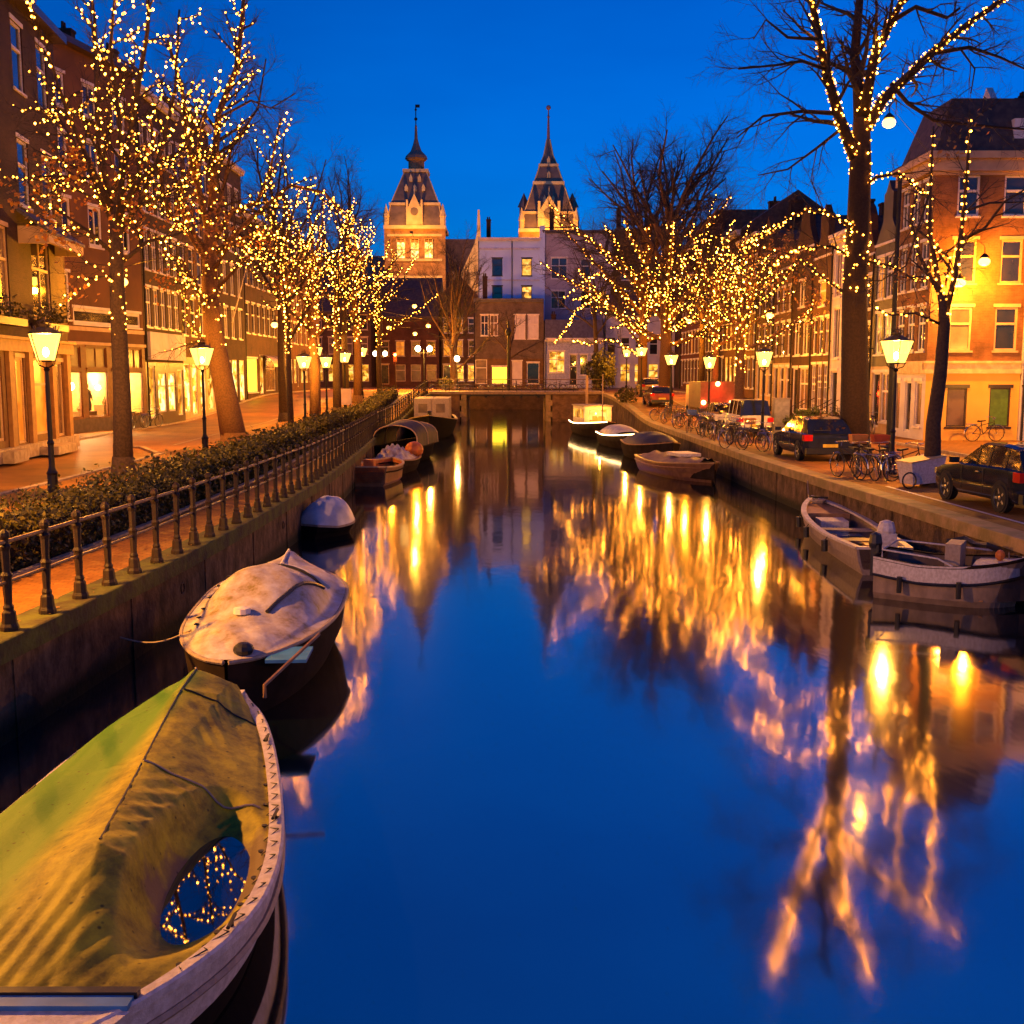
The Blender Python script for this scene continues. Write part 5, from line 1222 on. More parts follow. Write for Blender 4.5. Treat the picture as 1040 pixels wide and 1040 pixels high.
# A: the covered boat closest to the camera. Local +x points away from the camera.
def tarp_material():
    m, n, l, b = mat_new('mossy_tarp')
    b.inputs['Roughness'].default_value = .62; b.inputs['Specular IOR Level'].default_value = .3
    tc = n.new('ShaderNodeTexCoord'); no = n.new('ShaderNodeTexNoise'); no.inputs['Scale'].default_value = 2.6; no.inputs['Detail'].default_value = 14; no.inputs['Roughness'].default_value = .72
    l.new(tc.outputs['Object'], no.inputs[0])
    cr = n.new('ShaderNodeValToRGB'); e = cr.color_ramp.elements
    e[0].position = .36; e[0].color = (.10, .080, .006, 1); e[1].position = .60; e[1].color = (.40, .34, .012, 1)
    l.new(no.outputs['Fac'], cr.inputs[0])
    sp = n.new('ShaderNodeSeparateXYZ'); l.new(tc.outputs['Object'], sp.inputs[0])
    mr = n.new('ShaderNodeMapRange'); mr.inputs[1].default_value = .16; mr.inputs[2].default_value = .46
    l.new(sp.outputs[1], mr.inputs[0])       # algae on the side towards the quay
    mx = n.new('ShaderNodeMix'); mx.data_type = 'RGBA'; mx.inputs[7].default_value = (.042, .17, .004, 1)
    l.new(mr.outputs[0], mx.inputs[0]); l.new(cr.outputs[0], mx.inputs[6])
    # bare washed cloth around the pool
    vm = n.new('ShaderNodeVectorMath'); vm.operation = 'DISTANCE'; vm.inputs[1].default_value = (-.62, -.82, .7)
    mp = n.new('ShaderNodeMapping'); mp.inputs['Scale'].default_value = (.62, 1.15, .4); mp.inputs['Location'].default_value = (-.33, .1, .45)
    n2 = n.new('ShaderNodeTexNoise'); n2.inputs['Scale'].default_value = 3.5; n2.inputs['Detail'].default_value = 5
    l.new(tc.outputs['Object'], mp.inputs[0]); l.new(mp.outputs[0], vm.inputs[0]); l.new(tc.outputs['Object'], n2.inputs[0])
    ad = n.new('ShaderNodeMath'); ad.operation = 'MULTIPLY_ADD'; ad.inputs[1].default_value = .35; l.new(n2.outputs['Fac'], ad.inputs[0]); l.new(vm.outputs['Value'], ad.inputs[2])
    m2 = n.new('ShaderNodeMapRange'); m2.inputs[1].default_value = .60; m2.inputs[2].default_value = .66; m2.inputs[3].default_value = 1; m2.inputs[4].default_value = 0
    l.new(ad.outputs[0], m2.inputs[0])
    mz = n.new('ShaderNodeMix'); mz.data_type = 'RGBA'; mz.inputs[7].default_value = (.12, .075, .05, 1)
    l.new(m2.outputs[0], mz.inputs[0]); l.new(mx.outputs[2], mz.inputs[6]); l.new(mz.outputs[2], b.inputs['Base Color'])
    vs_ = n.new('ShaderNodeTexVoronoi'); vs_.inputs['Scale'].default_value = 8; l.new(tc.outputs['Object'], vs_.inputs['Vector'])
    sk = n.new('ShaderNodeMapRange'); sk.inputs[1].default_value = .06; sk.inputs[2].default_value = .14; sk.inputs[3].default_value = .25; sk.inputs[4].default_value = 1
    l.new(vs_.outputs['Distance'], sk.inputs[0]); md = n.new('ShaderNodeVectorMath'); md.operation = 'SCALE'
    l.new(mz.outputs[2], md.inputs[0]); l.new(sk.outputs[0], md.inputs['Scale']); l.new(md.outputs[0], b.inputs['Base Color'])
    bp = n.new('ShaderNodeBump'); bp.inputs['Strength'].default_value = .35; bp.inputs['Distance'].default_value = .015
    n3 = n.new('ShaderNodeTexNoise'); n3.inputs['Scale'].default_value = 22; n3.inputs['Detail'].default_value = 12; n3.inputs['Roughness'].default_value = .65; n3.inputs['Distortion'].default_value = .2
    mq = n.new('ShaderNodeMapping'); mq.inputs['Scale'].default_value = (1.2, 1, 1); l.new(tc.outputs['Object'], mq.inputs[0]); l.new(mq.outputs[0], n3.inputs[0])
    l.new(n3.outputs['Fac'], bp.inputs['Height']); l.new(bp.outputs[0], b.inputs['Normal'])
    return m
LA, BA = 7.0, 2.45
A = empty('covered_boat', (-2.98, 8.0, 0), R(90), 'white rimmed boat under a sagging mossy yellow tarpaulin with a pool of water on it', 'boat')
A_R = [(4.5, -2.95), (4.9, -2.72), (5.4, -2.32), (5.8, -2.06), (6.2, -1.86), (6.7, -1.72), (7.3, -1.69), (8.0, -1.78), (8.8, -1.96), (9.6, -2.17), (10.3, -2.38), (10.9, -2.6), (11.3, -2.82), (11.5, -3.0)]
A_L = [(4.5, -3.05), (4.9, -3.35), (5.4, -3.72), (6.0, -3.98), (7.0, -4.14), (8.3, -4.16), (9.6, -4.12), (10.6, -4.0), (11.3, -3.82), (11.5, -3.74)]
def smtab(tab, y): return sum(interp(tab, y + d) for d in (-.3, -.15, 0, .15, .3)) / 5
def sideA(t, sd):
    y = 4.5 + 7.0 * t
    return (-2.98 - smtab(A_L, y)) if sd > 0 else (smtab(A_R, y) + 2.98)
shA = lambda t: .62 + .10 * abs(2 * t - 1) ** 2
rows = []
nb = 44
for i in range(nb + 1):
    t = i / nb; x = -LA / 2 + LA * t; s = shA(t); ring = []
    for side in (1, -1):
        w = sideA(t, side)
        prof = [(1.0, s), (1.0, s - .05), (.985, s - .16), (.97, s - .17), (.93, .26), (.86, .02), (.5, -.35), (0, -.45)]
        pr = prof if side > 0 else prof[::-1][1:]
        for f, z in pr: ring.append((x, side * w * f, z))
    rows.append(ring)
mb = MB(); mb.grid(rows); mb.add(rows[0], [tuple(range(len(rows[0])))]); mb.add(rows[-1], [tuple(range(len(rows[-1])))])
# dark lower hull, white upper strake
up_ = MB(); lo_ = MB()
up_.grid([[r[0], r[1], r[2], r[3], r[4]] for r in rows]); up_.grid([[r[-5], r[-4], r[-3], r[-2], r[-1]] for r in rows]); up_.add([rows[-1][k] for k in (0, 1, 2, 3, 4, -5, -4, -3, -2, -1)], [tuple(range(10))]); up_.add([rows[0][k] for k in (0, 1, 2, 3, 4, -5, -4, -3, -2, -1)], [tuple(range(10))])
lo_.grid([r[4:len(r) - 4] for r in rows])
up_.build('upper_strake', M_offw, A, smooth=False); lo_.build('hull', M_blackhull, A)
g = MB()
for sd in (1, -1):
    ro = []
    for i in range(nb + 1):
        t = i / nb; x = -LA / 2 + LA * t; w = sideA(t, sd); z = shA(t)
        ro.append([(x, sd * (w + .02), z - .03), (x, sd * (w + .02), z + .02), (x, sd * (w + .0), z + .035), (x, sd * max(w - .10, .0), z + .02), (x, sd * max(w - .10, 0), z - .03)])
    g.grid([q if sd > 0 else q[::-1] for q in ro], True)
g.box(LA / 2 - .16, LA / 2 + .03, -sideA(1, -1), sideA(1, 1), shA(1) - .03, shA(1) + .05); g.build('gunwale', M_offw, A)
g = MB()
for sd in (1, -1): g.tube([(-LA / 2 + LA * i / nb, sd * (sideA(i / nb, sd) * .985 + .015), shA(i / nb) - .17) for i in range(nb + 1)], .028, 5)
g.build('rubbing_strake', M_gray, A)
def fzA(t, s):
    c = -.50 + .98 * t                                          # the ridge runs askew over hidden hoops
    q_ = (1 + s) / (1 + c) if s < c else (1 - s) / (1 - c)      # a tent from the ridge down to either gunwale
    q_ = max(0, min(1, q_))
    h = .44 - .05 * math.sin(PI * min(1, max(0, (t - .36) / .6)))
    if t < .36: h = .44 * (.02 + .98 * (t - .185) / .175)
    if t > .95: h *= 1 - .5 * (t - .95) / .05
    z = h * (q_ - .10 * math.sin(PI * q_)) - .015 * math.exp(-((1 - q_) / .05) ** 2)
    u = s - c
    # facets and drawn folds
    z += .012 * tri(t * 3.1 + .35 * s) * (1 - q_) * 1.3 + .010 * tri(t * 5.3 - s * 1.7 + .3) * math.sin(PI * q_)
    fan = math.exp(-((t - .44) / .14) ** 2) * math.exp(-((u + .32) / .28) ** 2)
    z += .016 * fan * tri((t + .16 * u) * 24) + .007 * fan * tri((t - .05 * u) * 41 + .2)
    fan2 = math.exp(-((t - .80) / .12) ** 2) * math.exp(-((u + .4) / .3) ** 2)
    z += .009 * fan2 * tri((t - .2 * u) * 19)
    fan3 = math.exp(-((t - .26) / .07) ** 2)
    z += .010 * fan3 * tri(s * 7 + t * 9) * (1 - abs(s))
    z += .016 * math.exp(-((t - .60 - .10 * u) / .006) ** 2) * (1 - abs(s)) + .012 * math.exp(-((t - .865 + .06 * u) / .006) ** 2) * (1 - abs(s))
    # the hollow where rain collects
    d = ((t - .425 - .05 * (s + .66)) / .125) ** 2 + ((s + .655) / .25) ** 2
    k = smooth((2.6 - d) / 2.0)
    z = z * (1 - k) + (-.135) * k
    return z * min(1, (1 - abs(s)) * 7) - .012
rows = []; nu, nv = 260, 110
for i in range(nu + 1):
    t = .185 + .80 * i / nu; x = -LA / 2 + LA * t; r_ = []
    for j in range(nv + 1):
        sv = -1 + 2 * j / nv; w = sideA(t, 1 if sv > 0 else -1) * (.93 if sv < 0 else .93 + .17 * sv)
        drop = max(0, sv - .90) * 2.6 if sv > 0 else 0
        r_.append((x, w * sv, shA(t) + fzA(t, min(sv, .97) if sv > 0 else sv) + (.05 * smooth((sv - .5) * 4) if sv > 0 else 0) - drop))
    rows.append(r_)
mb = MB(); mb.grid([q[::-1] for q in rows]); mb.build('tarpaulin', tarp_material(), A, smooth=True)
mb = MB(); x0 = -LA / 2 + LA * .18; w0 = .86
mb.box(x0 - .03, x0 + .03, -w0, w0, shA(.1) - .02, shA(.1) + .05); mb.build('batten', M_dark, A)
mb = MB(); mb.box(x0 - .14, x0 - .035, -w0 * .98, w0 * .98, shA(.1) - .0, shA(.1) + .035); mb.build('deck_beam', mat('blue_deck', (.05, .22, .50), .5), A)
mb = MB(); mb.add([(x0 - .14, -w0, shA(.1) + .005), (x0 - .14, w0, shA(.1) + .005), (-LA / 2 + .05, .5, shA(0) + .03), (-LA / 2 + .05, -.5, shA(0) + .03)], [(0, 3, 2, 1)]); mb.build('deck', M_offw, A)
# rain water standing in the hollow: a level surface that meets the cloth where the hollow dips below it
wl_z = shA(.425) - .126
mb = MB(); n = 40
cxp, cyp = -LA / 2 + LA * .425, -.655 * 1.25 * .93
mb.add([(cxp + 1.12 * math.cos(2 * PI * k / n), cyp + .36 * math.sin(2 * PI * k / n), wl_z) for k in range(n)], [tuple(range(n))])
def onA(t, sv, dz=.012):
    w = sideA(t, 1 if sv > 0 else -1) * .93; return (-LA / 2 + LA * t, w * sv, shA(t) + fzA(t, sv) + dz)
m2_ = MB(); m2_.tube([onA(.60 + .0015 * math.sin(k) - .012 * k / 16, .08 - .98 * k / 16, .008) for k in range(17)], .010, 5); m2_.build('lashing', M_rope, A)
m2_ = MB(); m2_.tube([onA(.865, .33 - 1.2 * k / 16, .006) for k in range(17)], .009, 4); m2_.build('seam', MATS['dark_paint'], A)
m2_ = MB(); m2_.tube([onA(.37 + .6 * k / 30, -.50 + .98 * (.37 + .6 * k / 30) + .01, .004) for k in range(31)], .008, 4); m2_.build('seam', MATS['dark_paint'], A)
m2_ = MB(); lace = []
for k in range(46):
    t = .22 + .74 * k / 45
    lace.append(onA(t, -.955, .016) if k % 2 else (-LA / 2 + LA * t, -sideA(t, -1) + .02, shA(t) + .045))
m2_.tube(lace, .005, 4); m2_.build('lacing', M_wire, A)
for k in range(12):
    m2_ = MB(); m2_.lathe([(.022, 0), (.024, .008), (.012, .008)], 8, onA(.24 + .06 * k, -.945, .004)); m2_.build('eyelet', M_iron, A)
for k, (t_, y_) in enumerate(((.30, -1), (.55, -1), (.80, -1), (.62, 1))):
    m2_ = MB(); yy = y_ * sideA(t_, y_); xx = -LA / 2 + LA * t_; zz = shA(t_) + .035
    m2_.tube([(xx - .09, yy - y_ * .05, zz + .03), (xx + .09, yy - y_ * .05, zz + .03)], .014, 6); m2_.tube([(xx, yy - y_ * .05, zz - .01), (xx, yy - y_ * .05, zz + .03)], .014, 6); m2_.build('cleat', M_iron, A)
mw, n_, l_, b_ = mat_new('rain_pool'); b_.inputs['Base Color'].default_value = (.01, .008, .006, 1); b_.inputs['Roughness'].default_value = .015; b_.inputs['IOR'].default_value = 2.2
mb.build('rain_pool', mw, A)
mb = MB(); mb.tube([(LA / 2 - .1, -.3, shA(1)), (LA / 2 - .1, -.3, shA(1) + .14), (LA / 2 + .75, -.75, shA(1) + .5)], .022, 6); mb.build('boat_hook', M_wood, A)

# B: whitish cruiser under cover
B_ = empty('covered_cruiser', (-3.60, 15.45, 0), R(93), 'rounded cruiser under a stained whitish canvas cover with a raised windscreen hump', 'boat')
LB, BB = 5.4, 2.15
bB = lambda t: BB / 2 * ((1 - abs(1 - t / .62) ** 2.2) ** .6 if t < .62 else max(0.02, (1 - ((t - .62) / .38) ** 3.4))) if 0 < t < 1 else .02
shB = lambda t: .74 + .26 * max(0, t - .4) ** 2 / .36
rows = []
for i in range(41):
    t = i / 40; x = -LB / 2 + LB * t; w = bB(t); s = shB(t); ring = []
    prof = [(1, s), (.99, s - .1), (.93, .3), (.8, 0), (.4, -.3), (0, -.4)]
    for side in (1, -1):
        for f, z in (prof if side > 0 else prof[::-1][1:]): ring.append((x - .3 * max(0, t - .7) / .3 * (s - z), side * w * f, z))
    rows.append(ring)
mb = MB(); mb.grid(rows); mb.build('hull', M_wdark, B_, smooth=True)
mb = MB()
for sd in (1, -1): mb.tube([(-LB / 2 + LB * i / 40, sd * (bB(i / 40) + .01), shB(i / 40)) for i in range(41)], .03, 6)
mb.build('gunwale', M_gray, B_)
def fzB(t, s):
    hump = .42 * math.exp(-((t - .53) / .17) ** 2) * max(0, 1 - (abs(s) / .86) ** 3)
    ridge = (.16 + .10 * t) * (1 - abs(s) ** 1.6)
    crease = .022 * tri(t * 3.3 + s * .9) * (1 - abs(s)) + .014 * tri(t * 6.1 - s * 1.6 + .3) * (1 - abs(s)) + .004 * math.sin(t * 23 + s * 5) * (1 - abs(s))
    return (hump + ridge + crease) * min(1, (1 - abs(s)) * 5) * smooth(t / .16) + .02
m_cv, n_, l_, b_ = mat_new('stained_canvas')
tc = n_.new('ShaderNodeTexCoord'); no = n_.new('ShaderNodeTexNoise'); no.inputs['Scale'].default_value = 2.2; no.inputs['Detail'].default_value = 12; no.inputs['Roughness'].default_value = .75
cr = n_.new('ShaderNodeValToRGB'); e = cr.color_ramp.elements; e[0].position = .36; e[0].color = (.20, .15, .03, 1); e[1].position = .62; e[1].color = (.50, .47, .50, 1); k_ = e.new(.45); k_.color = (.36, .29, .23, 1)
l_.new(tc.outputs['Object'], no.inputs[0]); l_.new(no.outputs['Fac'], cr.inputs[0]); l_.new(cr.outputs[0], b_.inputs['Base Color']); b_.inputs['Roughness'].default_value = .55
bp = n_.new('ShaderNodeBump'); bp.inputs['Strength'].default_value = .35; bp.inputs['Distance'].default_value = .04; n2 = n_.new('ShaderNodeTexNoise'); n2.inputs['Scale'].default_value = 5; l_.new(tc.outputs['Object'], n2.inputs[0]); l_.new(n2.outputs['Fac'], bp.inputs['Height']); l_.new(bp.outputs[0], b_.inputs['Normal'])
cloth(B_, 'canvas_cover', bB, shB, LB, m_cv, fzB, .012, .97, 150, 60, .985)
def onB(t, s, dz=.02): return (-LB / 2 + LB * t, bB(t) * .985 * s, shB(t) + fzB(t, s) + dz)
mb = MB(); mb.tube([onB(.30 + .3 * i / 10, -.25 - .5 * i / 10) for i in range(11)], .03, 5); mb.tube([onB(.60 + .06 * i / 6, -.75 + .9 * i / 6) for i in range(7)], .025, 5)
mb.build('zip', M_dark, B_)
mb = MB(); mb.tube([onB(.66, -.8 + 1.6 * i / 10, .03) for i in range(11)], .03, 5); mb.tube([onB(.66 + .3 * i / 6, .02, .03) for i in range(7)], .02, 5); mb.build('seam', M_white, B_)
for k in range(6):
    mb = MB(); p = onB(.30 + .055 * k, .80 - .01 * k * k); mb.ball(p, .04, 8, 5, .4); mb.build('grommet', M_dark, B_)
mb = MB(); p = onB(.05, -.45, .05); mb.ball(p, .13, 10, 6, .7); mb.build('fender', M_dark, B_)
mb = MB(); p = onB(.28, .1, .0); mb.lathe([(.12, 0), (.11, .07), (.03, .09)], 10, p); mb.build('vent_cap', M_white, B_)
mb = MB(); mb.box(-LB / 2 + .1, -LB / 2 + .75, -.95, -.45, .70, .74); mb.build('blue_tape', mat('blue_deck', (.05, .2, .5), .5), B_)
rope('grey mooring rope from the covered cruiser down to the tarpaulin boat', (-3.75, 12.5, .75), (-3.35, 11.7, .75), .08)
rope('slack mooring rope from the quay to the covered cruiser', (-5.4, 14.6, .6), (-4.3, 14.2, .8), .12)

# C: small rounded igloo like boat
C_ = empty('dome_boat', (-4.85, 28.4, 0), R(60), 'tiny dinghy under a smooth bluish white dome cover by the quay wall', 'boat')
b, sh = hull(C_, 1.9, 1.2, .28, M_blackhull, M_gray, closed=True, bow=.1, st=.7, k=2.6)
cloth(C_, 'dome_cover', b, sh, 1.9, mat('dome_cloth', (.52, .52, .56), .4, (.36, .38, .44), scale=3), lambda t, s: (.72 * (1 - abs(s) ** 2.2) * max(0, math.sin(min(1, max(0, t / .97)) * PI)) ** .6 + .03 * math.sin(t * 30 + s * 4) * (1 - abs(s))), .0, .97, 36, 18, 1.03)

# D: orange interior boat
D_ = empty('open_sloop', (-5.25, 42.9, 0), R(84), 'small wooden boat with orange lining, square stern towards the camera', 'boat')
M_or = mat('orange_lining', (.55, .17, .04), .6, (.42, .12, .03), scale=4)
b, sh = hull(D_, 4.6, 1.85, .66, mat('brown_hull', (.22, .12, .055), .45), M_cream, inside=M_or, bow=.1, st=.86, flare=.9, stripe=M_wdark)
for t in (.12, .4, .7): thwart(D_, b, 4.6, t, .42, M_or)
mb = MB(); mb.box(-1.9, -1.5, -.2, .2, .5, .98); mb.build('engine_box', M_or, D_)
# bundle of plastic wrapped goods in a boat behind
E_ = empty('loaded_boat', (-5.0, 47.6, 0), R(82), 'low dark boat heaped with crumpled pale tarpaulin behind the orange lined boat', 'boat')
b, sh = hull(E_, 4.8, 1.9, .55, M_wdark, M_wood, bow=.2, st=.7)
cloth(E_, 'tarp_heap', b, sh, 4.8, mat('crumpled_plastic', (.45, .42, .40), .35, (.30, .22, .16), scale=4, bump=.8), lambda t, s: (.55 * (1 - s * s) * math.sin(PI * min(1, t / .62)) if t < .62 else 0) + .10 * math.sin(t * 23 + s * 9) * (1 - s * s) + .06 * math.sin(t * 47 - s * 15) * (1 - s * s), .02, .62, 40, 20, .85)
mb = MB(); mb.ball((.9, -.5, .85), .42, 10, 8, .9); mb.build('orange_buoy', mat('orange_buoy', (.65, .18, .03), .5), E_)
# canopy boat
F_ = empty('canopy_boat', (-5.1, 54.0, 0), R(80), 'dark boat with an arched black canopy and a rolled stern pad', 'boat')
b, sh = hull(F_, 6.2, 2.3, .75, M_blackhull, M_wdark, bow=.2, st=.8)
rows = []
for i in range(9):
    x = -2.6 + i * .5; hgt = 1.0 + .18 * math.sin(PI * i / 8)
    rows.append([(x, -1.1 * math.cos(PI * j / 12), .78 + hgt * math.sin(PI * j / 12) ** .55) for j in range(13)])
mb = MB(); mb.grid(rows); mb.build('canopy', mat('dark_canvas', (.06, .045, .035), .7, (.03, .022, .018), scale=3, bump=.4), F_, smooth=True)
mb = MB()
for i in (0, 4, 8): mb.tube([Vector(p) + Vector((0, 0, .015)) for p in rows[i]], .03, 5)
mb.build('hoop', M_cream, F_)
# big barge bow with cabin
H_ = empty('barge', (-5.55, 76.0, 0), R(-88), 'black barge seen bow on with a pale rim and a grey double cabin', 'boat')
b, sh = hull(H_, 13.5, 3.4, 1.05, M_blackhull, mat('barge_rim', (.42, .28, .16), .5), bow=.55, st=.8, k=2.6, rimw=.16)
mb = MB(); mb.box(-5.2, 1.8, -1.2, -.02, .9, 2.55); mb.box(-5.2, 1.8, .02, 1.2, .9, 2.55); mb.box(-5.2, 1.75, -.02, .02, .9, 2.5); mb.build('cabin', M_gray, H_)
mb = MB(); mb.box(1.802, 1.82, -.9, -.3, 1.6, 2.2); mb.box(1.802, 1.82, .3, .9, 1.6, 2.2); mb.build('cabin_window', M_panecurt, H_)
mb = MB()
rowsd = []
for i in range(12):
    t = .6 + .38 * i / 11; x = -6.75 + 13.5 * t; rowsd.append([(x, -b(t) + .1, sh(t) - .05), (x, 0, sh(t) + .08), (x, b(t) - .1, sh(t) - .05)])
mb.grid(rowsd); mb.build('foredeck', M_gray, H_)
mb = MB(); mb.lathe([(.16, 0), (.12, .35), (.18, .4), (.05, .45)], 8, (5.6, 0, 1.4)); mb.build('bollard', M_iron, H_)

# right bank boats
def glow_tube(root, pts, r=.028):
    mb = MB(); mb.tube(pts, r, 5); mb.build('rope_light', emit('rope_light', (1, .60, .22), 9), root)
I_ = empty('cabin_boat', (5.75, 75.5, 0), R(-82), 'small boat with white slatted cabin and a glowing rope light along its rim', 'boat')
b, sh = hull(I_, 8.0, 2.6, .85, M_wdark, M_wood, bow=.25, st=.8)
mb = MB(); mb.box(-2.9, 1.0, -.95, .95, .85, 2.0); mb.build('cabin', M_white, I_)
mb = MB()
for k in range(6): mb.box(-2.7 + k * .6, -2.35 + k * .6, -.97, -.951, 1.2, 1.8)
mb.box(1.001, 1.02, -.6, .6, 1.0, 1.8); mb.build('cabin_window', M_lit, I_)
mb = MB(); mb.box(-3.0, 1.1, -1.05, 1.05, 2.0, 2.08); mb.build('cabin_roof', M_gray, I_)
for s in (-1,): glow_tube(I_, [(-4 + 8 * i / 20, s * (b(i / 20) + .05), sh(i / 20) - .02) for i in range(1, 21)])
mb = MB(); mb.tube([(2.4, 0, .9), (2.4, 0, 4.2)], [.04, .03], 6); mb.build('mast', M_cream, I_)
point('cabin_glow', (1.7, 0, 1.5), 60, (1, .5, .1), .05, I_)
J_ = empty('wheelhouse_boat', (6.6, 62.8, 0), R(-78), 'low motor boat with grey cover and rope light, second past the cabin boat', 'boat')
b, sh = hull(J_, 6.4, 2.2, .7, M_wdark, M_wood, bow=.25, st=.8)
cloth(J_, 'cover', b, sh, 6.4, mat('pale_cover', (.50, .46, .46), .5, scale=3), lambda t, s: .55 * (1 - abs(s) ** 3) * math.sin(PI * min(1, t / .6)) ** .5 if t < .6 else 0, .03, .58, 20, 12, .8)
glow_tube(J_, [(-3.2 + 6.4 * i / 20, -(b(i / 20) + .05), sh(i / 20)) for i in range(1, 20)])
mb = MB(); mb.box(-3.9, -3.0, -.45, .45, .2, .45); mb.build('swim_platform', M_cream, J_)
K2 = empty('covered_sloop', (7.0, 53.5, 0), R(-80), 'dark sloop under a black hooded cover between the rope light boat and the wooden launch', 'boat')
b, sh = hull(K2, 6.0, 2.3, .75, M_wdark, M_wood, bow=.3, st=.75)
cloth(K2, 'cover', b, sh, 6.0, mat('black_cover', (.02, .016, .013), .55, scale=3, bump=.5), lambda t, s: .6 * (1 - abs(s) ** 2.5) * math.sin(PI * min(1, max(0, t) / .85)) ** .6 + .03 * math.sin(t * 30) * (1 - abs(s)), .0, .84, 30, 16, .98)
K3 = empty('wooden_launch', (7.05, 44.8, 0), R(-76), 'brown wooden launch with a partly folded cover, bow towards the camera', 'boat')
b, sh = hull(K3, 6.4, 2.4, .6, mat('launch_wood', (.20, .10, .045), .35, (.13, .06, .03), scale=5), mat('varnish', (.40, .24, .10), .35), inside=M_wdark, bow=.2, st=.75, stripe=M_wood)
cloth(K3, 'folded_cover', b, sh, 6.4, mat('folded_cloth', (.20, .12, .07), .6, (.12, .07, .04), scale=3, bump=.5), lambda t, s: .18 * (1 - s * s) + .05 * math.sin(t * 40 + s * 8) * (1 - s * s), .05, .9, 40, 16, .88)
mb = MB(); mb.box(-1.2, .2, -.2, .75, .82, .95); mb.build('folded_sheet', M_offw, K3)

K = empty('open_boat', (8.22, 26.7, 0), R(84.5), 'open grey steel boat with benches and outboard engine under the parked bicycles', 'boat')
b, sh = hull(K, 8.6, 1.6, .50, M_gray, mat('pale_rim', (.55, .50, .50), .4), inside=mat('boat_inside', (.10, .07, .06), .6), bow=.22, st=.72, k=2.6, rimw=.12, nb=36)
mb = MB(); rowsd = []
for i in range(12):
    t = .72 + .27 * i / 11; x = -4.3 + 8.6 * t; rowsd.append([(x, -b(t) + .1, sh(t) - .06), (x, b(t) - .1, sh(t) - .06)])
mb.grid(rowsd); mb.box(-4.3 + 8.6 * .72 - .03, -4.3 + 8.6 * .72, -b(.72) + .1, b(.72) - .1, .15, sh(.72) - .05); mb.build('foredeck', M_wood, K)
thwart(K, b, 8.6, .3, .34, M_wood, .5); thwart(K, b, 8.6, .5, .34, M_gray, .4)
mb = MB(); mb.box(.9, 1.7, -.35, .35, .13, .45); mb.build('engine_box', M_offw, K)
mb = MB(); mb.tube([(-3.4, -.5, .2), (-.5, .1, .25)], .05, 5); mb.tube([(-3.2, .3, .2), (-.9, -.4, .22)], .04, 5); mb.build('oar', M_wood, K)
mb = MB(); mb.box(-4.55, -4.18, -.18, .18, .42, .92); mb.lathe([(.16, 0), (.19, .12), (.14, .3), (.04, .34)], 10, (-4.38, 0, .85)); mb.build('outboard_engine', M_offw, K)
mb = MB(); mb.tube([(3.6, 0, sh(.9)), (3.6, 0, sh(.9) + .14)], .05, 6); mb.tube([(3.5, -.3, sh(.9) + .1), (3.6, .2, sh(.9) + .12)], .03, 5); mb.build('bow_cleat', M_iron, K)

for k in range(7):
    mb = MB(); x = -3.4 + k * .62; ww = b(.5 + x / 8.6) * .78; mb.box(x, x + .5, -ww, ww, .125, .15); mb.build('floor_board', M_wood if k % 3 else M_gray, K)
for t_ in (.25, .5, .72):
    mb = MB(); mb.tube([(-4.3 + 8.6 * t_, b(t_) + .07, .16), (-4.3 + 8.6 * t_, b(t_) + .08, .42)], [.075, .075], 8); mb.tube([(-4.3 + 8.6 * t_, b(t_) + .07, .42), (-4.3 + 8.6 * t_, b(t_), sh(t_))], .01, 4); mb.build('fender', M_dark, K)
mb = MB(); mb.tube([(3.3 + .16 * math.cos(a * .9) * (1 + a * .01), .16 * math.sin(a * .9) * (1 + a * .01), sh(.88) + .0 + a * .0025) for a in range(30)], .018, 5); mb.build('rope_coil', M_rope, K)
mb = MB(); mb.lathe([(.14, 0), (.17, .28), (.15, .28), (.12, .02)], 12, (-1.3, .25, .15), False); mb.build('bucket', mat('blue_bucket', (.05, .10, .3), .4), K)
mb = MB(); mb.box(-2.9, -2.45, -.3, .05, .15, .42); mb.build('fuel_tank', mat('fuel_red', (.4, .03, .015), .4), K)
Lb = empty('work_boat', (8.22, 19.95, 0), math.atan2(-1.25, 2.1), 'short white and grey boat with blunt bow and grey console nearest on the parking bank', 'boat')
LBK = Lb; Lb.scale = (.66, .88, 1)
b, sh = hull(Lb, 3.9, 1.75, .72, mat('grey_bottom', (.30, .22, .17), .45), M_wdark, inside=mat('boat_inside', (.10, .07, .06), .6), bow=.18, st=.85, k=3.2, flare=.88, rimw=.05)
mb = MB()
for s in (1, -1):
    ro = []
    for i in range(29):
        t = i / 28; x = -1.95 + 3.9 * t - .35 * .2 * max(0, t - .6) / .4; ro.append([(x, s * (b(t) * .985 + .018), sh(t) - .30), (x, s * (b(t) + .022), sh(t) + .02)])
    mb.grid(ro if s < 0 else [q[::-1] for q in ro])
mb.build('white_strake', M_offw, Lb)
mb = MB()
for s in (1, -1): mb.tube([(-1.95 + 3.9 * i / 28, s * (b(i / 28) + .02), sh(i / 28) - .32) for i in range(29)], .028, 5)
mb.build('rubbing_strake', M_dark, Lb)
mb = MB(); mb.box(-.1, .3, -.5, .25, .3, 1.12); mb.build('console', M_gray, Lb)
mb = MB(); rowsd = []
for i in range(10):
    t = .66 + .33 * i / 9; x = -1.95 + 3.9 * t; rowsd.append([(x, -b(t) + .04, sh(t) - .03), (x, 0, sh(t) + .02), (x, b(t) - .04, sh(t) - .03)])
mb.grid(rowsd); mb.build('foredeck', M_offw, Lb)
mb = MB(); mb.tube([(1.2, .2, .98), (.9, -.1, 1.1), (.5, .3, 1.05), (.2, .6, 1.1), (-.3, .7, 1.0)], .06, 6); mb.build('coiled_hose', M_dark, Lb)
mb = MB()
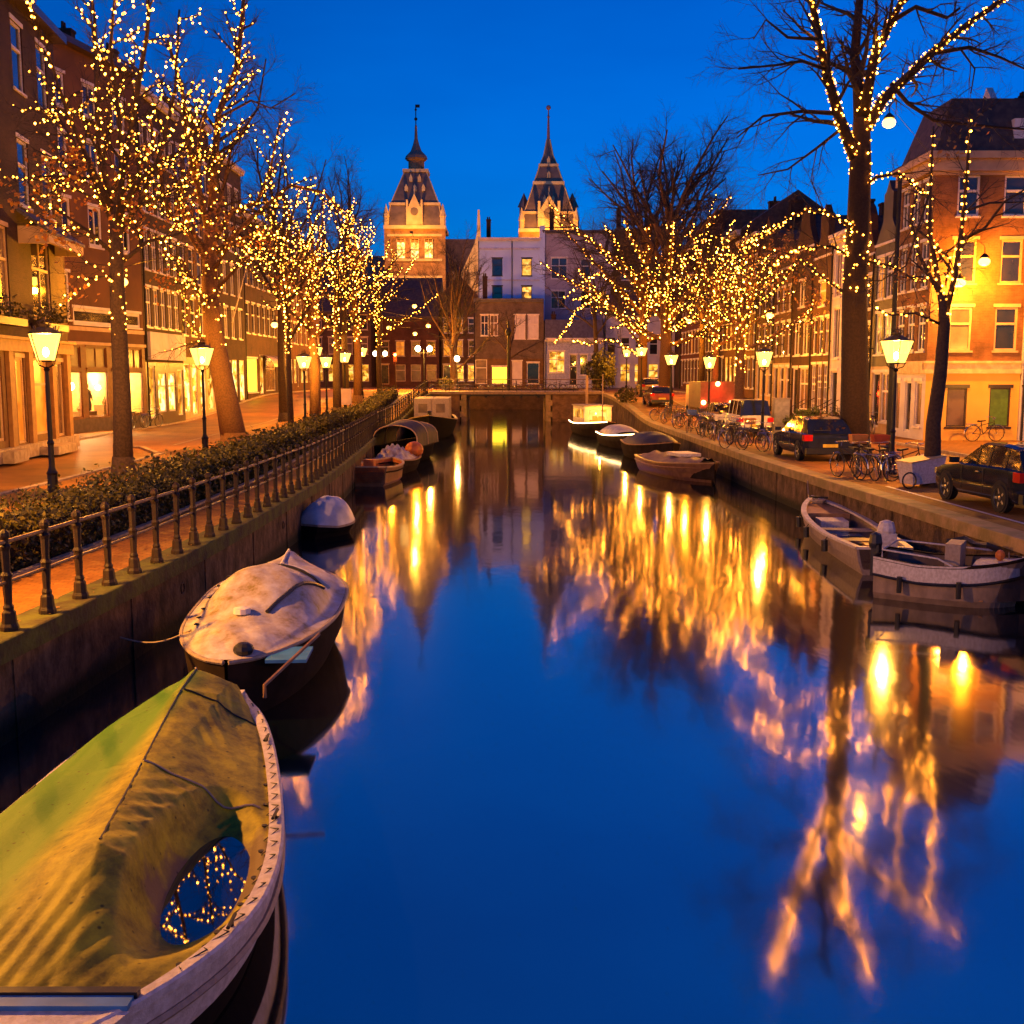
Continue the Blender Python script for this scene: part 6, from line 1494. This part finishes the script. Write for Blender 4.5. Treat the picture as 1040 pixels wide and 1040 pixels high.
mb.tube([(-1.7, -b(.1), sh(0) + .02), (-1.7, -b(.1), sh(0) + .16), (-.2, -b(.45) - .0, sh(.4) + .16), (.2, -b(.5), sh(.4) + .03)], .018, 5); mb.tube([(-1.7, b(.1), sh(0) + .02), (-1.7, b(.1), sh(0) + .16), (.9, b(.6), sh(.4) + .16)], .018, 5); mb.tube([(-1.7, -b(.1), sh(0) + .16), (-1.7, b(.1), sh(0) + .16)], .018, 5)
mb.build('grab_rail', M_offw, Lb)
thwart(Lb, b, 3.9, .18, .45, M_wood, .4)
for k in range(6):
    mb = MB(); x = -1.5 + k * .42; ww = b(.5 + x / 3.9) * .8; mb.box(x, x + .36, -ww, ww, .13, .16); mb.build('floor_board', M_wood if k % 2 else M_gray, Lb)
mb = MB(); mb.box(-2.2, -1.98, -.16, .16, .35, .95); mb.lathe([(.17, 0), (.20, .1), (.15, .26), (.04, .3)], 10, (-2.12, 0, .88)); mb.build('outboard_engine', M_dark, Lb)
mb = MB(); mb.tube([(-.9, -.45, .2), (-.75, .4, .24)], .035, 5); mb.tube([(-.6, -.4, .2), (-1.2, .45, .26)], .03, 5); mb.build('oar', M_wood, Lb)
mb = MB(); mb.ball((1.25, -.1, sh(.85) + .1), .13, 10, 6, .8); mb.build('buoy', mat('orange_buoy', (.65, .18, .03), .5), Lb)
for t_ in (.2, .6):
    mb = MB(); mb.tube([(-1.95 + 3.9 * t_, -b(t_) - .10, .2), (-1.95 + 3.9 * t_, -b(t_) - .10, .5)], [.07, .07], 8); mb.build('fender', M_dark, Lb)
Mb = empty('black_boat', (9.35, 18.2, 0), R(-70), 'black rounded stern of another boat cut by the frame', 'boat')
rope('mooring rope from the short white boat to the quay ring', (8.9, 19.1, .85), (9.25, 19.9, .9), .05)
rope('mooring rope from the open grey boat to the quay edge', (8.45, 30.6, .7), (8.9, 32.5, 1.1), .1)
bpy.data.objects.remove(Mb)

# ------------------------------------------------------------------ bicycles
def make_bike():
    r = empty('bicycle', (0, 0, 0), 0)
    for x in (-.53, .53):
        mb = MB(); n = 16
        ring = [[(x + (.34 + .022 * math.cos(q)) * math.cos(2 * PI * k / n), .018 * math.sin(q), .34 + (.34 + .022 * math.cos(q)) * math.sin(2 * PI * k / n)) for q in (0, PI * 2 / 3, PI * 4 / 3)] for k in range(n + 1)]
        mb.grid(ring, True); w = mb.build('wheel', M_dark, r)
        mb = MB()
        for k in range(8): mb.tube([(x, 0, .34), (x + .32 * math.cos(PI * k / 4 + .2), 0, .34 + .32 * math.sin(PI * k / 4 + .2))], .004, 3, False)
        mb.lathe([(.03, -.03), (.03, .03)], 6, (x, 0, .34)); mb.build('spokes', MATS.get('chrome') or mat('chrome', (.6, .58, .55), .25, metal=.9), w)
    mb = MB(); t = .016
    mb.tube([(-.53, .0, .34), (-.08, 0, .3), (-.2, 0, .82)], t, 5); mb.tube([(-.08, 0, .3), (.38, 0, .78)], t, 5); mb.tube([(-.17, 0, .70), (.37, 0, .84)], t, 5); mb.tube([(-.53, 0, .34), (-.18, 0, .72)], t * .8, 5); mb.tube([(.53, 0, .34), (.47, 0, .55), (.36, 0, .92)], t, 5)
    mb.build('frame', M_ironred, r)
    mb = MB(); mb.tube([(.36, 0, .92), (.34, 0, 1.02)], .014, 5); mb.tube([(.15, -.28, 1.02), (.3, -.26, 1.05), (.36, 0, 1.04), (.3, .26, 1.05), (.15, .28, 1.02)], .014, 5); mb.build('handlebar', MATS['chrome'], r)
    mb = MB(); mb.add([(-.34, -.09, .90), (-.34, .09, .90), (.0, .02, .92), (.0, -.02, .92), (-.33, -.08, .84), (-.33, .08, .84), (0, .015, .88), (0, -.015, .88)], [(0, 3, 2, 1), (4, 5, 6, 7), (0, 1, 5, 4), (1, 2, 6, 5), (2, 3, 7, 6), (3, 0, 4, 7)]); mb.tube([(-.2, 0, .8), (-.2, 0, .88)], .014, 5); mb.build('saddle', M_dark, r)
    mb = MB(); mb.tube([(-.53 + .38 * math.cos(a), 0, .34 + .38 * math.sin(a)) for a in [PI * q / 8 for q in range(1, 9)]], .014, 4); mb.tube([(-.85, -.06, .74), (-.35, -.06, .74)], .01, 4); mb.tube([(-.85, .06, .74), (-.35, .06, .74)], .01, 4); mb.build('mudguard', MATS['chrome'], r)
    mb = MB(); mb.tube([(.53 + .38 * math.cos(a), 0, .34 + .38 * math.sin(a)) for a in [PI * q / 8 for q in range(0, 6)]], .014, 4); mb.build('mudguard', MATS['chrome'], r)
    return r
bike0 = make_bike(); used = [False]
rgb = random.Random(9)
def bike(x, y, rot, label, group, lean=None, z=None):
    b = bike0 if not used[0] else copy_tree(bike0); used[0] = True
    b.location = (x, y, (G(y) if z is None else z) + .012); b.rotation_euler = (rgb.uniform(-.12, .12) if lean is None else lean, 0, rot)
    b['label'] = label; b['category'] = 'bicycle'; b['group'] = group
    return b
def basket(x, y, z, label, col):
    mb = MB(); mb.add([(-.2, -.14, 0), (.2, -.14, 0), (.2, .14, 0), (-.2, .14, 0), (-.24, -.18, .26), (.24, -.18, .26), (.24, .18, .26), (-.24, .18, .26)], [(0, 3, 2, 1), (0, 1, 5, 4), (1, 2, 6, 5), (2, 3, 7, 6), (3, 0, 4, 7)])
    o = mb.build('bicycle_crate', col); o.location = (x, y, z); tag(o, label, 'crate')
G1 = 'bicycles crowded round the foot of the big elm'
for i, (x, y, rt, lb) in enumerate([(9.75, 31.3, 1.9, 'bicycle leaning closest to the quay edge before the big elm'), (10.15, 31.0, 1.75, 'second bicycle from the quay edge before the big elm'), (10.6, 30.8, 1.4, 'bicycle with a red crate before the big elm'), (10.35, 32.4, 1.2, 'bicycle parked tight behind the red crate one'), (10.9, 32.0, 2.1, 'bicycle pushed against the lantern post by the elm'), (11.2, 30.6, .4, 'bicycle lying half behind the white cargo box')]):
    bike(x, y, rt, lb, G1)
basket(10.65, 31.35, 2.2, 'red crate on the carrier of a bicycle before the big elm', mat('red_crate', (.5, .08, .02), .6)); basket(10.1, 31.6, 2.2, 'orange crate on the bicycle rack before the big elm', mat('orange_crate', (.6, .25, .05), .6))
G2 = 'bicycles packed between the elm and the white van'
for i in range(17):
    y = 42.6 + i * .85; x = 9.45 + .35 * math.sin(i * 2.3) + (0.5 if i % 2 else 0)
    bike(x, y, rgb.uniform(.5, 2.4), 'bicycle packed in the long row between the big elm and the white van', G2)
for i in range(8):
    y = 60 + i * 1.6; bike(9.6 + .4 * (i % 2), y, rgb.uniform(.4, 2.6), 'bicycle parked along the quay past the white van', 'bicycles past the white van')
for i, (x, y) in enumerate(((10.3, 47), (9.8, 51.5), (10.2, 55), (9.6, 58))): basket(x, y, 2.05, ['orange crate on a bicycle nearest the dark car', 'white crate on a bicycle by the elm trunk', 'brown crate on a bicycle by the white van', 'blue crate on a bicycle past the white van'][i], mat(['orange_crate', 'white_crate', 'brown_crate', 'blue_crate'][i], [(.6, .25, .05), (.6, .55, .5), (.3, .15, .06), (.08, .15, .4)][i], .6))
for i in range(13): bike(-7.0 + i * 1.15 + rgb.uniform(-.2, .2), 104.6 + rgb.uniform(-.3, .5), rgb.uniform(-.3, .3), 'bicycle parked against the far railing of the bridge', 'bicycles on the bridge', z=2.5)
for x, y, rt, lb in ((-20.2, 58.6, 1.3, 'bicycle leaning at the shop window pillar'), (-19.9, 60.0, 1.2, 'bicycle leaning beside the shop entrance'), (17.6, 53, 1.4, 'bicycle against the white ground floor of the corner building'), (17.4, 55.2, 1.6, 'bicycle against the step of the dark grey house'), (20.6, 47.3, .05, 'bicycle parked against the ochre wall behind the hatchback')):
    bike(x, y, rt, lb, None, z=1.29)
    
# white cargo box and bits on the parking bank
cbx = empty('cargo_box', (10.95, 28.9, 1.21), R(14), 'battered white cargo bike box with an ochre lid beside the slim tree', 'cargo box')
cbx.scale = (.84, .84, .84)
mb = MB(); mb.add([(-.5, -.35, .1), (.5, -.35, .16), (.5, .35, .16), (-.5, .35, .1), (-.62, -.42, .78), (.6, -.42, .98), (.6, .42, .98), (-.62, .42, .78)], [(0, 3, 2, 1), (0, 1, 5, 4), (1, 2, 6, 5), (2, 3, 7, 6), (3, 0, 4, 7), (4, 5, 6, 7)]); mb.build('box', M_offw, cbx)
mb = MB(); mb.add([(-.66, -.45, .785), (.63, -.45, .99), (.63, .45, .99), (-.66, .45, .785), (-.66, -.45, .82), (.63, -.45, 1.03), (.63, .45, 1.03), (-.66, .45, .82)], [(0, 3, 2, 1), (4, 5, 6, 7), (0, 1, 5, 4), (1, 2, 6, 5), (2, 3, 7, 6), (3, 0, 4, 7)]); mb.build('lid', mat('ochre_lid', (.6, .42, .18), .6), cbx)
for x in (.5, -.75):
    mb = MB(); mb.grid([[(x + (.24 + .03 * math.cos(q)) * math.cos(2 * PI * k / 14), -.5 + .03 * math.sin(q), .26 + (.24 + .03 * math.cos(q)) * math.sin(2 * PI * k / 14)) for q in (0, 2.1, 4.2)] for k in range(15)], True); mb.build('wheel', M_dark, cbx)

# ------------------------------------------------------------------ vehicles
def car(name, label, cat, loc, rot, paint, kind='hatch', L=4.1, Wd=1.72, Hc=1.46, tail=True, brake=0, plate=None):
    r = empty(name, loc, rot, label, cat)
    hw = Wd / 2; a, f = -L / 2, L / 2
    if kind == 'van': belt = [(a, 1.0), (a + .1, 1.05), (f - .9, 1.05), (f - .2, .95), (f, .6)]; cab = [(a + .03, 1.05), (a + .12, Hc), (f - 1.4, Hc), (f - .6, 1.05)]
    else: belt = [(a, .80), (a + .12, .96), (a + .9, .97), (f - 1.25, .93), (f - .5, .84), (f - .12, .72), (f, .55)]; cab = [(a + .10, .95), (a + .48, Hc - .06), (a + 1.1, Hc), (f - 2.0, Hc - .02), (f - 1.15, .93)]
    def bz(x): return interp(belt, x)
    def tz(x): return interp(cab, x)
    rows = []
    xs = sorted(set([a, a + .05, a + .2, a + .5, f - .05, f - .2, f - .5] + [a + L * i / 16 for i in range(17)]))
    for x in xs:
        e = min((x - a), (f - x)); w = hw * (1 - .16 * max(0, 1 - e / .35) ** 2); z = bz(x); lo = .24 + .12 * max(0, 1 - e / .2)
        rows.append([(x, s * q * w, zz) for s, q, zz in ((1, .0, lo), (1, .92, lo), (1, 1, lo + .16), (1, 1.0, .6 if z > .62 else z * .9), (1, .97, z - .03), (1, .86, z), (1, 0, z + .03), (-1, .86, z), (-1, .97, z - .03), (-1, 1.0, .6 if z > .62 else z * .9), (-1, 1, lo + .16), (-1, .92, lo))])
    mb = MB(); mb.grid(rows, True); mb.add(rows[0], [tuple(range(12))]); mb.add(rows[-1], [tuple(range(11, -1, -1))]); mb.build('body', paint, r, sharp=38)
    x0, x1 = cab[0][0], cab[-1][0]
    rg = []
    for i in range(17):
        x = x0 + (x1 - x0) * i / 16; zt = max(tz(x), bz(x)); zb = bz(x) - .02; k = (zt - zb) / (Hc - .9); w0 = hw * .86; w1 = hw * (.86 - .14 * k)
        rg.append([(x, -w0, zb), (x, -w1, zt - .05 * k), (x, -w1 + .12, zt), (x, w1 - .12, zt), (x, w1, zt - .05 * k), (x, w0, zb)])
    mb = MB(); mb.grid([[q[0], q[1]] for q in rg]); mb.grid([[q[4], q[5]] for q in rg]); 
    nr = [i for i in range(17) if True]
    mb.grid([[q[1], q[2], q[3], q[4]] for q in rg[:3]]); mb.grid([[q[1], q[2], q[3], q[4]] for q in rg[-6:]]) if kind != 'van' else mb.grid([[q[1], q[2], q[3], q[4]] for q in rg[-4:]])
    mb.add(rg[0], [(0, 1, 2, 3, 4, 5)])
    mb.build('window', mat('car_glass', (.012, .014, .018), .04, spec=1.0), r)
    m2 = MB(); rr = [[Vector(p) + Vector((0, 0, .012)) for p in q[1:5]] for q in rg[2:(-5 if kind != 'van' else -3)]]; m2.grid(rr); 
    for px_ in ((.30, .52, .74) if kind != 'van' else (.25, .5, .75)):
        i = int(px_ * 16)
        for s in (0, 5):
            q = rg[i]; o1, o2 = Vector(q[s]), Vector(q[1 if s == 0 else 4]); dy = Vector((0, -.01 if s == 0 else .01, 0))
            m2.add([o1 + dy, o2 + dy, o2 + dy + Vector((.09, 0, 0)), o1 + dy + Vector((.09, 0, 0))], [(0, 1, 2, 3)])
    m2.build('roof', paint, r)
    for wx in (a + .78, f - .80):
        for s in (-1, 1):
            m = MB(); m.M = Matrix.Translation((wx, s * (hw - .18), .32)) @ Matrix.Rotation(-s * PI / 2, 4, 'X')
            m.lathe([(.25, -.01), (.31, 0), (.32, .03), (.32, .17), (.30, .205), (.22, .205)], 20, (0, 0, 0), False); w = m.build('wheel', mat('tyre', (.012, .012, .012), .85), r)
            m = MB(); m.M = Matrix.Translation((wx, s * (hw - .18), .32)) @ Matrix.Rotation(-s * PI / 2, 4, 'X')
            m.lathe([(.22, .2), (.215, .16), (.20, .16)], 20, (0, 0, 0), False); m.lathe([(.05, .14), (.05, .19), (.02, .2)], 10)
            for k in range(5):
                c, sn = math.cos(k * 1.2566), math.sin(k * 1.2566); m.add([(c * .04 - sn * .035, sn * .04 + c * .035, .18), (c * .04 + sn * .035, sn * .04 - c * .035, .18), (c * .21 + sn * .02, sn * .21 - c * .02, .19), (c * .21 - sn * .02, sn * .21 + c * .02, .19)], [(0, 1, 2, 3)])
            m.build('rim', mat('alloy', (.55, .55, .55), .3, metal=.8), w)
            m = MB(); m.M = Matrix.Translation((wx, s * (hw - .18), .34)) @ Matrix.Rotation(-s * PI / 2, 4, 'X'); m.lathe([(.37, .176), (.37, .1835)], 20); m.build('wheel_arch', MATS['tyre'], r)
    for s in (-1, 1):
        m = MB(); m.box(f - .22, f - .01, s * hw * .88 - .14 if s > 0 else -hw * .88 - .02, s * hw * .88 + .02 if s > 0 else -hw * .88 + .14, .58, .72); m.build('headlight', MATS['chrome'], r)
        m = MB(); m.box(a - .015, a + .26, s * (hw - .13) - .145, s * (hw - .13) + .145, .72, .93); m.build('tail_light', emit('tail_on', (1, .03, .01), 14) if brake else mat('tail_lens', (.55, .01, .005), .2, (.4, .01, .005)), r)
        m = MB(); m.box(f - 1.45, f - 1.3, s * (hw + .1) - .09, s * (hw + .1) + .09, .95, 1.08); m.build('mirror', paint, r)
    m = MB(); m.box(a - .03, a + .03, -.26, .26, .5, .61); m.build('number_plate', mat('yellow_plate', (.7, .5, .05), .4), r)
    m = MB(); m.box(a + .06, a + .10, -.02, .55, 1.06, 1.09); m.build('rear_wiper', M_dark, r)
    for sx_ in (-1, 1):
        for xx_ in (f - 2.55, f - 1.55):
            m = MB(); m.box(xx_, xx_ + .012, sx_ * hw * 1.003 - .004, sx_ * hw * 1.003 + .004, .36, .9); m.build('door_gap', M_wire, r)
        for xx_ in (f - 2.4,):
            m = MB(); m.box(xx_, xx_ + .16, sx_ * (hw + .015) - .015, sx_ * (hw + .015) + .015, .80, .83); m.build('door_handle', MATS['chrome'], r)
    m = MB(); m.tube([(a + 1.2, .02, Hc + .01), (a + 1.0, .02, Hc + .16)], .006, 4); m.build('antenna', M_wire, r)
    m = MB(); m.box(a - .045, a + .12, -hw * .93, hw * .93, .27, .47); m.build('bumper', M_dark, r)
    m = MB(); m.tube([(x, -(hw * .862), bz(x) + .012) for x in [cab[0][0] + (cab[-1][0] - cab[0][0]) * i / 8 for i in range(9)]], .012, 4); m.build('window_trim', MATS['chrome'], r)
    return r
M_carb = mat('black_car_paint', (.016, .018, .026), .10, spec=.45, coat=0)
car('parked_car', 'black hatchback with red tail lamp parked by the slim tree, cut by the frame', 'car', (11.38, 24.75, 1.206), R(94), M_carb)
car('parked_car', 'dark estate car parked beyond the bicycles before the white house', 'car', (10.85, 39.3, 1.206), R(92), mat('blue_black_paint', (.02, .025, .045), .10, spec=.45, coat=0), L=4.3, Wd=1.8, Hc=1.5)
car('parked_car', 'white small van parked behind the bicycles at the elm trunk', 'van', (11.6, 53.9, 1.206), R(91), mat('white_van_paint', (.62, .58, .55), .3, coat=.5), kind='van', L=4.0, Wd=1.7, Hc=1.75)
car('parked_car', 'dark bronze car parked just past the white van', 'car', (11.5, 60, 1.206), R(91), mat('bronze_paint', (.10, .06, .03), .25, coat=1))
car('parked_car', 'red tail lit car parked nearest the tall bare elm', 'car', (10.9, 81.5, G(81.5)), R(92), mat('red_car_paint', (.25, .05, .03), .25, coat=1))
car('parked_car', 'pale yellow roofed car past the tall bare elm', 'car', (11.5, 92, G(92)), R(92), mat('gold_paint', (.42, .30, .12), .25, coat=1))
# delivery truck with its rear lamps on
tk = empty('delivery_truck', (13.3, 70.5, G(70.5)), 0, 'delivery truck stopped in the street with three glaring red rear lamps', 'truck')
mb = MB(); mb.box(-1.1, 1.1, 0, 4.6, .72, 2.45); mb.build('box_body', mat('truck_grey', (.10, .055, .045), .5), tk)
mb = MB(); mb.box(-1.05, 1.05, 4.65, 6.2, .5, 2.2); mb.build('cab', M_cream, tk)
mb = MB(); mb.box(-1.1, 1.1, -.1, 0, .5, .72); mb.build('bumper', M_dark, tk)
for x, z in ((-.9, 1.1), (.9, 1.1), (0, 2.3)):
    m = MB(); m.ball((x, -.06, z), .15, 10, 6, 1); m.build('rear_lamp', emit('rear_lamp', (1, .12, .03), 40), tk)
for x in (-1.0, 1.0):
    for y in (.9, 5.4):
        m = MB(); m.M = Matrix.Translation((x - .12, y, .4)) @ Matrix.Rotation(PI / 2, 4, 'Y'); m.lathe([(.4, 0), (.4, .24)], 16); m.build('wheel', MATS['tyre'], tk)
point('brake_glow', (0, -.9, 1.7), 60, (1, .02, .005), .15, tk)

# ------------------------------------------------------------------ street furniture and small things
cab = empty('utility_cabinet', (13.4, 54.2, 1.21), 0, 'grey utility cabinet beside the lantern on the parking bank', 'cabinet')
mb = MB(); mb.box(-.38, .38, -.25, .25, 0, 1.75); mb.build('housing', mat('cabinet_grey', (.34, .31, .29), .55), cab); mb = MB(); mb.box(-.42, .42, -.29, .29, 1.75, 1.82); mb.build('lid', M_gray, cab)
mb = MB(); mb.box(-.34, -.01, -.262, -.252, .08, 1.65); mb.box(.01, .34, -.262, -.252, .08, 1.65); mb.build('door', mat('cabinet_door', (.38, .35, .32), .5), cab)
nb_ = empty('notice_box', (-12.0, 78.2, G(78.2)), 0, 'white notice box at the end of the hedge', 'cabinet')
mb = MB(); mb.box(-.45, .45, -.15, .15, .35, 1.5); mb.build('box', M_white, nb_); mb = MB(); mb.box(-.4, -.3, -.05, .05, 0, .35); mb.box(.3, .4, -.05, .05, 0, .35); mb.build('leg', M_iron, nb_)
tl = empty('traffic_light', (-12.6, 118, 2.5), 0, 'traffic light glowing red at the end of the shopping street', 'traffic light')
mb = MB(); mb.tube([(0, 0, 0), (0, 0, 3.2)], .06, 6); mb.build('pole', M_iron, tl); mb = MB(); mb.box(-.18, .18, -.12, .12, 3.0, 4.0); mb.build('housing', M_dark, tl)
m = MB(); m.ball((0, -.13, 3.78), .13, 8, 6); m.build('red_lamp', emit('red_signal', (1, .1, .02), 45), tl)
for z in (3.5, 3.22):
    m = MB(); m.ball((0, -.12, z), .1, 8, 6, 1); m.build('dark_lens', M_panecurt, tl)
point('red_glow', (0, -.6, 3.8), 500, (1, .03, .01), .1, tl)
pb = empty('post_box', (-19.6, 95, 2.2), 0, 'red orange pillar beside the curved awning shop', 'post box')
mb = MB(); mb.lathe([(.25, 0), (.22, .1), (.22, 2.0), (.28, 2.1), (.1, 2.3)], 10); mb.build('pillar', mat('red_pillar', (.5, .08, .02), .5), pb)
def awn(y):
    a = empty('awning', (-21.0, y, 2.1), PI / 2, 'pale striped quarter round awning ' + ('first' if y < 92 else 'second') + ' beyond the flagpole', 'awning')
    st = MB(); cl_ = MB()
    for k in range(10):
        rows = [[(k * .3 + dx, -1.2 * math.sin(q), 2.7 + 1.0 * math.cos(q)) for dx in (0, .3)] for q in [PI / 2 * j / 6 for j in range(7)]]
        (st if k % 2 else cl_).grid(rows)
    st.build('stripe', M_door, a); cl_.build('cloth', M_cream, a)
awn(91.0); awn(94.4)
fp = empty('flagpole', (-20.9, 82, 8), 0, 'white flagpole slanting out from the brown pilastered house', 'flagpole'); mb = MB(); mb.tube([(0, 0, 0), (1.6, -1.0, 4.5)], [.06, .03], 6); mb.build('pole', M_white, fp)
pl = empty('tall_pole', (14.6, 42, 1.2), 0, 'tall thin dark pole behind the lantern of the parking bank', 'pole'); mb = MB(); mb.tube([(0, 0, 0), (0, 0, 10.2)], [.11, .08], 8); mb.tube([(0, 0, 10.2), (0, 0, 10.5)], [.12, .02], 8); mb.build('pole', M_iron, pl)
p2 = empty('tall_pole', (-.35, 104.3, 2.6), 0, 'thin black pole on the middle of the bridge', 'pole'); mb = MB(); mb.tube([(0, 0, 0), (0, 0, 6.6)], [.14, .1], 8); mb.ball((0, 0, 5.6), .3, 8, 6, 1.3); mb.build('pole', M_iron, p2)
p3 = empty('mooring_pole', (6.6, 96.0, -.3), 0, 'pale wooden mooring pole in the water by the bridge', 'pole'); mb = MB(); mb.tube([(0, 0, 0), (0, 0, 4.4)], [.13, .11], 8); mb.build('pole', M_cream, p3)
# benches on the bridge, door steps of the right bank
st = empty('door_steps', (17.6, 61.0, 1.29), 0, 'pale stone steps with dark rails before the white plastered house', 'steps')
mb = MB(); [mb.box(-.6 + k * .2, .55, -.7, .7, k * .17, k * .17 + .165) for k in range(4)]; mb.build('steps', M_kerb, st)
mb = MB(); [mb.tube([(-.6, s, 0), (-.6, s, .9), (.5, s, 1.5)], .025, 5) for s in (-.65, .65)]; mb.build('handrail', M_iron, st)
st = empty('door_steps', (17.6, 65.8, 1.29), 0, 'dark stone steps with railing before the brown brick house', 'steps')
mb = MB(); [mb.box(-.6 + k * .2, .55, -.7, .7, k * .17, k * .17 + .165) for k in range(4)]; mb.build('steps', M_plinth if 'M_plinth' in globals() else M_iron, st)
mb = MB(); [mb.tube([(-.6, s, 0), (-.6, s, .9), (.5, s, 1.5)], .025, 5) for s in (-.65, .65)]; mb.build('handrail', M_iron, st)
pot = empty('planter', (17.3, 58, 1.29), 0, 'ochre planter with a small lit shrub beside the dark car', 'planter')
mb = MB(); mb.lathe([(.22, 0), (.3, .6), (.33, .62), (.28, .6)], 10); mb.build('pot', mat('ochre_pot', (.5, .3, .1), .7), pot)
rg = random.Random(2); leaves(rg, [Vector((0, 0, .85))], 160, .17, .06).build('foliage', M_hedge, pot)
# iron mooring rings and wall weeds on the left quay
for i, y in enumerate((11.6, 17.5, 25.0)):
    rr = empty('mooring_ring', (-(EX(-1, y) - .03), y, .8), 0, ['iron mooring ring in the quay wall beside the tarpaulin boat', 'iron mooring ring in the quay wall beside the covered cruiser', 'iron mooring ring in the quay wall before the dome boat'][i], 'ring')
    mb = MB(); mb.tube([(0.03, .09 * math.sin(a), -.09 + .09 * math.cos(a)) for a in [2 * PI * k / 10 for k in range(11)]], .012, 5); mb.build('ring', M_ironred, rr)

rg = random.Random(12); mb = MB()
for k in range(2600):
    y = 5 + 85 * rg.random() ** 1.6; sd = rg.choice((-1, -1, 1)); e = EX(sd, y)
    x = sd * (e + (rg.uniform(.05, 1.75) if rg.random() < .5 else rg.uniform(3.4, 7.2)) if sd < 0 else sd * (e + rg.uniform(.05, 4.1)))
    if sd > 0: x = abs(x)
    z = G(y) + .026; r = rg.uniform(.02, .045); a = rg.uniform(0, 6.28)
    mb.quad(*[(x + r * math.cos(a + q) * (1 if i_ % 2 else .6), y + r * math.sin(a + q) * (1 if i_ % 2 else .6), z + rg.uniform(0, .012)) for i_, q in enumerate((0, 1.57, 3.14, 4.71))])
o = mb.build('fallen_leaves', mat('dead_leaf', (.34, .17, .03), .8, (.16, .07, .015), scale=4)); tag(o, 'small brown leaves lying along both quays', 'leaves', kind='stuff')
